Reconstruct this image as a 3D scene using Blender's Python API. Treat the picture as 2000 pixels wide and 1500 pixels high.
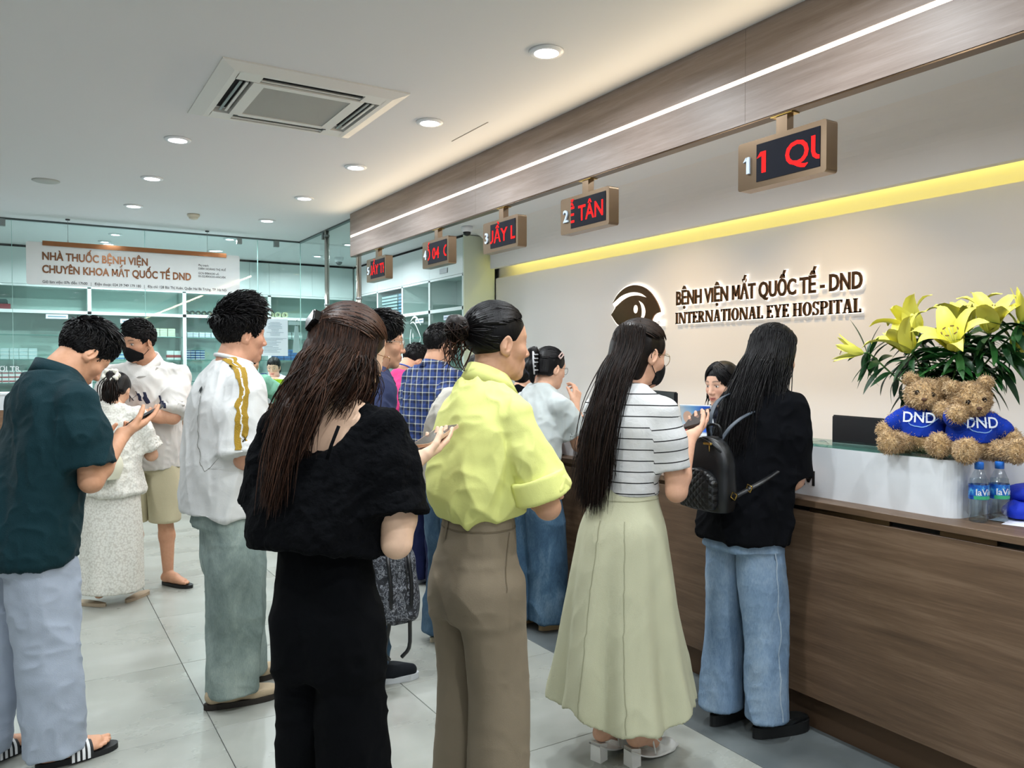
import bpy, bmesh, math, random
import numpy as np
from mathutils import Vector, Matrix

for _o in list(bpy.data.objects):
    bpy.data.objects.remove(_o, do_unlink=True)
SC = bpy.context.scene
COL = SC.collection

# ------------------------------------------------------------------ camera
cam_d = bpy.data.cameras.new('camera')
cam_d.sensor_fit = 'HORIZONTAL'
cam_d.sensor_width = 36.0
cam_d.lens = 36.0 * 1544.6 / 2000.0
cam_d.clip_start = 0.05
cam = bpy.data.objects.new('camera', cam_d)
COL.objects.link(cam)
cam.location = (0, 0, 1.5)
cam.rotation_mode = 'XYZ'
cam.rotation_euler = (math.radians(90 - 1.3577), 0, -0.549407)
SC.camera = cam

# ------------------------------------------------------------------ world: daylight that comes in through the open entrance behind the camera
world = bpy.data.worlds.new('world')
SC.world = world
world.use_nodes = True
_bg = world.node_tree.nodes['Background']
_bg.inputs[0].default_value = (0.86, 0.94, 1.0, 1)
_bg.inputs[1].default_value = 0.9

SC.view_settings.view_transform = 'Standard'
SC.view_settings.look = 'None'
SC.view_settings.exposure = 0.0
SC.view_settings.gamma = 1.0
SC.view_settings.use_curve_mapping = False
SC.cycles.use_denoising = True
SC.cycles.max_bounces = 5
SC.cycles.diffuse_bounces = 3
SC.cycles.glossy_bounces = 2
SC.cycles.transmission_bounces = 4
SC.cycles.use_adaptive_sampling = True
SC.cycles.adaptive_threshold = 0.07
SC.cycles.adaptive_min_samples = 12
SC.cycles.transparent_max_bounces = 16
SC.cycles.sample_clamp_indirect = 6.0
SC.cycles.caustics_reflective = False
SC.cycles.caustics_refractive = False

LAMP_W = 15.5      # watts of one downlight
CEIL = 2.975

# ------------------------------------------------------------------ helpers
def lin(c):
    if isinstance(c, str):
        c = c.lstrip('#'); c = tuple(int(c[i:i+2], 16) for i in (0, 2, 4))
    if max(c) > 1.0: c = tuple(v / 255.0 for v in c)
    return tuple((v / 12.92 if v <= 0.04045 else ((v + 0.055) / 1.055) ** 2.4) for v in c[:3])

MATS = {}
class NT:
    def __init__(s, name):
        s.m = bpy.data.materials.new(name); s.m.use_nodes = True
        s.t = s.m.node_tree; s.p = s.t.nodes['Principled BSDF']; s.out = s.t.nodes['Material Output']
    def n(s, kind, **kw):
        nd = s.t.nodes.new(kind)
        for k, v in kw.items():
            if k.startswith('i_'):
                key = k[2:]
                key = int(key) if key.isdigit() else key.replace('_', ' ')
                nd.inputs[key].default_value = v
            else: setattr(nd, k, v)
        return nd
    def l(s, a, b): s.t.links.new(a, b)
    def coord(s, kind='Object', scale=(1, 1, 1), rot=(0, 0, 0)):
        tc = s.n('ShaderNodeTexCoord'); mp = s.n('ShaderNodeMapping')
        mp.inputs['Scale'].default_value = scale; mp.inputs['Rotation'].default_value = rot
        s.l(tc.outputs[kind], mp.inputs['Vector']); return mp.outputs[0]
    def noise(s, vec, scale=5, detail=4, rough=.55, dist=0):
        nd = s.n('ShaderNodeTexNoise'); nd.inputs['Scale'].default_value = scale
        nd.inputs['Detail'].default_value = detail; nd.inputs['Roughness'].default_value = rough
        nd.inputs['Distortion'].default_value = dist
        if vec is not None: s.l(vec, nd.inputs['Vector'])
        return nd.outputs[0]
    def ramp(s, fac, stops, interp='LINEAR'):
        nd = s.n('ShaderNodeValToRGB'); cr = nd.color_ramp; cr.interpolation = interp
        while len(cr.elements) < len(stops): cr.elements.new(0.5)
        for e, (p, c) in zip(cr.elements, stops):
            e.position = p; e.color = (*lin(c), 1)
        s.l(fac, nd.inputs[0]); return nd.outputs[0]
    def math(s, op, a, b=None, c=None):
        nd = s.n('ShaderNodeMath', operation=op)
        for i, v in enumerate((a, b, c)):
            if v is None: continue
            if isinstance(v, (int, float)): nd.inputs[i].default_value = v
            else: s.l(v, nd.inputs[i])
        return nd.outputs[0]
    def mix(s, fac, a, b):
        nd = s.n('ShaderNodeMix', data_type='RGBA')
        for sock, v in ((nd.inputs[0], fac), (nd.inputs[6], a), (nd.inputs[7], b)):
            if isinstance(v, (int, float)): sock.default_value = v
            elif isinstance(v, (tuple, str)): sock.default_value = (*lin(v), 1)
            else: s.l(v, sock)
        return nd.outputs[2]
    def attr(s, name):
        return s.n('ShaderNodeAttribute', attribute_name=name)
    def bump(s, h, strength=.3, dist=.01):
        nd = s.n('ShaderNodeBump'); nd.inputs['Strength'].default_value = strength
        nd.inputs['Distance'].default_value = dist
        s.l(h, nd.inputs['Height']); s.l(nd.outputs[0], s.p.inputs['Normal'])
    def base(s, v):
        if isinstance(v, (tuple, str)): s.p.inputs['Base Color'].default_value = (*lin(v), 1)
        else: s.l(v, s.p.inputs['Base Color'])
    def set(s, **kw):
        for k, v in kw.items(): s.p.inputs[k.replace('_', ' ')].default_value = v

def mat(name, color=(.8, .8, .8), rough=.5, metal=0, spec=.5, bump=None, emit=None, estr=1, var=0, sheen=0):
    if name in MATS: return MATS[name]
    t = NT(name)
    if var:
        c = lin(color); f = t.noise(t.coord(scale=(1, 1, 1)), 7, 5)
        mx = t.n('ShaderNodeMix', data_type='RGBA')
        mx.inputs[6].default_value = (*[v * (1 - var) for v in c], 1); mx.inputs[7].default_value = (*[min(1, v * (1 + var)) for v in c], 1)
        t.l(f, mx.inputs[0]); t.l(mx.outputs[2], t.p.inputs['Base Color'])
    else: t.base(color)
    t.set(Roughness=rough, Metallic=metal)
    t.p.inputs['Specular IOR Level'].default_value = spec
    if sheen:
        t.p.inputs['Sheen Weight'].default_value = sheen; t.p.inputs['Sheen Roughness'].default_value = .5
    if bump:
        t.bump(t.noise(t.coord(), bump[0], 4), bump[1], bump[2] if len(bump) > 2 else .005)
    if emit is not None:
        t.p.inputs['Emission Color'].default_value = (*lin(emit), 1); t.p.inputs['Emission Strength'].default_value = estr
    MATS[name] = t.m
    return t.m

def mesh_np(name, V, F, smooth=False):
    """V (n,3) array, F list of faces or (m,k) int array"""
    me = bpy.data.meshes.new(name)
    V = np.asarray(V, np.float32)
    if isinstance(F, np.ndarray) and F.ndim == 2:
        k = F.shape[1]; m = len(F)
        me.vertices.add(len(V)); me.vertices.foreach_set('co', V.ravel())
        me.loops.add(m * k); me.loops.foreach_set('vertex_index', F.astype(np.int32).ravel())
        me.polygons.add(m)
        me.polygons.foreach_set('loop_start', np.arange(0, m * k, k, dtype=np.int32))
        me.polygons.foreach_set('loop_total', np.full(m, k, np.int32))
        me.update(calc_edges=True)
    else:
        me.from_pydata([tuple(map(float, v)) for v in V], [], [tuple(f) for f in F]); me.update()
    if smooth: me.polygons.foreach_set('use_smooth', np.ones(len(me.polygons), bool))
    return me

WL = {}   # world translation of unrotated parents
def tag(o, label=None, cat=None, group=None, kind=None):
    if label: o['label'] = label
    if cat: o['category'] = cat
    if group: o['group'] = group
    if kind: o['kind'] = kind
    return o
def empty(name, loc, rz=0):
    o = bpy.data.objects.new(name, None); COL.objects.link(o)
    o.location = loc; o.rotation_euler = (0, 0, rz); o.empty_display_size = .1
    WL[o.name] = Vector(loc); return o
def obj(name, V, F, m, parent=None, smooth=False, local=False, matidx=None, mods=None):
    """V in world coordinates unless local; a child keeps coordinates relative to its parent"""
    V = np.array(V, np.float64)
    if parent is None:
        lo, hi = V.min(0), V.max(0)
        loc = Vector(((lo[0] + hi[0]) / 2, (lo[1] + hi[1]) / 2, lo[2])) if not local else Vector((0, 0, 0))
        V = V - np.array(loc)
    else:
        loc = Vector((0, 0, 0))
        if not local: V = V - np.array(WL.get(parent.name, Vector((0, 0, 0))))
    me = mesh_np(name, V, F, smooth)
    for mm in (m if isinstance(m, (list, tuple)) else [m]): me.materials.append(mm)
    if matidx is not None: me.polygons.foreach_set('material_index', np.asarray(matidx, np.int32))
    o = bpy.data.objects.new(name, me); COL.objects.link(o)
    o.location = loc
    if parent is not None:
        o.parent = parent; WL[o.name] = WL.get(parent.name, Vector((0, 0, 0)))
    else: WL[o.name] = Vector(loc)
    return o
def struct(name, V, F, m, parent=None, **kw):
    o = obj(name, V, F, m, parent, **kw)
    if parent is None: o['kind'] = 'structure'
    return o

class MB:
    """collects simple shapes into one mesh"""
    def __init__(s): s.V = []; s.F = []; s.n = 0; s.mi = []; s.cur = 0
    def add(s, V, F):
        V = np.asarray(V, float); s.V.append(V)
        for f in F: s.F.append(tuple(int(i) + s.n for i in f)); s.mi.append(s.cur)
        s.n += len(V); return s
    def box(s, lo, hi, bev=0):
        return s.add(*boxv(lo, hi, bev))
    def prism(s, poly, axis, a, b):
        return s.add(*prismv(poly, axis, a, b))
    def tube(s, P, r, n=8, cap=True): return s.add(*tubev(P, r, n, cap))
    def lathe(s, prof, n=24, c=(0, 0, 0), axis='z', cap=True): return s.add(*lathev(prof, n, c, axis, cap))
    def build(s, name, m, parent=None, smooth=False, **kw):
        return obj(name, np.concatenate(s.V), s.F, m, parent, smooth, matidx=s.mi if isinstance(m, (list, tuple)) else None, **kw)

def boxv(lo, hi, bev=0):
    x0, y0, z0 = lo; x1, y1, z1 = hi
    if not bev:
        V = [(x0,y0,z0),(x1,y0,z0),(x1,y1,z0),(x0,y1,z0),(x0,y0,z1),(x1,y0,z1),(x1,y1,z1),(x0,y1,z1)]
        return V, [(0,3,2,1),(4,5,6,7),(0,1,5,4),(1,2,6,5),(2,3,7,6),(3,0,4,7)]
    b = min(bev, (x1-x0)*.49, (y1-y0)*.49, (z1-z0)*.49)
    bm = bmesh.new()
    vs = [bm.verts.new(v) for v in boxv(lo, hi)[0]]
    for f in boxv(lo, hi)[1]: bm.faces.new([vs[i] for i in f])
    bmesh.ops.bevel(bm, geom=list(bm.edges), offset=b, segments=1 if bev < .004 else 2, affect='EDGES')
    bm.verts.index_update()
    V = [tuple(v.co) for v in bm.verts]; F = [[v.index for v in f.verts] for f in bm.faces]
    bm.free(); return V, F
def prismv(poly, axis, a, b):
    n = len(poly)
    def pt(p, t):
        return {'x': (t, p[0], p[1]), 'y': (p[0], t, p[1]), 'z': (p[0], p[1], t)}[axis]
    V = [pt(p, a) for p in poly] + [pt(p, b) for p in poly]
    F = [tuple(range(n)), tuple(range(2*n-1, n-1, -1))] + [(i, i+n, (i+1) % n + n, (i+1) % n) for i in range(n)]
    return V, F
def tubev(P, r, n=8, cap=True):
    P = np.asarray(P, float); m = len(P)
    r = np.broadcast_to(np.asarray(r, float), (m,))
    T = np.gradient(P, axis=0); T /= np.linalg.norm(T, axis=1)[:, None] + 1e-12
    ref = np.array([0, 0, 1.]) if abs(T[0][2]) < .9 else np.array([1., 0, 0])
    N = np.cross(T[0], ref); N /= np.linalg.norm(N)
    V = []
    for i in range(m):
        N = N - T[i] * (N @ T[i]); N /= np.linalg.norm(N) + 1e-12
        Bn = np.cross(T[i], N)
        for k in range(n):
            a = 2*math.pi*k/n; V.append(P[i] + r[i]*(math.cos(a)*N + math.sin(a)*Bn))
    F = []
    for i in range(m-1):
        for k in range(n):
            F.append((i*n+k, i*n+(k+1) % n, (i+1)*n+(k+1) % n, (i+1)*n+k))
    if cap: F += [tuple(range(n-1, -1, -1)), tuple(range((m-1)*n, m*n))]
    return V, F
def lathev(prof, n=24, c=(0, 0, 0), axis='z', cap=True):
    V = []; F = []
    for (r, z) in prof:
        for k in range(n):
            a = 2*math.pi*k/n; p = (r*math.cos(a), r*math.sin(a), z)
            if axis == 'x': p = (p[2], p[0], p[1])
            if axis == 'y': p = (p[1], p[2], p[0])
            V.append((p[0]+c[0], p[1]+c[1], p[2]+c[2]))
    m = len(prof)
    for i in range(m-1):
        for k in range(n):
            F.append((i*n+k, i*n+(k+1) % n, (i+1)*n+(k+1) % n, (i+1)*n+k))
    if cap and prof[0][0] > 1e-6: F.append(tuple(range(n-1, -1, -1)))
    if cap and prof[-1][0] > 1e-6: F.append(tuple(range((m-1)*n, m*n)))
    return V, F
def box(name, lo, hi, m, parent=None, bev=0, **kw):
    V, F = boxv(lo, hi, bev); return obj(name, V, F, m, parent, **kw)
def sbox(name, lo, hi, m, parent=None, bev=0):
    V, F = boxv(lo, hi, bev); return struct(name, V, F, m, parent)
def rrect(w, h, r, n=5, cx=0, cy=0):
    P = []
    for (sx, sy, a0) in ((1, 1, 0), (-1, 1, 90), (-1, -1, 180), (1, -1, 270)):
        for i in range(n+1):
            a = math.radians(a0 + 90*i/n)
            P.append((cx + sx*(w/2-r) + r*math.cos(a), cy + sy*(h/2-r) + r*math.sin(a)))
    return P
def copyobj(o, parent=None, loc=None, name=None):
    c = o.copy(); COL.objects.link(c); c.parent = parent
    if loc is not None: c.location = loc
    return c

# ---------------------------------------------------------------- lettering
TXT = {}
def make_texts(specs):
    """specs: {key: (string, size, offset, extrude)}: one depsgraph pass for all of them"""
    tmp = []
    for key, (s, size, off, ext) in specs.items():
        cu = bpy.data.curves.new('t', 'FONT'); cu.body = s; cu.size = size; cu.offset = off; cu.extrude = ext
        cu.resolution_u = 3; cu.fill_mode = 'BOTH'
        o = bpy.data.objects.new('t', cu); COL.objects.link(o); tmp.append((key, o))
    dg = bpy.context.evaluated_depsgraph_get(); dg.update()
    for key, o in tmp:
        ev = o.evaluated_get(dg); me = ev.to_mesh()
        V = np.array([v.co[:] for v in me.vertices]).reshape(-1, 3); F = [tuple(p.vertices) for p in me.polygons]
        TXT[key] = (V, F); ev.to_mesh_clear()
    for key, o in tmp:
        cu = o.data; bpy.data.objects.remove(o); bpy.data.curves.remove(cu)
def place_text(V, org, right, up, nrm, sx=1, sy=1):
    org, right, up, nrm = map(lambda a: np.asarray(a, float), (org, right, up, nrm))
    return org + V[:, :1]*sx*right + V[:, 1:2]*sy*up + V[:, 2:3]*nrm
def clip_poly(V, F, lo, hi):
    """keep the part of a flat text mesh with lo<=x<=hi"""
    bm = bmesh.new(); vs = [bm.verts.new(v) for v in V]
    for f in F:
        try: bm.faces.new([vs[i] for i in f])
        except ValueError: pass
    for x, s in ((lo, -1), (hi, 1)):
        bmesh.ops.bisect_plane(bm, geom=bm.verts[:]+bm.edges[:]+bm.faces[:], plane_co=(x, 0, 0), plane_no=(s, 0, 0), clear_outer=True)
    bm.verts.index_update(); bm.verts.ensure_lookup_table()
    V = np.array([v.co[:] for v in bm.verts]).reshape(-1, 3); F = [[v.index for v in f.verts] for f in bm.faces]; bm.free()
    return V, F
# ================================================================== materials of the place
def wood_mat(name, c0, c1, c2, axis='y', rough=.45, seed=0.0):
    t = NT(name)
    sc = {'y': (16, .9, 16), 'x': (.9, 16, 16), 'z': (16, 16, .9)}[axis]
    v = t.coord('Object', sc)
    n1 = t.noise(v, 1.6 + seed, 6, .62, .35)
    v2 = t.coord('Object', tuple(s * 5 for s in sc))
    n2 = t.noise(v2, 2.2, 3, .6)
    f = t.math('ADD', t.math('MULTIPLY', n1, .78), t.math('MULTIPLY', n2, .22))
    t.base(t.ramp(f, [(.30, c0), (.5, c1), (.68, c2)]))
    t.set(Roughness=rough)
    t.bump(n2, .12, .002)
    MATS[name] = t.m; return t.m
M_WOOD = wood_mat('oak_laminate', '#4d3b2c', '#654f3c', '#7b6450')
M_BEAM = wood_mat('beam_laminate', '#7f6f66', '#918178', '#a1928a', rough=.45)
M_WOODX = wood_mat('pharmacy_laminate', '#6b4f3a', '#8a6a50', '#a58468', axis='x')
M_WHITE = mat('white_lacquer', '#e9ecf0', .28)
M_PAINT = mat('ceiling_paint', '#e3e3e4', .85, bump=(60, .04, .002))
M_WALL = mat('wall_paint', '#e2dedb', .7, bump=(80, .04, .002))
M_WALLW = mat('side_wall_paint', '#dfe2e0', .8)
M_BRONZE = mat('brushed_bronze', '#8a7560', .3, 1.0)
M_BRONZE_D = mat('dark_bronze', '#5a4632', .32, .85)
M_CHROME = mat('chrome', '#c9c4bc', .12, 1.0)
M_COPPER = mat('copper_mirror', '#b07a55', .12, 1.0)
M_BLACK = mat('black_plastic', '#111214', .4)
M_DARK = mat('dark_recess', '#0b0b0c', .8)
M_GREYM = mat('grey_metal', '#8e9494', .4, .6)
M_CAB = mat('mint_white_lacquer', '#dbe6e5', .35)
M_CABIN = mat('cabinet_inside', '#c4d4d1', .6)
M_BRASS = mat('brass', '#c9a75a', .25, 1.0)

def tile_mat(name, a, b, c, rough, sc):
    t = NT(name)
    oi = t.n('ShaderNodeObjectInfo')
    geo = t.n('ShaderNodeNewGeometry')
    comb = t.n('ShaderNodeVectorMath', operation='ADD')
    rnd = t.n('ShaderNodeCombineXYZ'); t.l(t.math('MULTIPLY', oi.outputs['Random'], 37.0), rnd.inputs[2])
    t.l(geo.outputs['Position'], comb.inputs[0]); t.l(rnd.outputs[0], comb.inputs[1])
    mp = t.n('ShaderNodeMapping'); mp.inputs['Scale'].default_value = sc; t.l(comb.outputs[0], mp.inputs[0])
    n = t.noise(mp.outputs[0], 1.5, 6, .55, .25)
    t.base(t.ramp(n, [(.3, a), (.52, b), (.72, c)]))
    r = t.n('ShaderNodeMapRange'); r.inputs[3].default_value = rough - .05; r.inputs[4].default_value = rough + .12
    t.l(n, r.inputs[0]); t.l(r.outputs[0], t.p.inputs['Roughness'])
    MATS[name] = t.m; return t.m
M_TILE = tile_mat('light_stone_tile', '#999b93', '#a3a59d', '#aeb0a9', .25, (1.1, 1.7, 1))
M_TILED = tile_mat('dark_stone_tile', '#53595a', '#646a6b', '#767c7c', .3, (1.6, 2.4, 1))
M_GROUT = mat('tile_grout', '#6d716f', .8)

def glass_mat(name, tint, refl=.09, rough=.02, alpha=.8):
    """thin architectural glass: tinted transmission plus a mirror-like surface reflection"""
    t = NT(name)
    tr = t.n('ShaderNodeBsdfTransparent'); tr.inputs[0].default_value = (*lin(tint), 1)
    gl = t.n('ShaderNodeBsdfGlossy'); gl.inputs['Roughness'].default_value = rough
    lw = t.n('ShaderNodeLayerWeight'); lw.inputs[0].default_value = .5
    fr = t.math('ADD', t.math('MULTIPLY', t.math('POWER', lw.outputs['Facing'], 5.0), .6), refl)
    mx = t.n('ShaderNodeMixShader')
    t.l(fr, mx.inputs[0]); t.l(tr.outputs[0], mx.inputs[1]); t.l(gl.outputs[0], mx.inputs[2])
    t.l(mx.outputs[0], t.out.inputs[0]); t.m.use_transparent_shadow = True if hasattr(t.m, 'use_transparent_shadow') else False
    MATS[name] = t.m; return t.m
M_GLASS = glass_mat('green_tinted_glass', '#f0f8f6', .045)
M_GLASSC = glass_mat('cabinet_glass', '#f4faf8', .03)
M_GLASSE = mat('glass_edge', '#5f8d86', .15)
def emis(name, col, s, sample=False):
    t = NT(name); t.m.cycles.emission_sampling = 'AUTO' if sample else 'NONE'; e = t.n('ShaderNodeEmission'); e.inputs[0].default_value = (*lin(col), 1); e.inputs[1].default_value = s
    t.l(e.outputs[0], t.out.inputs[0]); MATS[name] = t.m; return t.m
M_LAMP = emis('downlight_glow', '#f4f8ff', 14)
M_LED = emis('led_strip_glow', '#ffe9cc', 7)
M_COVE = emis('cove_led_glow', '#fff04a', 6)
M_HALO = emis('letter_halo_glow', '#fff6e8', 2.0, True)
M_LEDRED = emis('red_led_glow', '#ff2a2a', 1.6)

# ================================================================== floor, ceiling, walls
floor = sbox('floor', (-4.2, -5.0, -.12), (5.0, 12.2, -.006), M_GROUT)
P = .8385
V, F = boxv((0, 0, -.006), (P - .003, P - .003, 0), .0015)
tile_me = None
def tile(i, j, x0, y0, w, m, name):
    global tile_me
    V, F = boxv((0, 0, -.006), (w - .003, P - .003, 0), .0012)
    if (w, m.name) not in TILE_ME:
        o = obj(name, np.array(V) + np.array((x0, y0, 0)), F, m, floor)
        for v in o.data.vertices: v.co -= Vector((x0, y0, 0)) - WL[floor.name]
        TILE_ME[(w, m.name)] = o
    else:
        o = copyobj(TILE_ME[(w, m.name)], floor)
    o.location = Vector((x0, y0, 0)) - WL[floor.name]
TILE_ME = {}
XJ = [2.322 - P * k for k in range(0, 6)]
for k in range(5):
    for j in range(-3, 9):
        tile(k, j, 2.322 - P * (k + 1), 3.395 + P * (j - 1), P, M_TILE, 'floor_tile')
for j in range(-3, 6):
    tile(0, j, 2.322, 3.395 + P * (j - 1), .50, M_TILED, 'dark_floor_tile')
struct('ceiling', *boxv((-4.2, -5.0, CEIL), (5.0, 12.2, CEIL + .12)), M_PAINT)
wr_ = struct('wall_right', *boxv((4.66, -5.0, 0), (4.78, 7.9, CEIL)), M_WALL)
box('wall_panel', (4.60, -5.0, 0), (4.66, 7.865, 2.495), M_WALL, wr_)
struct('wall_left', *boxv((-4.2, -5.0, 0), (-4.05, 12.2, CEIL)), M_WALLW)
floor_p = None
struct('wall_back', *boxv((-4.05, 12.0, 0), (5.0, 12.2, CEIL)), M_WALLW)
struct('wall_side', *boxv((4.78, 7.9, 0), (4.95, 12.0, CEIL)), M_WALLW)
# bulkhead over the reception wall, rounded into the ceiling, with a cove behind its lower lip
prof = []
for i in range(13):
    a = math.radians(90 - 90 * i / 12)
    prof.append((4.17 + .27 * math.cos(a), 2.705 + .27 * math.sin(a)))
prof += [(4.44, 2.582), (4.50, 2.582), (4.50, 2.64), (4.47, 2.64), (4.47, 2.74), (4.66, 2.74), (4.66, 2.975)]
mb = MB(); mb.prism(prof, 'y', -5.0, 7.72)
tr = mb.build('trim_1', M_WALL); tr['kind'] = 'structure'
cove = box('cove_light_strip', (4.59, -4.8, 2.724), (4.63, 7.6, 2.739), M_COVE)
tag(cove, 'yellow hidden cove light strip above the reception wall', 'light strip')
l = bpy.data.lights.new('cove_light', 'AREA'); l.shape = 'RECTANGLE'; l.size = .04; l.size_y = 12.4; l.energy = 11; l.color = (1, .88, .28)
lo = bpy.data.objects.new('cove_light', l); COL.objects.link(lo); lo.parent = cove
lo.location = Vector((4.61, 1.4, 2.72)) - WL[cove.name]; lo.rotation_euler = (0, math.radians(0), 0)

# ================================================================== the long wooden beam with its light line
beam = empty('ceiling_beam', (2.74, 2.0, 2.56))
tag(beam, 'long wood-clad beam with a bright light line over the reception counter', 'beam')
edges = [-4.6, -2.2, .1, 2.45, 4.9, 7.43]
for i in range(5):
    a, b = edges[i] + .0008, edges[i + 1] - .0008
    box('upper_board', (2.70, a, 2.765), (2.76, b, CEIL), M_BEAM, beam)
    box('lower_board', (2.70, a, 2.56), (2.76, b, 2.743), M_BEAM, beam)
box('light_line', (2.704, -4.6, 2.743), (2.75, 7.43, 2.765), M_LED, beam)
box('bottom_edge', (2.703, -4.6, 2.553), (2.757, 7.43, 2.56), M_BRONZE_D, beam)
box('end_cap', (2.70, 7.43, 2.56), (2.76, 7.436, CEIL), M_BEAM, beam)
l = bpy.data.lights.new('beam_line_light', 'AREA'); l.shape = 'RECTANGLE'; l.size = .02; l.size_y = 10; l.energy = 26; l.color = (1, .80, .52)
lo = bpy.data.objects.new('beam_line_light', l); COL.objects.link(lo); lo.parent = beam
lo.location = Vector((2.695, 2.4, 2.754)) - WL[beam.name]; lo.rotation_euler = (0, math.radians(90), 0)

# ================================================================== downlights
def downlight(x, y, label, warm=False, w=None, small=False):
    t = empty('downlight', (x, y, CEIL))
    tag(t, label, 'downlight', 'recessed ceiling downlights')
    r = .058 if not small else .045
    mb = MB(); mb.lathe([(r, -.012), (r + .022, -.010), (r + .026, -.001), (r, -.001), (r, -.012)], 28, (x, y, CEIL), cap=False)
    mb.build('trim_ring', M_WHITE, t, True)
    mb = MB(); mb.lathe([(0, -.005), (r, -.005), (r, -.002), (0, -.002)], 24, (x, y, CEIL)); mb.build('diffuser', M_LAMP if not warm else M_LAMPW, t)
    l = bpy.data.lights.new('downlight_lamp', 'AREA'); l.shape = 'DISK'; l.size = r * 2; l.energy = w or LAMP_W
    l.color = (1, .70, .34) if warm else (.88, .95, 1.0)
    l.spread = math.radians(165 if not warm else 100)
    o = bpy.data.objects.new('downlight_lamp', l); COL.objects.link(o); o.parent = t; o.location = (0, 0, -.016)
    if warm: o.rotation_euler = (0, -math.radians(14), 0)
    return t
M_LAMPW = emis('warm_downlight_glow', '#ffdcb0', 12)
row_names = ['over the counter queue', 'over the cassette unit', 'beyond the cassette unit', 'near the sign-five end of the beam', 'farthest before the glass']
for i, y in enumerate((3.115, 4.38, 5.65, 6.93, 8.2)):
    downlight(2.097, y, 'bright round downlight in the row beside the beam, ' + ['nearest the camera', 'beside the cassette air conditioner', 'third along the beam', 'fourth along the beam', 'farthest by the glass wall'][i])
for i, y in enumerate((3.15, 5.57, 6.82, 8.09)):
    downlight(.853, y, 'bright round downlight left of the air conditioner, ' + ['cut by the photo top', 'nearest past the unit', 'middle one', 'farthest one'][i])
for i, (x, y) in enumerate(((.853, 1.87), (2.097, 1.85), (.853, .6), (2.097, .58), (-.4, 1.87), (-.4, 4.3), (-.4, 6.8), (-1.65, 3.1), (-1.65, 5.6), (.853, -.7), (2.097, -.7), (-.4, -.7))):
    t = downlight(x, y, 'round downlight outside the photo, ' + ['left middle row over the camera', 'beam row over the camera', 'left middle row behind the camera', 'beam row behind the camera', 'left row beside the camera', 'left row before the camera', 'left row far ahead', 'far left row, nearer', 'far left row, farther', 'middle row near the entrance', 'beam row near the entrance', 'left row near the entrance'][i])
for i, (x, y) in enumerate(((.86, 9.95), (2.03, 9.62), (.80, 10.6), (2.05, 10.7), (3.35, 9.3), (3.35, 10.5), (-.4, 10.0))):
    downlight(x, y, ['small ceiling light inside the pharmacy, above its sign', 'small ceiling light inside the pharmacy, right of its sign', 'small ceiling light deep inside the pharmacy, left', 'small ceiling light deep inside the pharmacy, right', 'small ceiling light by the side cabinets', 'small ceiling light in the far pharmacy corner', 'small ceiling light at the far left of the pharmacy'][i], w=28, small=True)
for i, y in enumerate((2.0, 3.35, 4.75, 6.1)):
    downlight(3.72, y, ['warm spotlight above the flowers', 'warm spotlight above the wall lettering, right', 'warm spotlight above the eye emblem', 'warm spotlight above the far staff desk'][i], warm=True, w=(1.5, 7.5, 7.5, 1)[i])
for i, y in enumerate((1.2, 2.7, 4.05, 5.4, 6.7)):  # unseen neutral lamps added to brighten the staff side and bulkhead
    downlight(3.35, y, 'added fill downlight over the staff side, out of view behind the beam, ' + ['nearest', 'second', 'third', 'fourth', 'farthest'][i], w=8.5, small=True)

# ================================================================== cassette air conditioner
ac = empty('cassette_air_conditioner', (1.30, 4.46, CEIL)); tag(ac, 'white square four-way cassette air conditioner set in the ceiling', 'air conditioner')
M_ACW = mat('ac_plastic', '#e4e2dc', .4)
t = NT('ac_grille'); v = t.coord('Object', (1, 1, 1)); w1 = t.n('ShaderNodeTexWave'); w1.inputs['Scale'].default_value = 55; w1.bands_direction = 'Y'; w1.inputs['Detail'].default_value = 0
t.l(v, w1.inputs[0]); t.base(t.ramp(w1.outputs[0], [(.2, '#8a8a84'), (.7, '#c4c3bb')])); t.set(Roughness=.6); t.bump(w1.outputs[0], .5, .003); M_ACG = t.m
cx, cy, z = 1.30, 4.46, CEIL
def ring(o, i, z0, z1, name, m, par):   # square ring
    mb = MB()
    (ox0, oy0, ox1, oy1), (ix0, iy0, ix1, iy1) = o, i
    mb.box((ox0, oy0, z0), (ox1, iy0, z1)); mb.box((ox0, iy1, z0), (ox1, oy1, z1)); mb.box((ox0, iy0, z0), (ix0, iy1, z1)); mb.box((ix1, iy0, z0), (ox1, iy1, z1))
    return mb.build(name, m, par)
h = .487
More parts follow.
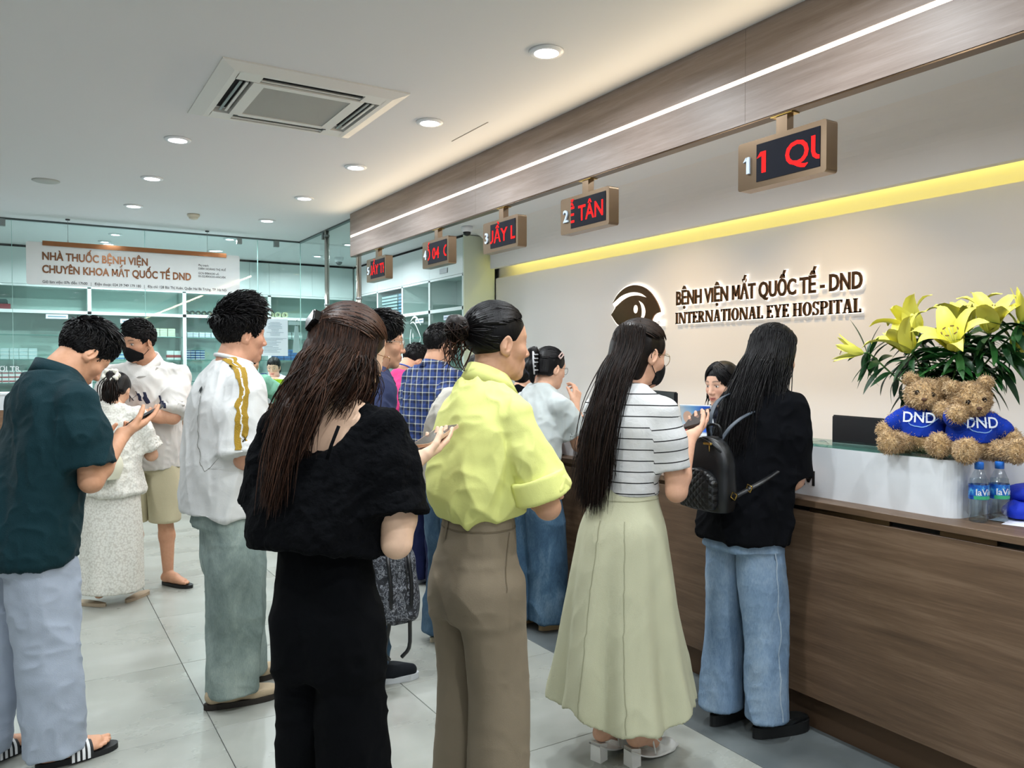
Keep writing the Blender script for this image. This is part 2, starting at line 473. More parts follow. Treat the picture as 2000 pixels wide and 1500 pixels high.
# bevelled outer frame: one ring with slots cut between inner bands
mb = MB()
pr = [(h, 0), (h, -.008), (h - .07, -.030), (h - .10, -.030), (h - .10, 0)]
Vv = []; Ff = []
for (r, dz) in pr:
    for sx, sy in ((-1, -1), (1, -1), (1, 1), (-1, 1)): Vv.append((cx + sx * r, cy + sy * r, z + dz))
for i in range(len(pr) - 1):
    for k in range(4): Ff.append((i*4+k, i*4+(k+1) % 4, (i+1)*4+(k+1) % 4, (i+1)*4+k))
mb.add(Vv, Ff); mb.build('frame', M_ACW, ac)
g = .285
for sx, sy, nm in ((0, -1, 'y'), (0, 1, 'y'), (-1, 0, 'x'), (1, 0, 'x')):
    a, b = g + .012, h - .10
    mid = (a + b) / 2
    if nm == 'y':
        y0, y1 = sorted((cy + sy * a, cy + sy * b)); lo, hi = (cx - .27, y0, z - .004), (cx + .27, y1, z - .001)
        box('outlet', lo, hi, M_DARK, ac)
        for q in (.35, .7):
            yy = y0 + (y1 - y0) * q
            box('louver', (cx - .265, yy - .004, z - .026), (cx + .265, yy + .010, z - .018), M_DARK if q < .5 else M_ACW, ac)
        for s in (-1, 1):
            box('corner_panel', (cx + s * .33 - .06, y0, z - .030), (cx + s * .33 + .06, y1, z), M_ACW, ac)
    else:
        x0, x1 = sorted((cx + sx * a, cx + sx * b)); box('outlet', (x0, cy - .27, z - .004), (x1, cy + .27, z - .001), M_DARK, ac)
        for q in (.35, .7):
            xx = x0 + (x1 - x0) * q
            box('louver', (xx - .004, cy - .265, z - .026), (xx + .010, cy + .265, z - .018), M_GREYM if q < .5 else M_ACW, ac)
ring((cx - g - .012, cy - g - .012, cx + g + .012, cy + g + .012), (cx - .235, cy - .25, cx + .235, cy + .25), z - .033, z - .002, 'grille_frame', M_ACW, ac)
box('intake_grille', (cx - .235, cy - .25, z - .028), (cx + .235, cy + .25, z - .012), M_ACG, ac)
for k in (-1, 1): box('clip', (cx + k * .26 - .012, cy + g + .002, z - .036), (cx + k * .26 + .012, cy + g + .012, z - .030), M_BLACK, ac)
# speaker, smoke detector, hatch, domes
mb = MB(); mb.lathe([(0, -.010), (.085, -.010), (.1, -.004), (.1, 0)], 32, (.143, 7.366, CEIL)); tag(mb.build('ceiling_speaker', mat('speaker_grille', '#b6b8b4', .6), None, True), 'flat round white ceiling speaker at the far left', 'speaker')
sd = empty('smoke_detector', (1.4, 8.25, CEIL)); tag(sd, 'small cream smoke detector on the ceiling before the pharmacy', 'smoke detector')
mb = MB(); mb.lathe([(.055, 0), (.06, -.012), (.052, -.026), (.046, -.028)], 24, (1.4, 8.25, CEIL)); mb.build('base', mat('cream_plastic', '#d9d2c0', .5), sd, True)
mb = MB(); mb.lathe([(.046, -.024), (.040, -.044), (.02, -.052), (0, -.053)], 24, (1.4, 8.25, CEIL)); mb.build('sensor', mat('cream_plastic'), sd, True)
box('hatch_joint', (2.398, 4.2, CEIL - .002), (2.404, 4.68, CEIL + .001), mat('hatch_line', '#8d8a82', .8), None)['kind'] = 'structure'
bpy.data.objects['hatch_joint'].name = 'trim_2'
for i, (x, y, zz) in enumerate(((4.0, 7.45, CEIL), (3.66, 10.52, CEIL))):
    c = empty('dome_camera', (x, y, zz)); tag(c, ['white dome security camera beside the third hanging display', 'dome security camera in the far pharmacy corner'][i], 'camera', 'ceiling dome cameras')
    mb = MB(); mb.lathe([(.06, 0), (.062, -.03), (.05, -.055), (.045, -.06)], 24, (x, y, zz)); mb.build('housing', M_WHITE, c, True)
    mb = MB(); mb.lathe([(.043, -.055), (.040, -.078), (.027, -.095), (0, -.103)], 24, (x, y, zz)); mb.build('dome', M_BLACK, c, True)

# ================================================================== reception counter
rc = empty('reception_counter', (2.95, 4.0, 0)); tag(rc, 'long wood-fronted reception counter with a white raised top', 'counter')
Y0, Y1 = -1.6, 7.38
pan = [-1.6, .75, 3.15, 5.55, 7.38]
for a, b in zip(pan, pan[1:]):
    box('front_panel', (2.70, a + .001, .15), (2.725, b - .001, .905), M_WOOD, rc, .001)
box('worktop', (2.695, Y0, .925), (3.25, Y1, .952), M_WOOD, rc, .0015)
box('shadow_gap', (2.722, Y0, .905), (2.74, Y1, .925), M_DARK, rc)
for a, b in ((1.37, 1.56), (1.75, 2.1), (2.6, 3.0), (3.4, 3.9), (4.5, 5.0)):
    box('gap_filler', (2.704, a, .906), (2.73, b, .924), M_BRONZE_D, rc)
box('plinth', (2.757, Y0, 0), (2.775, Y1, .15), mat('bronze_plinth', '#6b5340', .38, .55), rc)
box('end_panel', (2.70, Y1, 0), (3.25, Y1 + .02, .952), M_WOOD, rc)
# white riser with a rounded near corner
R = .06; RX = 2.80; RY = 1.56
line = [(RX, 7.38)]
for i in range(9):
    a = math.radians(180 + 90 * i / 8); line.append((RX + R + R * math.cos(a), RY + R + R * math.sin(a)))
line += [(3.42, RY)]
T = .022
inner = [(RX + T, 7.38)] + [(RX + R + (R - T) * math.cos(math.radians(180 + 90*i/8)), RY + R + (R - T) * math.sin(math.radians(180 + 90*i/8))) for i in range(9)] + [(3.42, RY + T)]
mb = MB(); poly = line + inner[::-1]
nl = len(line)
Vv = [(x, y, .952) for x, y in line] + [(x, y, .952) for x, y in inner] + [(x, y, 1.16) for x, y in line] + [(x, y, 1.16) for x, y in inner]
Ff = []
for i in range(nl - 1):
    Ff += [(i, i+1, 2*nl+i+1, 2*nl+i), (nl+i+1, nl+i, 3*nl+i, 3*nl+i+1), (2*nl+i, 2*nl+i+1, 3*nl+i+1, 3*nl+i)]
mb.add(Vv, Ff); mb.build('white_riser', M_WHITE, rc)
box('white_top', (RX + T, RY + T + .04, 1.142), (3.05, 7.38, 1.158), M_WHITE, rc)
gt = box('glass_top', (2.806, 1.66, 1.160), (3.02, 2.66, 1.172), glass_mat('counter_glass', '#d6ebe6', .12), rc)
box('staff_desk', (3.25, 1.6, .72), (3.75, 7.3, .75), M_WHITE, rc)
box('side_worktop', (3.25, Y0, .925), (3.6, RY - .004, .9525), M_WOOD, rc)

# ================================================================== hanging queue displays
txts = {}
disp = [(2.26, '1', 'QU', -.004, .43), (3.63, '2', 'Ễ TÂN', -.03, .40), (4.565, '3', 'UẦY LỄ', -.045, .48), (5.55, '4', 'Ố 04  C', -.05, .5), (6.77, '5', 'UẦY TH', -.045, .5)]
for i, (y, n, s, *_r) in enumerate(disp):
    txts['dn%d' % i] = (n, .105, .0016, .004); txts['dt%d' % i] = (s, .125, .002, 0)
txts['M'] = ('M', .09, .0012, .002); txts['TH'] = ('TH', .105, .0016, .002); txts['NOI'] = ('NƠI TR', .062, .0008, .001)
W1, W2 = 'BỆNH VIỆN MẮT QUỐC TẾ - DND', 'NHÀ THUỐC BỆNH VIỆN'
W3 = 'CHUYÊN KHOA MẮT QUỐC TẾ DND'
for key, w in (('w1', W1), ('w2', W2), ('w3', W3)):
    for i, ch in enumerate(w):
        if ch != ' ':
            txts[f'{key}c{i}'] = (ch, 1, .026, .03); txts[f'{key}p{i}'] = (w[:i + 1], 1, .026, 0); txts[f'{key}h{i}'] = (ch, 1, .058, .01)
txts['lv'] = ('laVie', .04, .0004, 0); txts['dnd'] = ('DND', .05, .0006, .0003)
txts['s1'] = ('Giờ làm việc: 07h đến 17h00   |   Điện thoại: 024 39 749 179 180   |   Địa chỉ: 128 Bùi Thị Xuân, Quận Hai Bà Trưng, TP. Hà Nội', .05, .0005, 0)
for i, s in enumerate(('Phụ trách:', 'DSĐH HOÀNG THỊ HUẾ', 'GCN ĐĐKKDD số:', '03-322/ĐKKDD-HNO/ĐK')): txts['sr%d' % i] = (s, .036, .0003, 0)
txts['uni'] = ('unify', .07, .001, 0); txts['crocs'] = ('crocs', .02, .0003, 0); txts['cel'] = ('CEL', .05, .0012, 0)
make_texts(txts)
def strokes(quads, ext):
    mb = MB()
    for q in quads: mb.prism(q, 'z', -ext, ext)
    return np.concatenate(mb.V), mb.F
def glyph_M(s, ext, w=.13):
    q = [[(.06, 0), (.06 + w, 0), (.06 + w, .69), (.06, .69)], [(.73 - w, 0), (.73, 0), (.73, .69), (.73 - w, .69)],
         [(.06, .69), (.345, .14), (.395 + w * .55, .14), (.06 + w * 1.1, .69)], [(.395 - w * .55, .14), (.445, .14), (.73, .69), (.73 - w * 1.1, .69)]]
    return strokes([[(x * s, y * s) for x, y in p] for p in q], ext)
def glyph_1(s, ext, w=.15):
    q = [[(.22, 0), (.22 + w, 0), (.22 + w, .69), (.22, .69)], [(.04, .50), (.22, .55), (.25, .69), (.18, .69)]]
    return strokes([[(x * s, y * s) for x, y in p] for p in q], ext)
TXT['M'] = glyph_M(.09, .002); TXT['dn0'] = glyph_1(.11, .004)
for key, w in (('w1', W1), ('w2', W2), ('w3', W3)):
    for i, ch in enumerate(w):
        if ch == 'M':
            TXT[f'{key}c{i}'] = glyph_M(1, .03, .15); TXT[f'{key}h{i}'] = glyph_M(1, .01, .20)
a, b = glyph_1(.135, 0.0002, .16), TXT['dt0']
TXT['dt0'] = (np.concatenate([a[0] * np.array((1.1, 1, 0)), (b[0] + np.array((.125, 0, 0))) * np.array((1.22, 1.12, 1))]), a[1] + [tuple(i + len(a[0]) for i in f) for f in b[1]])
M_NUM = mat('pale_numeral', '#c9d6e4', .4)
M_SCREEN = mat('led_screen', '#0b0e1a', .6, spec=.15)
for i, (y, n, s, off, sc) in enumerate(disp):
    d = empty('queue_display', (2.735, y, 2.267)); hw = .2275
    tag(d, 'bronze hanging counter display numbered %s, red letters %s' % (n, ['1 QU', 'E TAN', 'UAY L', 'O 04 C', 'UAY TH'][i]), 'display', 'queue displays hung under the beam')
    mb = MB(); V, F = prismv(rrect(2 * hw, .208, .012, 3, y, 2.371), 'x', 2.70, 2.768); mb.add(V, F); mb.build('housing', M_BRONZE, d)
    sy0, sy1 = y - hw + .028, y + hw - .105        # near end is at smaller Y
    sc_ = box('screen', (2.6975, sy0, 2.292), (2.701, sy1, 2.452), M_SCREEN, d)
    V, F = TXT['dt%d' % i]; V = V.copy(); wscr = sy1 - sy0
    V[:, 0] += off; 
    V[:, 0] *= (1, .92, 1.08, .98, .92)[i]
    Vc, Fc = clip_poly(V, F, 0.001, wscr - .001)
    Pw = place_text(Vc, (2.6965, sy1, 2.325), (0, -1, 0), (0, 0, 1), (-1, 0, 0), 1, .98)
    obj('red_text', Pw, Fc, M_LEDRED, sc_)['kind'] = 'stuff'
    V, F = TXT['dn%d' % i]; w = V[:, 0].max() - V[:, 0].min()
    obj('numeral', place_text(V - np.array((V[:, 0].min(), 0, 0)), (2.695, y + hw - .035, 2.335), (0, -1, 0), (0, 0, 1), (-1, 0, 0), .95, .95), F, M_NUM, d)
    box('hanger', (2.71, y - .028, 2.475), (2.75, y + .028, 2.553), M_BRONZE, d)
    box('bracket', (2.705, y - .055, 2.549), (2.755, y + .055, 2.5528), M_BRASS, d)

# ================================================================== wall lettering and emblem
sg = empty('wall_sign', (4.58, 4.1, 1.83)); tag(sg, 'halo-lit bronze hospital name lettering on the reception wall', 'sign')
M_LET = mat('bronze_letter', '#6e5038', .22, .9)
XW = 4.60
def letters(key, w, y_left, y_right, z_base, cap, par, m, depth=.028, halo=True, font_cap=.7):
    allmax = max(TXT[f'{key}p{i}'][0][:, 0].max() for i, c in enumerate(w) if c != ' ')
    sx = abs(y_left - y_right) / allmax; sy = cap / font_cap
    for i, ch in enumerate(w):
        if ch == ' ': continue
        V, F = TXT[f'{key}c{i}']; right = TXT[f'{key}p{i}'][0][:, 0].max(); x0 = right - V[:, 0].max()
        Vv = V.copy(); Vv[:, 0] += x0
        yield i, ch, Vv, F, sx, sy, x0
for i, ch, Vv, F, sx, sy, x0 in letters('w1', W1, 4.874, 3.163, 1.996, .110, sg, M_LET):
    Vv = Vv.copy(); Vv[:, 2] = Vv[:, 2] / .03 * .006
    o = obj('letter', place_text(Vv, (XW - .028, 4.874, 1.996), (0, -1, 0), (0, 0, 1), (-1, 0, 0), sx, sy), F, M_LET, sg)
    V, F2 = TXT[f'w1h{i}']; Vh = V.copy(); Vh[:, 0] += x0; Vh[:, 2] = Vh[:, 2] / .01 * .006
    obj('halo_plate', place_text(Vh, (XW - .014, 4.874, 1.996), (0, -1, 0), (0, 0, 1), (-1, 0, 0), sx, sy), F2, M_HALO, o)
# serif capitals drawn as strokes: thick stems, thin arms, slab serifs
def ser(letter):
    t, n, s = .20, .10, .06
    R = []
    def rect(x0, y0, x1, y1): R.append([(x0, y0), (x1, y0), (x1, y1), (x0, y1)])
    def stem(x, w=t, top=True, bot=True):
        rect(x, 0, x + w, 1)
        if bot: rect(x - s, 0, x + w + s, n * .8)
        if top: rect(x - s, 1 - n * .8, x + w + s, 1)
    def diag(x0, y0, x1, y1, w): R.append([(x0, y0), (x0 + w, y0), (x1 + w, y1), (x1, y1)])
    def arc(cx, cy, rx, ry, wx, wy, a0, a1, k=18):
        for i in range(k):
            a, b = math.radians(a0 + (a1 - a0) * i / k), math.radians(a0 + (a1 - a0) * (i + 1) / k)
            R.append([(cx + (rx - wx) * math.cos(a), cy + (ry - wy) * math.sin(a)), (cx + rx * math.cos(a), cy + ry * math.sin(a)),
                      (cx + rx * math.cos(b), cy + ry * math.sin(b)), (cx + (rx - wx) * math.cos(b), cy + (ry - wy) * math.sin(b))])
    if letter == 'I': stem(s); adv = t + 2 * s
    elif letter == 'N':
        rect(s, 0, s + n, 1); rect(0, 0, s * 2 + n, n * .8); rect(0, 1 - n * .8, s + n, 1); diag(s + .50, 0, s, 1, t); rect(.62 + s, 0, .62 + s + n, 1); rect(.62, 1 - n * .8, .62 + n + 2 * s, 1); adv = .62 + n + 2 * s
    elif letter == 'T': stem(.24, top=False); rect(0, 1 - n, .65, 1); rect(0, .78, n, 1); rect(.65 - n, .78, .65, 1); adv = .65
    elif letter == 'E':
        stem(s); rect(s, 0, .56, n); rect(s, 1 - n, .54, 1); rect(s, .48, .42, .48 + n); rect(.56 - n, 0, .56, .24); rect(.54 - n, .78, .54, 1); rect(.42 - n, .38, .42, .66); adv = .58
    elif letter == 'R':
        stem(s); arc(s + .26, .74, .30, .26, t, n, -90, 90); rect(s, 1 - n, s + .26, 1); rect(s, .48, s + .26, .48 + n); diag(.50, 0, .26, .5, t); rect(.48, 0, .74, n * .8); adv = .74
    elif letter == 'P':
        stem(s); arc(s + .26, .72, .32, .28, t, n, -90, 90); rect(s, 1 - n, s + .26, 1); rect(s, .44, s + .26, .44 + n); adv = .64
    elif letter == 'A':
        diag(.06, 0, .30, 1, n); diag(.50, 0, .28, 1, t); rect(.17, .28, .55, .28 + n); rect(-.02, 0, .24, n * .8); rect(.44, 0, .74, n * .8); adv = .74
    elif letter == 'O': arc(.37, .5, .37, .52, t, n, 0, 360, 30); adv = .74
    elif letter == 'L': stem(s); rect(s, 0, .56, n); rect(.56 - n, 0, .56, .27); adv = .57
    elif letter == 'Y':
        rect(.27, 0, .27 + t, .45); rect(.2, 0, .52, n * .8); diag(.27, .42, .05, 1, t); diag(.38, .42, .58, 1, n); rect(-.02, 1 - n * .8, .28, 1); rect(.48, 1 - n * .8, .74, 1); adv = .72
    elif letter == 'H': stem(s); stem(.52); rect(s, .46, .6, .46 + n); adv = .52 + t + s
    elif letter == 'S':
        arc(.27, .74, .25, .27, t * .75, n, 20, 250); arc(.27, .26, .27, .27, t * .75, n, -160, 90); adv = .56
        rect(.44, .74, .44 + n, 1); rect(.02, 0, .02 + n, .28)
    return R, adv
XX = 0; lay = []
for ch in 'INTERNATIONAL EYE HOSPITAL':
    if ch == ' ': XX += .30; continue
    R_, adv = ser(ch); lay.append((ch, XX, R_)); XX += adv + .06
sx = (4.876 - 3.165) / XX; cap = .093
for ch, x0, R_ in lay:
    def bld(d0, d1, grow):
        mb = MB()
        for q in R_:
            q = np.array(q); c = q.mean(0)
            a = sum(q[k][0]*q[(k+1) % 4][1] - q[(k+1) % 4][0]*q[k][1] for k in range(4))
            if a < 0: q = q[::-1]
            if grow: q = c + (q - c) * (1 + grow / np.maximum(np.abs(q - c), .02))
            pts = [(4.876 - (x0 + p[0]) * sx, 1.84 + p[1] * cap) for p in q]
            mb.prism(pts, 'x', d0, d1)
        return mb
    o = bld(XW - .034, XW - .022, 0).build('letter', M_LET, sg)
    bld(XW - .02, XW - .008, .028).build('halo_plate', M_HALO, o)

def arcpts(cx, cy, rx, ry, a0, a1, n=20):
    return [(cx + rx * math.cos(math.radians(a0 + (a1 - a0) * i / n)), cy + ry * math.sin(math.radians(a0 + (a1 - a0) * i / n))) for i in range(n + 1)]
lg = empty('eye_emblem', (4.58, 5.39, 1.80)); tag(lg, 'halo-lit bronze eye emblem left of the hospital lettering', 'emblem')
def quadb(p0, p1, p2, n=14):
    return [((1-t)**2*p0[0]+2*t*(1-t)*p1[0]+t*t*p2[0], (1-t)**2*p0[1]+2*t*(1-t)*p1[1]+t*t*p2[1]) for t in [i/n for i in range(n+1)]]
def smooth_loop(pts, sharp=(), k=6):
    """closed outline through the points, rounded except at the listed corners"""
    P_ = np.array(pts, float); n = len(P_); out = []
    for i in range(n):
        a, b, c, d = P_[(i-1) % n], P_[i], P_[(i+1) % n], P_[(i+2) % n]
        if i in sharp: a = 2*b - c
        if (i+1) % n in sharp: d = 2*c - b
        for t in np.linspace(0, 1, k, endpoint=False):
            out.append(tuple(.5*((2*b) + (-a+c)*t + (2*a-5*b+4*c-d)*t*t + (-a+3*b-3*c+d)*t**3)))
    return out
def plate(name, pts, d0, d1, m, par):
    mb = MB(); mb.prism(pts, 'x', d0, d1); return mb.build(name, m, par)
def growp(pts, g):
    q = np.array(pts); T_ = np.roll(q, -1, 0) - np.roll(q, 1, 0); T_ /= np.linalg.norm(T_, axis=1)[:, None] + 1e-9
    N_ = np.stack([T_[:, 1], -T_[:, 0]], 1); area = np.sum(q[:, 0]*np.roll(q[:, 1], -1) - np.roll(q[:, 0], -1)*q[:, 1])
    return [tuple(p) for p in q + N_*g*(1 if area > 0 else -1)]
O_ = [(5.699, 2.066), (5.626, 2.14), (5.524, 2.191), (5.404, 2.207), (5.287, 2.184), (5.192, 2.133), (5.118, 2.059), (5.071, 1.988), (5.058, 1.95), (5.098, 1.943), (5.135, 1.926), (5.161, 1.892), (5.171, 1.85), (5.265, 1.816), (5.421, 1.816), (5.542, 1.84), (5.635, 1.877), (5.719, 1.961), (5.656, 2.023)]
body = smooth_loop(O_, (0, 8, 12, 17, 18))
b_ = plate('eye_plate', body, XW - .034, XW - .022, M_LET, lg)
plate('halo_plate', growp(body, .016), XW - .02, XW - .008, M_HALO, b_)
plate('brow_light', smooth_loop([(5.692, 2.062), (5.564, 2.123), (5.423, 2.144), (5.306, 2.125), (5.233, 2.087), (5.335, 2.11), (5.443, 2.112), (5.543, 2.086), (5.654, 2.03)], (0, 4, 8)), XW - .037, XW - .0345, M_HALO, b_)
plate('iris_light', smooth_loop([(5.329, 2.063), (5.277, 2.032), (5.248, 1.979), (5.255, 1.929), (5.3, 1.881), (5.343, 1.857), (5.301, 1.913), (5.289, 1.963), (5.301, 2.021)], (0, 5)), XW - .037, XW - .0345, M_HALO, b_)
plate('pupil_light', arcpts(5.373, 1.993, .026, .036, 0, 342, 19), XW - .037, XW - .0345, M_HALO, b_)
plate('tail_light', smooth_loop([(5.03, 1.934), (5.08, 1.934), (5.125, 1.914), (5.150, 1.88), (5.157, 1.835), (5.022, 1.831), (5.022, 1.876), (5.098, 1.884), (5.08, 1.914)], (0, 4, 5, 6, 7)), XW - .030, XW - .010, M_HALO, lg)
V, F = TXT['dnd']; obj('small_letters', place_text(V, (XW - .032, 5.150, 1.845), (0, -1, 0), (0, 0, 1), (-1, 0, 0), .80, .75), F, M_LET, lg)

# black letter on the riser
V, F = TXT['M']; o = obj('riser_letter', place_text(V, (2.7985, 2.215, .995), (0, -1, 0), (0, 0, 1), (-1, 0, 0)), F, M_BLACK, rc)
# ================================================================== pharmacy: counter, glass walls, cabinets, sign
for k in range(6):
    for j in range(9, 11): tile(k, j, 2.322 - P * (k + 1) if k < 5 else 2.322, 3.395 + P * (j - 1), P, M_TILE, 'floor_tile')
for j in range(6, 11): tile(0, j, 2.322, 3.395 + P * (j - 1), P, M_TILE, 'floor_tile'); tile(0, j, 2.322 + P, 3.395 + P * (j - 1), P, M_TILE, 'floor_tile')
pc = empty('pharmacy_counter', (.6, 9.4, 0)); tag(pc, 'wood-fronted pharmacy counter with a white fascia below the glass', 'counter')
for a, b in ((-2.8, -1.0), (-1.0, .9), (.9, 2.72)):
    box('front_panel', (a + .001, 9.22, .09), (b - .001, 9.245, 1.06), M_WOODX, pc, .001)
box('plinth', (-2.8, 9.26, 0), (2.72, 9.28, .09), M_BRONZE_D, pc)
box('fascia', (-2.8, 9.21, 1.06), (2.78, 9.24, 1.21), M_WHITE, pc)
box('top', (-2.8, 9.2, 1.205), (2.79, 9.75, 1.225), M_WHITE, pc, .002)
box('side_panel', (2.72, 9.22, 0), (2.745, 9.72, 1.06), M_WOODX, pc)
V, F = TXT['TH']; obj('fascia_letter', place_text(V, (1.43, 9.2085, 1.105), (1, 0, 0), (0, 0, 1), (0, -1, 0), 1, .98), F, M_BLACK, pc)
# front glass
gw = empty('pharmacy_front_glass', (.6, 9.42, 1.3)); tag(gw, 'greenish glass partition above the pharmacy counter', 'glass wall')
ge = [-2.8, -1.35, -.12, 1.10, 2.30, 2.80]
for a, b in zip(ge, ge[1:]):
    p_ = box('pane', (a + .002, 9.415, 1.42), (b - .002, 9.425, CEIL - .012), M_GLASS, gw)
    box('pane_edge', (b - .004, 9.413, 1.42), (b + .001, 9.427, CEIL - .012), mat('pale_glass_edge', '#a9d0c9', .2), gw)
box('head_channel', (-2.8, 9.40, CEIL - .016), (2.815, 9.44, CEIL), mat('channel_metal', '#4f5858', .4, .5), gw)
for x in (-.2, 2.09, 2.515):
    box('clip', (x - .028, 9.395, CEIL - .085), (x + .028, 9.445, CEIL - .012), M_GREYM, gw, .002)
V, F = TXT['NOI']; obj('white_lettering', place_text(V, (-.30, 9.412, 1.44), (1, 0, 0), (0, 0, 1), (0, -1, 0), 1.15, 1.15), F, mat('white_vinyl', '#e8f0f0', .5), gw)
# side glass, along the counter line
gs = empty('pharmacy_side_glass', (2.8, 8.45, 0)); tag(gs, 'glass side partition with chrome posts between beam and pharmacy', 'glass wall')
for a, b in ((7.50, 8.42), (8.46, 9.40)):
    box('pane', (2.795, a, 1.22), (2.805, b, CEIL - .012), M_GLASS, gs)
box('head_channel', (2.78, 7.44, CEIL - .016), (2.82, 9.44, CEIL), mat('channel_metal'), gs)
for y, r in ((8.44, .026), (7.47, .026)):
    mb = MB(); mb.tube([(2.8, y, 0), (2.8, y, CEIL)], r, 16); mb.build('post', M_CHROME, gs, True)
    for z in (2.15, 2.9): 
        mb = MB(); mb.tube([(2.8, y, z), (2.8, y, z + .02)], r + .005, 16); mb.build('collar', M_GREYM, gs, True)
box('clip', (2.785, 8.54, CEIL - .09), (2.815, 8.58, CEIL - .01), M_GREYM, gs)
# notices on the glass
M_PAPER = mat('paper', '#dfeaf0', .7)
po = box('notice_sheet', (2.335, 9.409, 1.61), (2.64, 9.412, 2.045), M_PAPER); tag(po, 'pale printed licence notice taped to the pharmacy glass', 'notice')
M_INK = mat('grey_ink', '#7d97a3', .7)
mb = MB(); rnd = random.Random(3)
for k in range(22):
    z = 2.0 - k * .0165
    if k in (10, 11): continue
    w = rnd.uniform(.08, .22); x = 2.36 if k > 11 else 2.49 - w / 2
    mb.box((x, 9.4075, z), (x + w, 9.409, z + .004))
mb.box((2.355, 9.4075, 1.985), (2.385, 9.409, 2.02)); mb.box((2.35, 9.4075, 1.815), (2.625, 9.409, 1.8185))
pr_ = mb.build('printed_lines', M_INK, po); pr_['kind'] = 'stuff'
hs = empty('hanging_coat_strip', (2.75, 9.43, 1.65)); tag(hs, 'white paper strip on a hook behind the glass beside the notice', 'paper strip')
mb = MB(); mb.prism([(2.73, 1.97), (2.77, 1.97), (2.795, 1.65), (2.705, 1.65)], 'y', 9.432, 9.435); mb.build('strip', M_PAPER, hs)
mb = MB(); mb.tube([(2.75, 9.433, 1.97), (2.75, 9.433, 2.03), (2.762, 9.4285, 2.045)], .004, 6); mb.build('hook', M_BLACK, hs)
nb = empty('name_board', (2.72, 9.425, 1.97)); tag(nb, 'narrow white label bar above the hanging paper strip', 'label')
box('bar', (2.655, 9.4252, 1.98), (2.79, 9.429, 2.025), M_PAPER, nb); box('print', (2.67, 9.4292, 1.995), (2.775, 9.4297, 2.008), M_INK, nb)

# hanging sign
ps = empty('pharmacy_sign', (1.02, 9.2, 2.30)); tag(ps, 'white hanging pharmacy sign board with copper lettering', 'sign')
M_BOARD = mat('glossy_white_board', '#e6eaea', .08)
mb = MB(); mb.prism(rrect(2.045, .425, .02, 4, 1.022, 2.515), 'y', 9.195, 9.21); mb.build('board', M_BOARD, ps)
box('copper_strip', (.14, 9.183, 2.695), (1.90, 9.196, 2.742), M_COPPER, ps)
for x in (.363, 1.70):
    mb = MB(); mb.tube([(x, 9.19, 2.72), (x, 9.19, CEIL)], .0022, 6); mb.build('wire', M_GREYM, ps)
    mb = MB(); mb.lathe([(.007, 2.73), (.007, 2.76), (.004, 2.765)], 10, (x, 9.19, 0)); mb.build('wire_clamp', M_CHROME, ps)
    mb = MB(); mb.lathe([(.02, CEIL - .012), (.022, CEIL)], 12, (x, 9.19, 0)); mb.build('ceiling_rose', M_BLACK, ps)
for key, w, x0, x1, zb in (('w2', W2, .134, 1.10, 2.555), ('w3', W3, .134, 1.53, 2.425)):
    for i, ch, Vv, F, sx, sy, _x in letters(key, w, x0, x1, zb, .076, ps, M_COPPER):
        Vv = Vv.copy(); Vv[:, 2] = Vv[:, 2] / .03 * .002
        obj('letter', place_text(Vv, (x0, 9.192, zb), (1, 0, 0), (0, 0, 1), (0, -1, 0), sx, sy), F, mat('copper_letter', '#8a5f43', .25, .85), ps)
V, F = TXT['s1']; w = V[:, 0].max(); M_INKD = mat('dark_ink', '#26262a', .6)
obj('address_line', place_text(V, (.136, 9.193, 2.322), (1, 0, 0), (0, 0, 1), (0, -1, 0), 1.765 / w, .78), F, M_INKD, ps)['kind'] = 'stuff'
for k in range(4):
    V, F = TXT['sr%d' % k]; obj('licence_line', place_text(V, (1.605, 9.193, (2.585, 2.548, 2.498, 2.465)[k]), (1, 0, 0), (0, 0, 1), (0, -1, 0), .29 / TXT['sr1'][0][:, 0].max(), .85), F, M_INKD, ps)['kind'] = 'stuff'

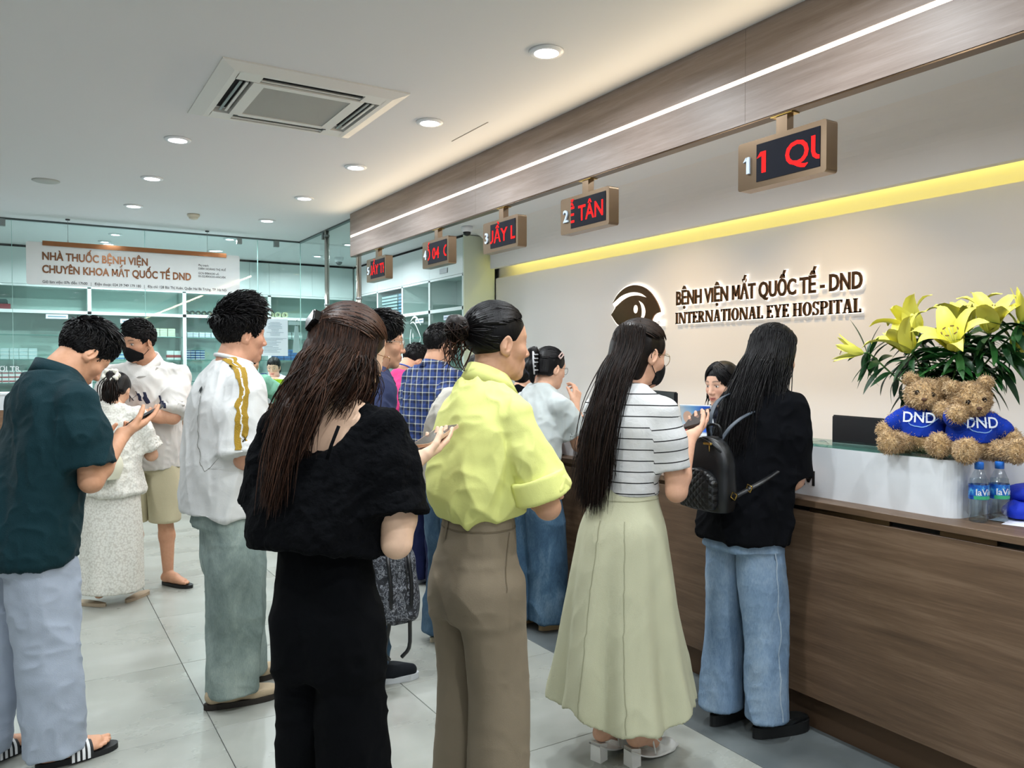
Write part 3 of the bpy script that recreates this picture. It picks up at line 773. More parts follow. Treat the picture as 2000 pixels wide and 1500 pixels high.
# ---- cabinets
M_LABEL = mat('label_card', '#dcdff0', .6)
CABF = 11.40
def cabinet(name, label, org, ux, uy, w, depth, seams, shelves, z_top, z_mid, labels_at, group, tinted=True):
    """org: front-left-bottom corner, ux along the front, uy into the cabinet"""
    ux = np.array((*ux, 0.)); uy = np.array((*uy, 0.)); o0 = np.array((*org, 0.))
    t = empty(name, tuple(o0 + ux * w / 2)); tag(t, label, 'cabinet', group)
    def bb(nm, u0, u1, v0, v1, z0, z1, m, par=t, bev=0):
        a = o0 + ux * u0 + uy * v0; b = o0 + ux * u1 + uy * v1
        lo = (min(a[0], b[0]), min(a[1], b[1]), z0); hi = (max(a[0], b[0]), max(a[1], b[1]), z1)
        return box(nm, lo, hi, m, par, bev)
    bb('back_panel', 0, w, depth - .015, depth, 0, CEIL - .002, M_CABIN)
    bb('side_panel', 0, .02, .022, depth, 0, CEIL - .002, M_CAB); bb('side_panel', w - .02, w, .022, depth, 0, CEIL - .002, M_CAB)
    ed = [0] + seams + [w]
    for a, b in zip(ed, ed[1:]): bb('upper_door', a + .0015, b - .0015, 0, .02, z_top + .012, CEIL - .03, M_CAB)
    bb('top_filler', 0, w, .004, .02, CEIL - .03, CEIL - .002, M_DARK)
    bb('upper_floor', .02, w - .02, .02, depth - .015, z_top + .012, z_top + .03, M_CAB)
    bb('upper_rail', 0, w, 0, .03, z_top - .018, z_top + .008, M_CAB)
    bb('middle_rail', 0, w, 0, .03, z_mid - .03, z_mid + .01, M_CAB)
    bb('middle_shelf', .02, w - .02, .03, depth - .02, z_mid - .02, z_mid, M_CAB)
    bb('stile', 0, .022, 0, .022, 0, z_top, M_CAB); bb('stile', w - .022, w, 0, .022, 0, z_top, M_CAB)
    for z in shelves:
        s = bb('glass_shelf', .021, w - .021, .035, depth - .02, z - .004, z + .004, M_GLASSC); bb('shelf_edge', .022, w - .022, .031, .035, z - .005, z + .005, M_GLASSE, s)
    bb('glass_door', .024, w - .024, .006, .011, 1.0, z_mid - .032, M_GLASSC)
    bb('upper_glass', .024, w - .024, .006, .011, z_mid + .012, z_top - .02, M_GLASSC)
    bb('base_door', .002, w - .002, 0, .02, .08, .98, M_CAB)
    for u, z, ww in labels_at:
        c = bb('label_card', u, u + ww, -.004, -.001, z, z + .055, M_LABEL); bb('card_print', u + .02, u + ww - .02, -.0052, -.0042, z + .02, z + .036, M_INK, c)
    return t
SH = [1.28, 1.57, 1.875]
grp = 'pharmacy display cabinets along the back wall'
cabinet('display_cabinet', 'mint display cabinet at the far left behind the pharmacy sign', (-.46, CABF), (1, 0), (0, 1), 1.14, .38, [.57], SH, 2.49, 2.175, [(.66, 2.08, .24)], grp)
cabinet('display_cabinet', 'mint display cabinet behind the masked man', (.68, CABF), (1, 0), (0, 1), 1.13, .38, [.565], SH, 2.49, 2.175, [(.35, 2.045, .22)], grp)
cabinet('display_cabinet', 'mint display cabinet behind the head of the man in white', (1.81, CABF), (1, 0), (0, 1), 1.13, .38, [.4, .86], SH, 2.49, 2.175, [], grp)
cabinet('display_cabinet', 'mint display cabinet in the far right pharmacy corner', (2.94, CABF), (1, 0), (0, 1), 1.24, .38, [.62], SH, 2.49, 2.175, [], grp)
cabinet('display_cabinet', 'mint display cabinet outside the left photo edge', (-1.6, CABF), (1, 0), (0, 1), 1.14, .38, [.57], SH, 2.49, 2.175, [], grp)
grp = 'cabinets along the side wall behind the hanging displays'
ends = [11.40, 10.48, 9.62, 8.80, 7.92]
lab = ['mint side cabinet in the pharmacy corner, farthest', 'mint side cabinet holding a stack of pale blue trays', 'mint side cabinet behind the white eye mark', 'mint side cabinet nearest the reception wall']
SH2 = [1.28, 1.57, 1.85]
for i in range(4):
    cabinet('side_cabinet', lab[i], (4.20, ends[i]), (0, -1), (1, 0), ends[i] - ends[i + 1], .38, [], SH2, 2.53, 2.16, [[], [], [(.42, 2.03, .24)], [(.4, 2.03, .22)]][i], grp)
ep = empty('cabinet_end_panel', (4.4, 7.9, 0)); tag(ep, 'tall mint end panel beside the reception wall', 'panel')
box('panel', (4.20, 7.895, 0), (4.60, 7.915, CEIL - .01), mat('sage_panel', '#d5e0cc', .45), ep)
box('name_plate', (4.192, 8.3, 2.585), (4.1975, 8.5, 2.64), mat('plate_metal', '#8f9496', .35, .5), None); tag(bpy.data.objects['name_plate'], 'small grey plate on the upper door below the fourth display', 'plate')
# white eye mark on the glass door
ey = empty('eye_decal', (4.19, 9.2, 1.75)); tag(ey, 'white outline eye mark on the side cabinet glass', 'decal')
M_VINYL = mat('white_vinyl')
def dec(name, pts, w0, w1):
    P_ = np.array(pts); T_ = np.gradient(P_, axis=0); T_ /= np.linalg.norm(T_, axis=1)[:, None]; Nn = np.stack([-T_[:, 1], T_[:, 0]], 1)
    ww = np.linspace(0, 1, len(P_)); ww = (w0 + (w1 - w0) * np.sin(ww * math.pi))[:, None]
    poly = np.concatenate([P_ + Nn * ww, (P_ - Nn * ww)[::-1]])
    V = [(4.187, 9.38 - p[0], 1.76 + p[1]) for p in poly] + [(4.190, 9.38 - p[0], 1.76 + p[1]) for p in poly]
    n = len(P_); Ff = []
    for i in range(n - 1):
        Ff += [(i, i + 1, 2*n - 2 - i, 2*n - 1 - i)]
    obj(name, V[:2*n], Ff, M_VINYL, ey)
dec('brow_line', quadb((.06, .30), (.20, .43), (.36, .24)), .004, .012)
dec('lid_line', quadb((.05, .27), (.15, .33), (.26, .20)) + quadb((.26, .20), (.34, .12), (.36, .08))[1:], .004, .009)
dec('lower_line', quadb((.36, .08), (.28, -.06), (.14, -.08)), .003, .008)
dec('iris_line', quadb((.07, .2), (.0, .05), (.09, -.1)), .004, .009)
dec('pupil_line', quadb((.12, .15), (.13, .12), (.125, .07)), .002, .012)

# ---- goods on the shelves
GC = {'white': '#e6eaec', 'navy': '#2f4f86', 'blue': '#3c76b8', 'cream': '#e2dfc2', 'pale': '#cfe0e6', 'red': '#a33a40', 'lilac': '#c9c3e0', 'grey': '#9aa6a8'}
GM = {k: mat('carton_' + k, v, .5) for k, v in GC.items()}
GI = {}
def carton(x, y, z, w, d, h, c, band, label, group):
    key = (w, d, h, c, band)
    if key not in GI:
        V, F = boxv((-w/2, -d/2, 0), (w/2, d/2, h), .002)
        o = obj('medicine_carton', V, F, GM[c], None, local=True)
        V, F = boxv((-w/2 - .0008, -d/2 - .0008, h*.25), (w/2 + .0008, d/2 + .0008, h*.55)); b = obj('printed_band', V, F, GM[band], o, local=True)
        GI[key] = (o, b)
    else:
        o0, b0 = GI[key]; o = copyobj(o0); b = copyobj(b0, o)
    o.location = (x, y, z); tag(o, label, 'medicine box', group); return o
ORD = ['one', 'two', 'three', 'four', 'five', 'six', 'seven', 'eight', 'nine']
rows = [  # x0, n, w, d, h, colour, band, layers, shelf z, label
 (1.42, 3, .09, .10, .028, 'cream', 'white', 4, 1.879, 'flat cream medicine carton stacked above the masked man'),
 (1.86, 5, .07, .09, .035, 'white', 'lilac', 2, 1.879, 'white and lilac carton stacked on the shelf behind the white-shirted man'),
 (1.84, 4, .055, .09, .032, 'navy', 'white', 4, 1.574, 'small navy medicine carton in the stack behind the man in white'),
 (1.60, 2, .085, .08, .12, 'white', 'red', 1, 1.574, 'upright white carton with red band above the masked man'),
 (1.30, 4, .03, .05, .11, 'grey', 'white', 1, 1.574, 'slim grey dispenser carton right of the masked face'),
 (.72, 6, .085, .09, .045, 'pale', 'blue', 2, 1.574, 'pale blue carton stacked on the middle shelf left of the mask'),
 (-.40, 9, .06, .09, .05, 'white', 'red', 3, 1.284, 'white carton with red print low at the far left'),
 (.40, 3, .075, .09, .05, 'white', 'red', 2, 1.284, 'white carton with red print beside the polo man'),
 (-.38, 5, .09, .1, .045, 'pale', 'white', 3, 1.574, 'pale carton stacked at the left of the polo collar'),
 (1.5, 4, .065, .09, .05, 'red', 'white', 1, 1.284, 'small red and white carton on the lower shelf'),
 (2.40, 4, .085, .09, .05, 'blue', 'white', 3, 1.574, 'blue medicine carton stacked behind the notice'),
 (2.98, 4, .09, .09, .05, 'blue', 'navy', 3, 1.574, 'blue medicine carton in the corner above the pharmacist'),
 (2.40, 5, .10, .09, .05, 'navy', 'white', 2, 1.284, 'navy carton on the lower shelf behind the pharmacist'),
 (2.98, 6, .07, .09, .10, 'grey', 'white', 1, 1.879, 'grey upright carton high in the pharmacy corner'),
 (2.1, 3, .10, .10, .05, 'white', 'blue', 2, 1.284, 'white and blue carton low behind the man in green'),
]
for (x0, n, w, d, h, c, bnd, ly, z, lb) in rows:
    for k in range(n):
        for q in range(ly): carton(x0 + w/2 + k * (w + .008), CABF + .15 + (k % 2) * .012, z + q * (h + .0005), w, d, h, c, bnd, lb + (', column %s' % ORD[k] if n > 1 else '') + (', %s layer' % (['bottom', 'second', 'third', 'top'][q] if q < ly - 1 else 'top') if ly > 1 else ''), lb.split(' carton')[0] + ' cartons')
bx = box('file_box', (-.435, CABF + .06, 2.177), (-.17, CABF + .3, 2.25), mat('red_box', '#9c2f3a', .5)); tag(bx, 'red carton at the far left of the top shelf', 'box')
bx = box('tray', (-.43, CABF + .08, 2.251), (-.2, CABF + .28, 2.31), mat('dark_teal_box', '#3d5454', .5), None, .01); tag(bx, 'dark teal tray on the red carton', 'tray')
def roll(x, y, z, r, w, label, dark=False):
    t = empty('tape_roll', (x, y, z)); tag(t, label, 'roll', 'tape rolls on the shelf')
    mb = MB(); mb.lathe([(r, -w/2), (r, w/2), (r*.45, w/2), (r*.45, -w/2), (r, -w/2)], 20, (x, y, z + r), 'y', cap=False); mb.build('band', mat('tape_dark' if dark else 'tape_cream', '#3c4646' if dark else '#d8d6b8', .5), t, True)
    mb = MB(); mb.lathe([(r*.45, -w/2), (r*.45, w/2), (r*.38, w/2), (r*.38, -w/2), (r*.45, -w/2)], 14, (x, y, z + r), 'y', cap=False); mb.build('core', mat('tape_core', '#a89a7a', .7), t, True)
for k in range(5): roll(1.85 + k * .075, CABF + .1, 2.177, .034, .05, 'dark tape roll %s in the row above the white-shirted man' % ORD[k], True)
for k in range(3): roll(2.98 + k * .10, CABF + .1, 2.177, .045, .05, 'cream tape roll %s on the shelf above the notice' % ORD[k])
# pale blue trays in the side cabinet
for k in range(7):
    t = empty('document_tray', (4.36, 10.06, 2.165 + k * .043)); z = 2.165 + k * .043
    tag(t, 'pale blue document tray, %s in the side cabinet stack' % ['lowest', 'second', 'third', 'fourth', 'fifth', 'sixth', 'topmost'][k], 'tray', 'stacked document trays')
    for nm, a, b, m in (('tray', 9.90, 10.44, 'tray_white'), ('file', 9.66, 9.86, 'tray_blue')):
        box(nm, (4.25, a, z), (4.50, b, z + .030), mat(m, '#c8dfe4' if m == 'tray_white' else '#8fb8dc', .5), t, .003)
    box('dark_gap', (4.247, 9.68, z + .031), (4.49, 10.42, z + .041), mat('tray_gap', '#3f5560', .7), t)
# tissue pack and white bags on the counter
gb = empty('green_tissue_pack', (2.58, 9.36, 1.226)); tag(gb, 'lime green tissue pack lying on the pharmacy counter', 'box')
box('carton', (2.45, 9.28, 1.226), (2.715, 9.40, 1.335), mat('lime_carton', '#a6d420', .5), gb, .004)
V, F = TXT['uni']; obj('print', place_text(V, (2.67, 9.279, 1.31), (-1, 0, 0), (0, 0, -1), (0, -1, 0), .9, .9), F, mat('dark_green_ink', '#2c5a18', .6), gb)

wb = empty('white_plastic_bag', (2.30, 9.32, 1.226)); tag(wb, 'crumpled white plastic bag on the pharmacy counter beside the green pack', 'bag')
V, F = lathev([(.0, 0), (.07, .004), (.085, .03), (.06, .065), (.025, .085), (.035, .105), (.0, .11)], 20, (2.34, 9.31, 1.226)); V = np.array(V); rs_ = np.random.RandomState(2); V += rs_.randn(*V.shape)*.004; V[:, 2] = np.maximum(V[:, 2], 1.2262)
obj('bag', V, F, mat('white_plastic', '#e4ebee', .35), wb, True)
# ================================================================== distance-field modelling of bodies, garments and hair
def unit(v):
    v = np.asarray(v, float); return v / (np.linalg.norm(v) + 1e-12)
class Field:
    def __init__(s, lo, hi, h):
        s.lo = np.asarray(lo, float); s.h = h
        s.n = np.ceil((np.asarray(hi, float) - s.lo) / h).astype(int) + 1
        s.ax = [s.lo[i] + h * np.arange(s.n[i]) for i in range(3)]
        s.d = np.full(s.n, 10.0, np.float32)
    def _sub(s, lo, hi, mg):
        sl = []
        for i in range(3):
            a = int(max(0, math.floor((lo[i] - mg - s.lo[i]) / s.h))); b = int(min(s.n[i], math.ceil((hi[i] + mg - s.lo[i]) / s.h) + 1))
            if b <= a: return None
            sl.append(slice(a, b))
        X = s.ax[0][sl[0]][:, None, None]; Y = s.ax[1][sl[1]][None, :, None]; Z = s.ax[2][sl[2]][None, None, :]
        return tuple(sl), X.astype(np.float32), Y.astype(np.float32), Z.astype(np.float32)
    def add(s, prim, k=0.0, mode='u'):
        f, lo, hi = prim
        r = s._sub(lo, hi, k + 3 * s.h)
        if r is None: return s
        sl, X, Y, Z = r
        d = f(X, Y, Z); a = s.d[sl]
        if mode == 'u':
            m = np.minimum(a, d)
            if k: m = m - np.square(np.maximum(k - np.abs(a - d), 0)) / (4 * k)
        elif mode == 's':
            d = -d; m = np.maximum(a, d)
            if k: m = m + np.square(np.maximum(k - np.abs(a - d), 0)) / (4 * k)
        s.d[sl] = m; return s
    def cut(s, c, n, k=0.0):
        """drop what lies on the side of the plane that n points to"""
        n = unit(n); X = s.ax[0][:, None, None]; Y = s.ax[1][None, :, None]; Z = s.ax[2][None, None, :]
        d = ((X - c[0]) * n[0] + (Y - c[1]) * n[1] + (Z - c[2]) * n[2]).astype(np.float32)
        m = np.maximum(s.d, d)
        if k: m = m + np.square(np.maximum(k - np.abs(s.d - d), 0)) / (4 * k)
        s.d = m; return s
    def mesh(s):
        D = s.d.copy()
        for ax in range(3):
            for e in (0, -1):
                ix = [slice(None)] * 3; ix[ax] = e; D[tuple(ix)] = np.maximum(D[tuple(ix)], s.h * .5)
        S = D < 0
        c = np.zeros([k - 1 for k in D.shape], np.uint8)
        for i in (0, 1):
            for j in (0, 1):
                for k in (0, 1):
                    c += S[i:S.shape[0]-1+i, j:S.shape[1]-1+j, k:S.shape[2]-1+k]
        act = (c > 0) & (c < 8)
        I = np.argwhere(act)
        if len(I) == 0: return np.zeros((0, 3)), np.zeros((0, 4), int)
        idx = np.full(act.shape, -1, np.int32); idx[act] = np.arange(len(I))
        off = np.array([(i, j, k) for i in (0, 1) for j in (0, 1) for k in (0, 1)])
        vals = np.stack([D[I[:, 0]+o[0], I[:, 1]+o[1], I[:, 2]+o[2]] for o in off], 1)
        P = np.zeros((len(I), 3)); C = np.zeros(len(I))
        for a in range(8):
            for b in range(a + 1, 8):
                if np.abs(off[a] - off[b]).sum() != 1: continue
                va, vb = vals[:, a], vals[:, b]; m = (va < 0) != (vb < 0)
                t = np.where(m, va / np.where(m, va - vb, 1), 0)[:, None]
                P += np.where(m[:, None], off[a] + t * (off[b] - off[a]), 0); C += m
        V = s.lo + (I + P / C[:, None]) * s.h
        Fs = []
        for ax in range(3):
            u, v = (ax + 1) % 3, (ax + 2) % 3
            sa = [slice(None)] * 3; sb = [slice(None)] * 3; sa[ax] = slice(0, -1); sb[ax] = slice(1, None)
            A = S[tuple(sa)]; B = S[tuple(sb)]
            e = np.argwhere(A != B); ok = (e[:, u] > 0) & (e[:, v] > 0) & (e[:, u] < D.shape[u]-1) & (e[:, v] < D.shape[v]-1); e = e[ok]
            flip = A[e[:, 0], e[:, 1], e[:, 2]]
            q = []
            for du, dv in ((-1, -1), (0, -1), (0, 0), (-1, 0)):
                w = e.copy(); w[:, u] += du; w[:, v] += dv; q.append(idx[w[:, 0], w[:, 1], w[:, 2]])
            q = np.stack(q, 1); q[~flip] = q[~flip][:, ::-1]; Fs.append(q)
        return V, np.concatenate(Fs)
def bbox_pts(P, r):
    P = np.asarray(P, float); return P.min(0) - r, P.max(0) + r
def rcone(a, b, ra, rb):
    a = np.asarray(a, np.float32); b = np.asarray(b, np.float32); ab = b - a; L = float(ab @ ab) + 1e-9
    def f(X, Y, Z):
        px, py, pz = X - a[0], Y - a[1], Z - a[2]
        t = np.clip((px * ab[0] + py * ab[1] + pz * ab[2]) / L, 0, 1)
        return np.sqrt((px - t*ab[0])**2 + (py - t*ab[1])**2 + (pz - t*ab[2])**2) - (ra + (rb - ra) * t)
    lo, hi = bbox_pts([a, b], max(ra, rb)); return f, lo, hi
def ball(c, r): return rcone(c, np.asarray(c) + 1e-4, r, r)
def ell(c, r, R=None):
    """ellipsoid; R rows are its own axes"""
    c = np.asarray(c, np.float32); r = np.asarray(r, np.float32); M = np.eye(3) if R is None else np.asarray(R)
    def f(X, Y, Z):
        px, py, pz = X - c[0], Y - c[1], Z - c[2]
        q = [(px*M[i][0] + py*M[i][1] + pz*M[i][2]) / r[i] for i in range(3)]
        k0 = np.sqrt(q[0]**2 + q[1]**2 + q[2]**2); k1 = np.sqrt((q[0]/r[0])**2 + (q[1]/r[1])**2 + (q[2]/r[2])**2) + 1e-6
        return k0 * (k0 - 1) / k1
    m = max(r); return f, c - m, c + m
def sloft(st, n=2.2, mod=None):
    """stacked super-ellipse sections: rows (z, cx, cy, rx, ry_front, ry_back), z rising"""
    st = np.asarray(st, float); zs = st[:, 0]
    def f(X, Y, Z):
        z = Z[0, 0, :]; zc = np.clip(z, zs[0], zs[-1])
        # smooth interpolation through the sections
        i = np.clip(np.searchsorted(zs, zc) - 1, 0, len(zs) - 2); t = (zc - zs[i]) / (zs[i+1] - zs[i])
        sl = np.gradient(st, zs, axis=0)
        h = (zs[i+1] - zs[i])[:, None]; t_ = t[:, None]
        g = (2*t_**3 - 3*t_**2 + 1)*st[i] + (t_**3 - 2*t_**2 + t_)*h*sl[i] + (-2*t_**3 + 3*t_**2)*st[i+1] + (t_**3 - t_**2)*h*sl[i+1]
        g = g.astype(np.float32); cx, cy, rx, rf, rb = (np.maximum(g[:, k], -9)[None, None, :] for k in range(1, 6))
        dx, dy = X - cx, Y - cy; ry = np.where(dy > 0, rf, rb)
        if mod is not None:
            a = np.arctan2(dy / ry, dx / rx); s_ = 1 + mod(a, Z); rx = rx * s_; ry = ry * s_
        q = (np.abs(dx / rx) ** n + np.abs(dy / ry) ** n) ** (1 / n)
        d = (q - 1) * np.minimum(rx, ry)
        dz = np.maximum(zs[0] - Z, Z - zs[-1])
        return np.where(dz > 0, np.sqrt(np.maximum(d, 0)**2 + dz**2), np.maximum(d, dz)).astype(np.float32)
    m = 1.35
    lo = np.array([(st[:, 1] - m*st[:, 3]).min(), (st[:, 2] - m*st[:, 5]).min(), zs[0]]); hi = np.array([(st[:, 1] + m*st[:, 3]).max(), (st[:, 2] + m*st[:, 4]).max(), zs[-1]])
    return f, lo, hi
def vnormals(V, F):
    a = V[F[:, 2]] - V[F[:, 0]]; b = V[F[:, 3]] - V[F[:, 1]]; n = np.cross(a, b)
    N = np.zeros_like(V)
    for k in range(4): np.add.at(N, F[:, k], n)
    return N / (np.linalg.norm(N, axis=1)[:, None] + 1e-12)
def relax(V, F, it=1, w=.5):
    for _ in range(it):
        A = np.zeros_like(V); C = np.zeros(len(V))
        for k in range(4):
            for j in (1, 3):
                np.add.at(A, F[:, k], V[F[:, (k + j) % 4]]); np.add.at(C, F[:, k], 1)
        V = V * (1 - w) + w * A / np.maximum(C, 1)[:, None]
    return V
_pt = np.random.RandomState(5).rand(4096)
def vnoise(P, seed=0):
    i = np.floor(P).astype(np.int64); f = P - i; f = f * f * (3 - 2 * f); r = 0
    for dx in (0, 1):
        for dy in (0, 1):
            for dz in (0, 1):
                h = ((i[:, 0]+dx)*73856093 ^ (i[:, 1]+dy)*19349663 ^ (i[:, 2]+dz)*83492791 ^ (seed*2654435761)) & 4095
                r = r + _pt[h] * (f[:, 0] if dx else 1-f[:, 0]) * (f[:, 1] if dy else 1-f[:, 1]) * (f[:, 2] if dz else 1-f[:, 2])
    return r
def folds(V, N, layers, seed=0):
    """cloth folds: ridged noise stretched along the fold direction; layers of (amp, across 1/m, along 1/m, direction, weight fn)"""
    out = V.copy()
    for q, (amp, ka, kl, dr, wf) in enumerate(layers):
        d = unit(dr); ref = np.array([0, 0, 1.]) if abs(d[2]) < .8 else np.array([1., 0, 0]); u = unit(np.cross(d, ref)); w = np.cross(d, u)
        p = np.stack([V @ u * ka, V @ w * ka, V @ d * kl], 1)
        p = p + .6 * np.stack([vnoise(p * .5 + 7, seed+q), vnoise(p * .5 + 31, seed+q+3), vnoise(p * .5 + 57, seed+q+5)], 1)
        n = vnoise(p + 13.7 * q, seed + q * 7); r = 1 - np.abs(2 * n - 1); r = r ** 1.3 - .5
        wt = wf(V) if wf is not None else 1.0
        out = out + N * (amp * r * wt)[:, None]
    return out
def ik(sh, wr, L1, L2, hint):
    sh, wr = np.asarray(sh, float), np.asarray(wr, float); d = wr - sh; L = np.linalg.norm(d)
    if L > (L1 + L2) * .999: wr = sh + d / L * (L1 + L2) * .999; d = wr - sh; L = np.linalg.norm(d)
    a = (L1**2 - L2**2 + L**2) / (2 * L); hgt = math.sqrt(max(L1**2 - a*a, 1e-6)); u = d / L
    h = np.asarray(hint, float); h = unit(h - u * (h @ u)); return sh + u * a + h * hgt, wr
def rotm(yaw=0, pitch=0, roll=0):
    """head turn: yaw to its right, pitch down, roll to its right shoulder (degrees); columns are right, forward, up"""
    y, p, r = map(math.radians, (yaw, pitch, roll))
    Rz = np.array([[math.cos(y), math.sin(y), 0], [-math.sin(y), math.cos(y), 0], [0, 0, 1]])
    Rx = np.array([[1, 0, 0], [0, math.cos(p), math.sin(p)], [0, -math.sin(p), math.cos(p)]])
    Ry = np.array([[math.cos(r), 0, math.sin(r)], [0, 1, 0], [-math.sin(r), 0, math.cos(r)]])
    return Rz @ Rx @ Ry

# ------------------------------------------------------------------ materials of people
def skin_mat(name):
    t = NT(name); a = t.attr('tint'); n = t.noise(t.coord(), 60, 3)
    m = t.mix(.06, a.outputs[0], t.ramp(n, [(.3, '#8a5a46'), (.7, '#ffdcc4')])); t.l(m, t.p.inputs['Base Color'])
    t.set(Roughness=.52); 
    t.p.inputs['Specular IOR Level'].default_value = .4
    t.bump(t.noise(t.coord(), 260, 2), .05, .001); return t.m
M_SKIN = skin_mat('skin')
def cloth(name, color, rough=.85, weave=420, ws=.12, wr=18, wrs=.25, var=.10, sheen=.03, spec=.2):
    if name in MATS: return MATS[name]
    t = NT(name); v = t.coord('Object'); n = t.noise(v, 6, 5)
    c = lin(color); mx = t.n('ShaderNodeMix', data_type='RGBA')
    mx.inputs[6].default_value = (*[x * (1 - var) for x in c], 1); mx.inputs[7].default_value = (*[min(1, x * (1 + var)) for x in c], 1); t.l(n, mx.inputs[0]); t.l(mx.outputs[2], t.p.inputs['Base Color'])
    h = t.math('ADD', t.math('MULTIPLY', t.noise(v, wr, 5, .6, .8), wrs), t.math('MULTIPLY', t.noise(v, weave, 2), ws)); t.bump(h, .6, .012)
    t.set(Roughness=rough); t.p.inputs['Specular IOR Level'].default_value = spec; t.p.inputs['Sheen Weight'].default_value = sheen
    MATS[name] = t.m; return t.m
def denim(name, c0, c1, c2):
    t = NT(name); v = t.coord('Object', (1, 1, .45)); n = t.noise(v, 7, 6, .65, .5)
    w = t.noise(t.coord('Object', (1, 1, .2)), 320, 2)
    f = t.math('ADD', t.math('MULTIPLY', n, .8), t.math('MULTIPLY', w, .2)); t.base(t.ramp(f, [(.32, c0), (.5, c1), (.68, c2)]))
    t.set(Roughness=.85); t.p.inputs['Specular IOR Level'].default_value = .2
    t.bump(t.math('ADD', t.math('MULTIPLY', t.noise(t.coord(), 22, 5, .6, 1.0), .3), t.math('MULTIPLY', w, .1)), .7, .012); MATS[name] = t.m; return t.m
def hair_mat(name, c0, c1, rough=.42):
    t = NT(name); a = t.attr('strand'); n = t.noise(t.coord('Object', (1, 1, .25)), 45, 3)
    f = t.math('ADD', t.math('MULTIPLY', a.outputs['Fac'], .7), t.math('MULTIPLY', n, .3))
    t.base(t.ramp(f, [(.15, c0), (.85, c1)])); t.set(Roughness=rough); t.p.inputs['Specular IOR Level'].default_value = .22
    t.bump(t.noise(t.coord('Object', (1, 1, .12)), 380, 2), .35, .003); MATS[name] = t.m; return t.m
M_HBLK = hair_mat('black_hair', '#060506', '#141112'); M_HDK = hair_mat('dark_brown_hair', '#0b0807', '#2a1c15'); M_HBR = hair_mat('brown_hair', '#120b08', '#4a2f21')

# ------------------------------------------------------------------ parts of a figure
def fattr(o, name, vals):
    a = o.data.attributes.new(name, 'FLOAT', 'POINT'); a.data.foreach_set('value', np.asarray(vals, np.float32))
def cattr(o, name, cols):
    a = o.data.attributes.new(name, 'FLOAT_COLOR', 'POINT'); c = np.ones((len(cols), 4), np.float32); c[:, :3] = cols; a.data.foreach_set('color', c.ravel())
def hand_prims(wr, d, pn, side, curl=(.5, .5, .5, .5), thumb=.5, s=1.0, spread=1.0, tdir=0.0):
    """wr wrist, d pointing direction, pn palm normal (out of the palm), side +1 right hand, -1 left"""
    d = unit(d); pn = unit(np.asarray(pn, float) - d * (np.asarray(pn, float) @ d)); lat = np.cross(d, pn) * side   # towards the thumb
    wr = np.asarray(wr, float); pr = []
    # palm
    for o in (-.027, -.009, .009, .027):
        pr.append((rcone(wr + d*.012*s + lat*o*.7*s, wr + d*.083*s + lat*o*s*1.02, .0145*s, .0125*s), .012))
    root = wr + d*.086*s
    ln = [(.040, .026, .020), (.044, .029, .022), (.041, .027, .021), (.032, .021, .018)]
    for f in range(4):
        o = (.029, .0098, -.0095, -.028)[f]; p = root + lat*o*s*spread - d*(0, 0, .003, .010)[f]*s; ang = 0
        fan = (.10, .02, -.04, -.12)[f] * spread
        for j in range(3):
            ang += (0.85, 1.25, .8)[j] * curl[f] * (1 if j else 1.0)
            dr = unit(d*math.cos(ang) + pn*math.sin(ang) + lat*fan*math.cos(ang))
            q = p + dr*ln[f][j]*s; r0 = (.0098, .0088, .0078)[j]*s; r1 = (.0090, .0080, .0066)[j]*s
            if f == 3: r0 *= .88; r1 *= .88
            pr.append((rcone(p, q, r0, r1), .004)); p = q
    # thumb leaves the side of the palm near its base
    p = wr + d*.030*s + lat*.026*s + pn*.006*s
    a = .75 - .35*thumb; dr = unit(d*math.cos(a) + lat*math.sin(a)*(1-.6*thumb) + pn*(.35 + .7*thumb)*math.sin(a))
    q = p + dr*.042*s; pr.append((rcone(wr + d*.02*s + lat*.014*s, p, .015*s, .0145*s), .012)); pr.append((rcone(p, q, .0138*s, .0105*s), .008))
    dr2 = unit(dr + d*(.5) + pn*(.25 + .55*thumb) - lat*.45*thumb); q2 = q + dr2*.030*s; pr.append((rcone(q, q2, .0104*s, .0094*s), .004))
    dr3 = unit(dr2 + pn*.3*thumb - lat*.2*thumb); q3 = q2 + dr3*.022*s; pr.append((rcone(q2, q3, .0092*s, .0072*s), .004))
    return pr, lat
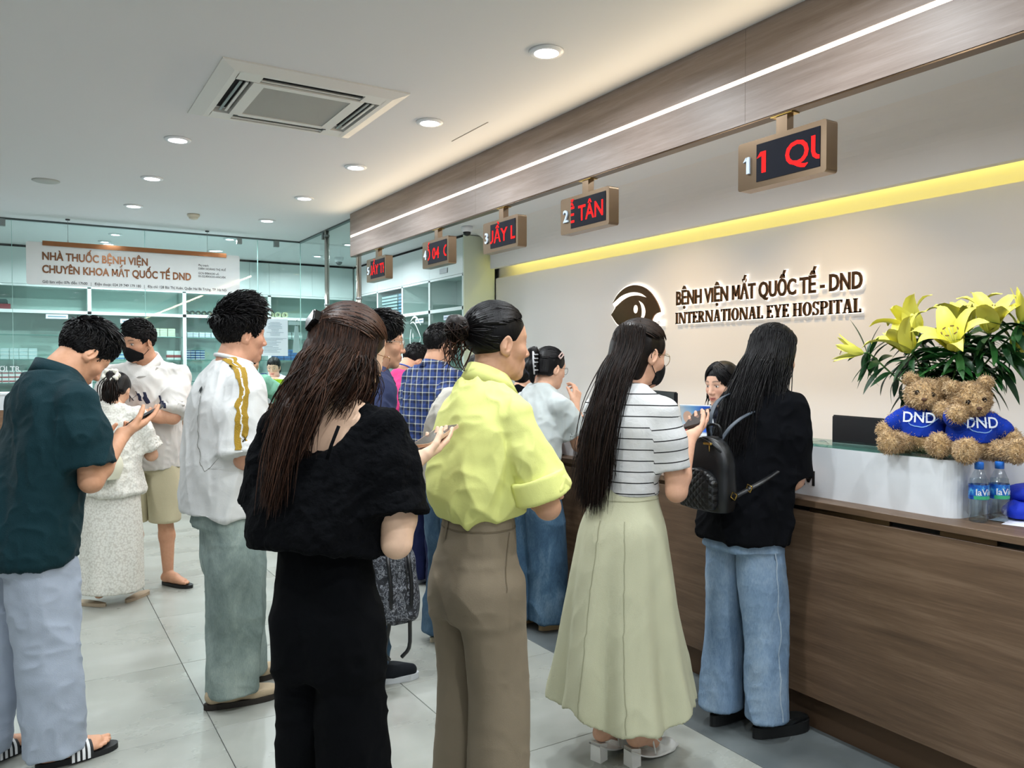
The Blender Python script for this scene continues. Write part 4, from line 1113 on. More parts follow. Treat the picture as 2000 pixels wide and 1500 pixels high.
def head_prims(sex, nb, s):
    """head in its own frame (x right, y forward, z up, 0 at eye level), metres for a 0.228 m head, scaled by s; nb neck base in that frame"""
    f = sex == 'f'; L = []
    def A(p, k=.02, mode='u'): L.append((p, k, mode))
    def e(c, r, **kw): return ell(np.array(c)*s, np.array(r)*s, **kw)
    def rc_(a, b, ra, rb): return rcone(np.array(a)*s, np.array(b)*s, ra*s, rb*s)
    A(e((0, -.014, .034), (.0745, .094, .084)))
    A(e((0, .030, .012), (.064, .060, .078)), .03)
    A(e((0, .030, -.050), (.056 if not f else .052, .056, .062)), .03)
    A(rc_((-.030, .020, -.078), (-.008, .066, -.097), .022, .017), .02); A(rc_((.030, .020, -.078), (.008, .066, -.097), .022, .017), .02)
    A(rc_((-.048, -.004, -.050), (-.030, .03, -.082), .018, .018), .025); A(rc_((.048, -.004, -.050), (.030, .03, -.082), .018, .018), .025)
    A(e((0, .070, -.098), (.019, .016, .016)), .015)
    for sx in (-1, 1):
        A(e((sx*.040, .052, -.026), (.024, .026, .022)), .02)
        A(rc_((sx*.012, .083, .022), (sx*.044, .068, .024), .0085, .0075), .012)
        A(e((sx*.031, .096, .001), (.017, .013, .0125)), .012, 's')
        A(e((sx*.031, .0745, .001), (.0125, .0125, .0118)), .002)
        A(rc_((sx*.018, .0845, .0095), (sx*.044, .0755, .0085), .0036, .0034), .003); A(rc_((sx*.019, .0830, -.0085), (sx*.043, .0745, -.0075), .003, .003), .003)
    A(rc_((0, .084, .012), (0, .100, -.026), .0075, .0105), .012); A(e((0, .103, -.033), (.0115, .012, .0095)), .008)
    for sx in (-1, 1): A(e((sx*.0125, .094, -.037), (.0085, .0105, .0075)), .006)
    A(e((0, .076, -.066), (.030, .018, .020)), .015)
    A(rc_((-.021, .080, -.0655), (0, .0945, -.0615), .0040, .0062), .004); A(rc_((.021, .080, -.0655), (0, .0945, -.0615), .0040, .0062), .004)
    A(rc_((-.019, .080, -.070), (0, .0915, -.0735), .0042, .0070), .004); A(rc_((.019, .080, -.070), (0, .0915, -.0735), .0042, .0070), .004)
    A(rc_((-.019, .0905, -.0672), (.019, .0905, -.0672), .0012, .0012), .003, 's')
    # ears
    for sx in (-1, 1):
        c = np.array((sx*.0785, -.010, -.010)); ax = np.array([unit((1*sx, -.42, 0)), unit((0, .13, 1)), unit((sx*.42, 1, -.05))])
        R = np.array([ax[0], np.cross(ax[1], ax[0]), ax[1]])
        A(e(c, (.0085, .0205, .0325), R=R), .006)
        A(e(c + np.array((sx*.0095, .002, .003)), (.0085, .0125, .0215), R=R), .004, 's')
        A(rc_(c + np.array((sx*.002, -.001, .012)), c + np.array((sx*.004, -.005, -.010)), .0038, .0044), .004)
        A(e(c + np.array((-sx*.004, .009, -.026)), (.007, .009, .009)), .006)
        A(e(c + np.array((0, .011, -.006)), (.006, .005, .007)), .004)
    nb = np.asarray(nb, float) / s; rr = .052 if f else .061
    A(rc_((0, -.022, -.055), nb*.6 + np.array((0, -.022, -.055))*.4, rr*.97, rr), .03); A(rc_(nb*.6 + np.array((0, -.022, -.055))*.4, nb, rr, rr*1.1), .03)
    return L
def build_head(P, hres):
    s = P['hs']; M = P['hM']; c = P['head']; nb = M.T @ (P['neckb'] - c)
    lo = np.array((-.105, -.125, -.135))*s; hi = np.array((.105, .125, .13))*s
    lo = np.minimum(lo, nb - .03); lo[:2] = np.minimum(lo[:2], nb[:2] - .075); hi[:2] = np.maximum(hi[:2], nb[:2] + .075)
    F_ = Field(lo, hi, hres)
    for p, k, m in head_prims(P['sex'], nb, s): F_.add(p, k, m)
    V, F = F_.mesh(); V = relax(V, F, 1, .35)
    q = V / s; base = np.array(lin(P['skin'])); col = np.tile(base, (len(V), 1))
    def blend(w, c): 
        nonlocal col
        w = np.clip(w, 0, 1)[:, None]; col = col * (1 - w) + w * np.array(lin(c))
    ax = np.abs(q[:, 0]); fr = q[:, 1] > .05
    blend(.35*np.exp(-((ax-.040)/.022)**2 - ((q[:, 2]+.030)/.02)**2)*fr, '#c8705c')
    lipw = np.exp(-((q[:, 2]+.0675)/.0095)**4) * np.exp(-(ax/.0225)**6) * (q[:, 1] > .076)
    blend(lipw*.85, '#b04a48' if P['sex'] == 'f' else '#a9645a')
    blend(np.exp(-((q[:, 2]+.0672)/.0016)**2)*np.exp(-(ax/.021)**6)*(q[:, 1] > .076)*.7, '#4a1d1c')
    eb = np.exp(-((q[:, 2] - .0255 - .004*np.cos((ax-.03)/.02*1.5))/.0042)**2) * np.clip((.049-ax)/.006, 0, 1) * np.clip((ax-.010)/.004, 0, 1) * fr
    blend(eb*.85, '#1d1613')
    eye = ((ax-.031)**2/.0115**2 + (q[:, 2]-.001)**2/.0056**2 < 1) & (q[:, 1] > .078)
    blend(eye*1.0, '#d9d4d0'); blend((((ax-.031)**2 + (q[:, 2]-.001)**2 < .0058**2) & (q[:, 1] > .078))*1.0, '#17100d')
    blend(np.exp(-((q[:, 2]-.0085)/.0026)**2)*np.clip((.046-ax)/.004, 0, 1)*np.clip((ax-.016)/.004, 0, 1)*(q[:, 1] > .07)*.85, '#17110f')
    return V @ M.T + c, F, col
def arm_prims(P, sd):
    A = P['arm'][sd]; f = P['sex'] == 'f'; b = P['bulk']
    sh, el, wr = A['sh'], A['el'], A['wr']
    r0 = P['shr']; up = sh*.45 + el*.55
    pr = [(rcone(sh + (el - sh)*.10, up, r0*b, (.040 if f else .046)*b), .02), (rcone(up, el, (.040 if f else .046)*b, (.036 if f else .041)*b), .02)]
    mid = el*.72 + wr*.28
    pr += [(rcone(el, mid, (.037 if f else .041)*b, (.038 if f else .043)*b), .02), (rcone(mid, wr, (.037 if f else .042)*b, (.0235 if f else .027)*b), .02)]
    hp, lat = hand_prims(wr, A['hd'], A['pn'], sd, A.get('curl', (.5,)*4), A.get('thumb', .5), P['hands'], A.get('spread', 1.0))
    pr.append((rcone(wr, wr + unit(A['hd'])*.02, .0235 if f else .027, .020), .015))
    return pr, hp
def build_arm(P, sd, res):
    pr, hp = arm_prims(P, sd); los = [p[0][1] for p in pr + hp]; his = [p[0][2] for p in pr + hp]
    F_ = Field(np.min(los, 0) - .012, np.max(his, 0) + .012, res)
    for p, k in pr: F_.add(p, k)
    G = Field.__new__(Field); G.__dict__.update(F_.__dict__)
    for p, k in hp: F_.add(p, k)
    return F_.mesh()

def hold_phone(P, sd, case, label, lift=.026, fwd=.10, **kw):
    A = P['arm'][sd]; d = unit(A['hd']); n = unit(np.asarray(A['pn'], float) - d*(np.asarray(A['pn'], float) @ d)); lat = np.cross(d, n)*sd
    return phone(l2w(P, A['wr'] + d*fwd + n*lift + lat*A.get('plat', .0)), d2w(P, d), d2w(P, n), case, label, **kw)
def person(name_label, pos, face, H, sex='f', skin='#d9a487', lean=0.0, sway=0.0, head=None, hyaw=0, hpitch=0, hroll=0, arms=None, bulk=1.0,
           legs=None, res=.006, hres=.0034, bare_torso=False, bare_legs=False, hscale=1.0, sit=0.0, swk=1.0, hipx=.052, shr=.032):
    """joints in a frame with +Y the way the body faces, +X its right, Z up"""
    P = dict(sex=sex, skin=skin, H=H, bulk=bulk, res=res, shr=shr); f = sex == 'f'
    root = empty('person', pos, -math.radians(face)); tag(root, name_label, 'person'); P['root'] = root
    WL[root.name] = Vector((0, 0, 0))
    P['hip'] = np.array((0, 0, .525*H)); P['chest'] = np.array((sway*.6, lean*.6, .72*H)); P['neckb'] = np.array((sway, lean, .845*H))
    P['hs'] = H*.1345/.228*hscale
    P['hM'] = rotm(hyaw, hpitch, hroll)
    if head is None: head = P['neckb'] + np.array((0, .012, .042))*H/1.66 + P['hM'] @ np.array((0, .028, .100))*H/1.66
    P['head'] = np.asarray(head, float)
    sw = (.108 if f else .121)*H*bulk**.5*swk; P['sw'] = sw; P['hands'] = H/1.72*(.98 if f else 1.05)*1.03
    P['arm'] = {}
    for sd in (1, -1):
        a = dict((arms or {}).get(sd, {})); sh = np.array((sd*sw + sway*.9, lean*.92 + a.get('shy', 0), .798*H + a.get('shz', 0)))
        wr = np.array(a.get('w', (sd*(sw+.05), .04 + lean*.4, .49*H)))
        el, wr = ik(sh, wr, .178*H, .148*H, a.get('hint', (sd*.35, -1, -.2))); a.update(sh=sh, el=el, wr=wr)
        a.setdefault('hd', unit(wr - el)); a.setdefault('pn', (-sd, 0, 0)); P['arm'][sd] = a
    lg = legs or {}; P['leg'] = {}
    for sd in (1, -1):
        q = lg.get(sd, {}); hp = np.array((sd*hipx*H, 0, .52*H)); ank = np.array((*q.get('f', (sd*.06*H, -.02)), .055*H + q.get('lift', 0)))
        kn = (hp*.46 + ank*.54) + np.array((0, q.get('kb', .02), 0)); P['leg'][sd] = dict(hip=hp, knee=kn, ank=ank, yaw=q.get('yaw', sd*8))
    # ---- skin: head, arms, torso and legs in one figure
    Vs, Fs, Cs, n = [], [], [], 0
    def put(V, F, C=None):
        nonlocal n
        if len(V) == 0: return
        Vs.append(V); Fs.append(F + n); n += len(V); Cs.append(np.tile(np.array(lin(skin)), (len(V), 1)) if C is None else C)
    put(*build_head(P, hres))
    for sd in (1, -1):
        V, F = build_arm(P, sd, P['arm'][sd].get('res', .0042)); A = P['arm'][sd]
        C = np.tile(np.array(lin(skin)), (len(V), 1)); dist = np.linalg.norm(V - A['wr'] - unit(A['hd'])*.12*P['hands'], axis=1); w = .25*np.clip(1 - dist/.07, 0, 1)[:, None]
        put(V, F, C*(1-w) + w*np.array(lin('#d98a72')))
    T = Field(np.array((-.3, -.25, .45*H)), np.array((.3, .3 + max(0, lean), .88*H)), .010 if not bare_torso else .005)
    wq = 1.0 if f else 1.12
    T.add(sloft([(.47*H, 0, 0, .062*H, .042*H, .046*H), (.53*H, 0, 0, .072*H*(1 if f else .94), .046*H, .050*H), (.615*H, sway*.3, lean*.3, .066*H*wq, .047*H, .045*H), (.70*H, sway*.6, lean*.6, .082*H*wq, .062*H, .055*H), (.775*H, sway*.8, lean*.85, .090*H*wq, .058*H, .058*H), (.815*H, sway*.9, lean*.95, .070*H*wq, .040*H, .045*H)], 2.3))
    for sd in (1, -1):
        T.add(rcone(P['neckb'] + np.array((sd*.02, -.012, -.005)), P['arm'][sd]['sh'] + np.array((-sd*.02, 0, .004)), .038*(H/1.66), .030*(H/1.66) if not bare_torso else .042), .035)
        T.add(ball(P['arm'][sd]['sh'], P['shr']), .03)
    T.add(rcone(P['neckb'] + np.array((0, -.01, -.03)), P['neckb'] + np.array((0, 0, .02)), .052, .050), .03)
    put(*T.mesh())
    for sd in (1, -1):
        L = P['leg'][sd]; G = Field(np.min([L['hip'], L['knee'], L['ank']], 0) - .11, np.max([L['hip'], L['knee'], L['ank']], 0) + np.array((.11, .13, .05)), .012 if not bare_legs else .006)
        G.lo[2] = 0.0 if False else G.lo[2]
        cal = L['knee']*.62 + L['ank']*.38 + np.array((0, -.018, 0))
        G.add(rcone(L['hip'], L['knee'], .070*bulk, .050)); G.add(rcone(L['knee'], cal, .050, .052), .02); G.add(rcone(cal, L['ank'], .051, .034), .02)
        yw = math.radians(L['yaw']); fd = np.array((math.sin(yw), math.cos(yw), 0))
        L['fd'] = fd
        put(*G.mesh())
    P['_skin'] = (Vs, Fs, Cs)
    P['put'] = put
    return P
def finish_body(P):
    Vs, Fs, Cs = P['_skin']
    o = obj('body', np.concatenate(Vs), np.concatenate(Fs), M_SKIN, P['root'], True, local=True); cattr(o, 'tint', np.concatenate(Cs)); return o
def garment(P, name, F_, m, layers=None, seed=0, it=1, extra=None, attrs=None, w=.5):
    V, F = F_.mesh(); V = relax(V, F, it, w)
    if layers: 
        N = vnormals(V, F); V0 = V; V = folds(V, N, layers, seed)
    o = obj(name, V, F, m, P['root'], True, local=True)
    if attrs:
        for k, fn in attrs.items(): fattr(o, k, fn(V))
    return o
def shirt(P, m, hem, sleeve=.75, st=None, slr=(.075, .085), lay=None, hemcut=None, neck=.062, name='shirt', seed=1, neckz=0, res=None, yoke=.058, k=.05, neckfn=None, slcut=True, sadd=None, attrs=True, it=1, ks=None):
    """st: trunk sections (z, cx, cy, rx, rf, rb); sleeve: share of the upper arm covered (over 1 reaches the forearm)"""
    H = P['H']; res = res or P['res']; st = np.array(st, float); st[:, 3] *= 1 - .22*np.clip((st[:, 0] - .775*H)/(.06*H), 0, 1)
    pts = [np.array((r[1], r[2], r[0])) for r in st]
    lo = np.array(((st[:, 1]-st[:, 3]).min(), (st[:, 2]-st[:, 5]).min(), hem)) - .05; hi = np.array(((st[:, 1]+st[:, 3]).max(), (st[:, 2]+st[:, 4]).max(), P['neckb'][2] + .03)) + .05
    ends = {}
    for sd in (1, -1):
        A = P['arm'][sd]; e = A['sh'] + (A['el'] - A['sh'])*min(sleeve, 1) + ((A['wr'] - A['el'])*(sleeve - 1) if sleeve > 1 else 0); ends[sd] = e
        lo = np.minimum(lo, np.minimum(A['sh'], e) - max(slr) - .03); hi = np.maximum(hi, np.maximum(A['sh'], e) + max(slr) + .03)
    F_ = Field(lo, hi, res)
    F_.add(sloft(st, 2.3))
    nb = P['neckb']
    for sd in (1, -1):
        A = P['arm'][sd]; F_.add(rcone(nb + np.array((sd*.030, -.012, -.022)), A['sh'] + np.array((-sd*.012, 0, .004)), yoke*.86, yoke*.76), k)
    if hemcut is None: F_.cut((0, 0, hem), (0, 0, -1))
    else: F_.cut(*hemcut)
    S = Field(lo, hi, res)
    for sd in (1, -1):
        A = P['arm'][sd]; S1 = Field(lo, hi, res); e = ends[sd]; u = unit(A['el'] - A['sh'])
        if sleeve > 1:
            u = unit(A['wr'] - A['el']); S1.add(rcone(A['sh'], A['el'], slr[0], (slr[0]+slr[1])/2), 0); S1.add(rcone(A['el'], e + u*.03, (slr[0]+slr[1])/2, slr[1]), .02)
        else:
            md = A['sh'] + (e - A['sh'])*.5; S1.add(rcone(A['sh'] + u*.005, md, slr[0]*.70, slr[0]), 0); S1.add(rcone(md, e + u*.03, slr[0], slr[1]*1.03), .03)
        far = e; n_ = u
        X, Y, Z = S1.ax[0][:, None, None], S1.ax[1][None, :, None], S1.ax[2][None, None, :]
        pl = ((X-far[0])*n_[0] + (Y-far[1])*n_[1] + (Z-far[2])*n_[2]).astype(np.float32); S1.d = np.maximum(S1.d, pl)
        # hollow the cuff
        X_ = np.maximum(S1.d + .010, -(pl + .05)); S1.d = np.maximum(S1.d, -X_)
        S.d = np.minimum(S.d, S1.d)
    a, b = F_.d, S.d; kk = ks or k; F_.d = np.minimum(a, b) - np.square(np.maximum(kk - np.abs(a - b), 0))/(4*kk)
    for sd in (1, -1):   # keep cuffs crisp after the blend
        A = P['arm'][sd]
    if sadd: sadd(F_)
    if neckfn: neckfn(F_)
    else: F_.add(rcone(nb + np.array((0, .012, -.012 + neckz)), nb + np.array((0, .03, .10)), neck, neck + .02), .012, 's')
    def sv(V):
        d = V[:, 2].copy()
        for sd in (1, -1):
            A = P['arm'][sd]; ab = A['el'] - A['sh']; L = np.linalg.norm(ab); t = ((V - A['sh']) @ ab)/L
            rad = np.linalg.norm((V - A['sh']) - t[:, None]*ab/L, axis=1); inside = (rad < slr[1] + .02) & (t > .02) & (np.abs(V[:, 0] - P['neckb'][0]) > P['sw']*.78)
            d = np.where(inside, A['sh'][2] - t, d)
        return d
    return garment(P, name, F_, m, lay, seed, it, attrs={'sv': sv} if attrs else None)
def leg_stations(L, w, z0, z1, flare=None, bend=1.0):
    """w: list of (t from hip 0 to floor 1, rx, ry)"""
    out = []
    for t, rx, rf, rb in w:
        z = z1 + (z0 - z1)*t
        hz, kz, az = L['hip'][2], L['knee'][2], L['ank'][2]
        if z > kz: u = np.clip((hz - z)/(hz - kz), 0, 1); c = L['hip']*(1-u) + L['knee']*u
        else: u = np.clip((kz - z)/(kz - az), 0, 1); c = L['knee']*(1-u) + L['ank']*u
        out.append((z, c[0], c[1], rx, rf, rb))
    return sorted(out)
def trousers(P, m, waist, hemz, pelvis, legw, lay=None, name='trousers', seed=2, res=None, crotch=.035, hem_tilt=0.0, cross=False):
    res = res or P['res']; H = P['H']
    t0, *r_ = legw[0]; legw = [(0, *[q*.55 for q in r_]), (.045, *[q*.88 for q in r_]), (.11, *r_)] + [q for q in legw[1:] if q[0] > .14]
    sts = {sd: leg_stations(P['leg'][sd], legw, hemz, .52*H) for sd in (1, -1)}
    allst = np.array(sts[1] + sts[-1] + pelvis); lo = np.array(((allst[:, 1]-allst[:, 3]).min(), (allst[:, 2]-allst[:, 5]).min(), hemz)) - .04; hi = np.array(((allst[:, 1]+allst[:, 3]).max(), (allst[:, 2]+allst[:, 4]).max(), waist)) + .04
    F_ = Field(lo, hi, res)
    for sd in (1, -1): F_.add(sloft(sts[sd], 2.2), .012)
    F_.add(sloft(sorted(pelvis), 2.3), crotch)
    F_.cut((0, 0, waist), (0, 0, 1)); F_.cut((0, 0, hemz), (0, hem_tilt, -1))
    return garment(P, name, F_, m, lay, seed, 1)
def strands(P, name, paths, r0, m, parent, r1=.25, sides=3, var=None, kind=None):
    """paths (n, k, 3): tapered tubes, one per lock of hair"""
    Pn = np.asarray(paths, float); n, k, _ = Pn.shape
    T = np.gradient(Pn, axis=1); T /= np.linalg.norm(T, axis=2)[..., None] + 1e-9
    ref = np.array((.31, .55, .77)); N = np.cross(T, ref); N /= np.linalg.norm(N, axis=2)[..., None] + 1e-9; B = np.cross(T, N)
    tt = np.linspace(0, 1, k); rad = (np.broadcast_to(r0, (n,))[:, None]*np.minimum(1, (tt*6 + .5))*(1 - (1-r1)*tt**2.2))
    rad[:, -1] *= .35
    V = []
    for q in range(sides):
        a = 2*math.pi*q/sides; V.append(Pn + rad[..., None]*(math.cos(a)*N + math.sin(a)*B))
    V = np.stack(V, 2).reshape(-1, 3)        # n,k,sides
    base = (np.arange(n)*k*sides)[:, None, None] + (np.arange(k-1)*sides)[None, :, None]
    q = np.arange(sides)[None, None, :]; q2 = (np.arange(sides)+1) % sides; q2 = q2[None, None, :]
    F = np.stack([base+q, base+q2, base+sides+q2, base+sides+q], -1).reshape(-1, 4)
    o = obj(name, V, F, m, parent, True, local=True)
    rv = np.random.RandomState(len(V) % 997).rand(n) if var is None else var
    fattr(o, 'strand', np.repeat(rv, k*sides)); o['kind'] = 'stuff'
    return o
def bez(p, k):
    """p: (n,4,3) control points -> (n,k,3)"""
    p = np.asarray(p, float); t = np.linspace(0, 1, k)[None, :, None]
    return (1-t)**3*p[:, None, 0] + 3*t*(1-t)**2*p[:, None, 1] + 3*t*t*(1-t)*p[:, None, 2] + t**3*p[:, None, 3]
def cat(p, k):
    """Catmull-Rom through p (n,m,3) with k samples"""
    p = np.asarray(p, float); m = p.shape[1]; e = np.concatenate([2*p[:, :1]-p[:, 1:2], p, 2*p[:, -1:]-p[:, -2:-1]], 1)
    out = []
    for t in np.linspace(0, m-1-1e-6, k):
        i = int(t); u = t - i; a, b, c, d = (e[:, i+j] for j in range(4))
        out.append(.5*((2*b) + (-a+c)*u + (2*a-5*b+4*c-d)*u*u + (-a+3*b-3*c+d)*u**3))
    return np.stack(out, 1)
HC, HR = np.array((0, -.016, .036)), np.array((.0815, .1015, .0915))    # hair cap ellipsoid in head units
def on_cap(P, dirs, out=0.0):
    d = np.asarray(dirs, float); d = d/np.linalg.norm(d, axis=-1)[..., None]
    q = HC + d*(HR + out); return (q*P['hs']) @ P['hM'].T + P['head']
def slerp(a, b, k):
    a = a/np.linalg.norm(a, axis=-1)[:, None]; b = b/np.linalg.norm(b, axis=-1)[:, None]; om = np.arccos(np.clip((a*b).sum(1), -1, 1))[:, None, None]
    t = np.linspace(0, 1, k)[None, :, None]; return (np.sin((1-t)*om)*a[:, None] + np.sin(t*om)*b[:, None])/np.sin(om)
def cap_mesh(P, cuts, grow=0.0, res=.005, extra=None):
    """hair volume on the skull, in head frame; cuts: list of (point, normal) dropped, 'ear' hollow kept clear"""
    s = P['hs']; F_ = Field((HC - HR - .06)*s - .02, (HC + HR + .06)*s + .02, res)
    F_.add(ell(HC*s, (HR + grow)*s))
    for c, n in cuts: F_.cut(np.array(c)*s, n, .006)
    if extra: extra(F_, s)
    V, F = F_.mesh(); V = relax(V, F, 1, .4); return V, F
def short_hair(P, m=None, n=1700, length=.036, comb=(.1, .9, -.2), lift=.35, top=1.5, fade=True, seed=0, nape=-.062, front=.060, grow=.004, side=.004, fringe=.5):
    m = m or M_HBLK; s = P['hs']
    def ex(F_, s):
        # clear the face, the ears and the neck
        F_.add(ell(np.array((0, .115, -.045))*s, np.array((.095, .075, .108))*s), .012, 's')
        for sx in (-1, 1): F_.add(ell(np.array((sx*.085, .012, -.040))*s, np.array((.03, .040, .046))*s), .008, 's')
        F_.cut(np.array((0, -.05, nape))*s, (0, .25, -1), .012)
        # fuller crown
        F_.add(ell(np.array((0, .005, .075))*s, np.array((.070, .080, .050 + grow*4))*s), .02)
        F_.add(ell(np.array((0, .115, -.040))*s, np.array((.095, .070, .098))*s), .010, 's')
        for sx in (-1, 1): F_.add(ell(np.array((sx*.080, .002, -.034))*s, np.array((.03, .031, .044))*s), .006, 's')
    V, F = cap_mesh(P, [], grow, .0045, ex)
    N = vnormals(V, F); V2 = V + N*((vnoise(V*np.array((90, 40, 40)), 3) - .5)*.005)[:, None]
    o = obj('hair', V2 @ P['hM'].T + P['head'], F, m, P['root'], True, local=True); fattr(o, 'strand', vnoise(V*120, 2))
    rs = np.random.RandomState(seed + 11); pick = rs.randint(0, len(V), n*2); out = ((V[pick]/s - HC)/HR); keep = (np.linalg.norm(out, axis=1) > .93); pick = pick[keep][:n]
    p = V[pick]; nn = N[pick]; q = p/s
    topw = np.clip((q[:, 2] - .03)/.07, 0, 1)[:, None]
    comb = np.array(comb); d = comb*topw + (1 - topw)*np.array((0, -.25, -1.0)) + rs.randn(len(p), 3)*.28
    d = d - nn*(d*nn).sum(1)[:, None]; d /= np.linalg.norm(d, axis=1)[:, None] + 1e-9
    ln = (length*(.35 + .65*topw[:, 0]*top)*(.6 + .6*rs.rand(len(p)))*np.where(q[:, 1] > .045, fringe, 1.0))*s; lf = (lift*(.25 + .75*topw[:, 0]))
    pts = np.stack([p - nn*.004, p + d*ln[:, None]*.4 + nn*(ln*lf*.55)[:, None], p + d*ln[:, None]*.8 + nn*(ln*lf*.75)[:, None], p + d*ln[:, None]*1.12 + nn*(ln*lf*.6)[:, None]], 1)
    paths = cat(pts, 5)
    strands(P, 'hair_strands', paths @ P['hM'].T + P['head'], .0028*s*(.6 + .8*rs.rand(len(p))), m, o, r1=.3)
    return o
def ear_free(F_, s):
    for sx in (-1, 1): F_.add(ell(np.array((sx*.088, .012, -.028))*s, np.array((.026, .036, .046))*s), .008, 's')
def glasses(P, m=None, r=.0225, rect=False):
    m = m or mat('thin_gold_metal', '#a98d5a', .3, 1.0); s = P['hs']; root = P['root']; mb = MB()
    def T(p): return (np.array(p)*s) @ P['hM'].T + P['head']
    for sx in (-1, 1):
        a = np.linspace(0, 2*math.pi, 25); mb.tube([T((sx*.033 + r*math.cos(t)*1.06, .103 - .010*abs(.5 + .5*sx*math.cos(t))*1, -.002 + r*math.sin(t)*.92)) for t in a], .0011, 6, False)
        mb.tube([T((sx*.0565, .094, .006)), T((sx*.076, .078, .008)), T((sx*.083, .01, .004)), T((sx*.081, -.018, -.006))], .0011, 6)
    mb.tube([T((-.011, .104, .003)), T((0, .109, .005)), T((.011, .104, .003))], .0011, 6)
    return mb.build('glasses', m, root, True, local=True)
def face_mask(P, m):
    """pleated mask over nose, mouth and chin with ear loops"""
    s = P['hs']; F_ = Field(np.array((-.09, .0, -.13))*s, np.array((.09, .14, .02))*s, .0036)
    for p, k, md in head_prims(P['sex'], np.array((0, -.05, -.2))*s, s)[:14]: F_.add(p, k, md)
    F_.add(ell(np.array((0, .082, -.05))*s, np.array((.034, .034, .048))*s), .03)
    F_.d -= .0045
    for sx in (-1, 1): F_.cut(np.array((0, .105, -.006))*s, (sx*.42, -.45, 1), .008); F_.cut(np.array((0, .085, -.116))*s, (sx*.55, .3, -1), .010)
    for sx in (-1, 1): F_.cut(np.array((sx*.062, .035, -.04))*s, (sx*.5, -1, 0), .006)
    V, F = F_.mesh(); V = relax(V, F, 2, .5)
    o = obj('face_mask', V @ P['hM'].T + P['head'], F, m, P['root'], True, local=True)
    for sx in (-1, 1):
        mb = MB(); T = lambda p: (np.array(p)*s) @ P['hM'].T + P['head']
        mb.tube([T((sx*.060, .050, -.012)), T((sx*.074, .02, .004)), T((sx*.086, -.014, .014)), T((sx*.088, -.026, -.006)), T((sx*.076, -.008, -.04)), T((sx*.058, .045, -.082))], .0016, 6)
        mb.build('ear_loop', m, o, True, local=True)
    return o
def foot_frame(L, at=None):
    a = L['ank']; fd = L['fd']; rt = np.array((fd[1], -fd[0], 0)); return np.array((a[0], a[1], 0)), fd, rt
def outline(L, length, wid, heel=.05, pts=30, point=1.0):
    """sole outline in the floor plane: heel behind the ankle, widest at the ball"""
    o, fd, rt = foot_frame(L); U = []
    for i in range(pts):
        t = 2*math.pi*i/pts; u = -math.cos(t)     # -1 heel .. 1 toe
        y = (u*.5 + .5)*length - heel; prof = (1 - abs(u)**2.6)**.5 if abs(u) < 1 else 0
        if u > .35 and point != 1.0: prof = prof*(1 - (u - .35)/.65*(1 - 1/point))
        w_ = wid*(.78 + .22*math.sin(min(1, max(-.4, u))*1.3))*prof; U.append(o + fd*y + rt*w_*(1 if math.sin(t) >= 0 else -1))
    return np.array(U)
def sole(P, L, length, wid, z0, z1, m, parent=None, name='sole', heel=.05, grow=0, point=1.0, zf=None):
    U = outline(L, length, wid + grow, heel, point=point); n = len(U)
    V = np.concatenate([U + (0, 0, z0), U + (0, 0, z1)]); 
    F = [tuple(range(n-1, -1, -1)), tuple(range(n, 2*n))] + [(i, (i+1) % n, n+(i+1) % n, n+i) for i in range(n)]
    return obj(name, V, F, m, parent or P['root'], False, local=True)
def shoe(P, sd, m, ms, length=.27, wid=.048, h=.085, sole_h=.025, heel=.055, name='shoe', toe=.035, open_top=True, lace=None, point=1.0, res=.0045, collar=.052):
    L = P['leg'][sd]; o, fd, rt = foot_frame(L); z = sole_h
    F_ = Field(np.minimum(o - .12, o + fd*length - .08) - .02, np.maximum(o + .12, o + fd*length + .08) + np.array((.02, .02, .16)), res)
    ln = length - heel
    F_.add(rcone(o - fd*(heel - .036) + (0, 0, z + .032), o + fd*(ln*.45) + (0, 0, z + .026), .036, .037), .01)
    F_.add(rcone(o + fd*(ln*.45) + (0, 0, z + .026), o + fd*(ln - toe) + (0, 0, z + .016), wid*.9, toe*.86 if point == 1.0 else toe*.5), .02)
    F_.add(rcone(o - fd*.005 + (0, 0, z + .03), o - fd*.012 + (0, 0, h), .04, .041), .02)
    F_.add(rcone(o + (0, 0, z + .04), o + fd*(ln*.5) + (0, 0, z + .03), .038, .034), .02)
    F_.cut((0, 0, z), (0, 0, -1)); F_.cut(o - fd*.01 + (0, 0, h), unit(np.array((0, 0, 1.)) + fd*.12))
    V, F = F_.mesh(); V = relax(V, F, 1, .5); b = obj(name, V, F, m, P['root'], True, local=True)
    sole(P, L, length + .008, wid, 0.001, z + .004, ms, b, heel=heel + .004, point=point)
    return b
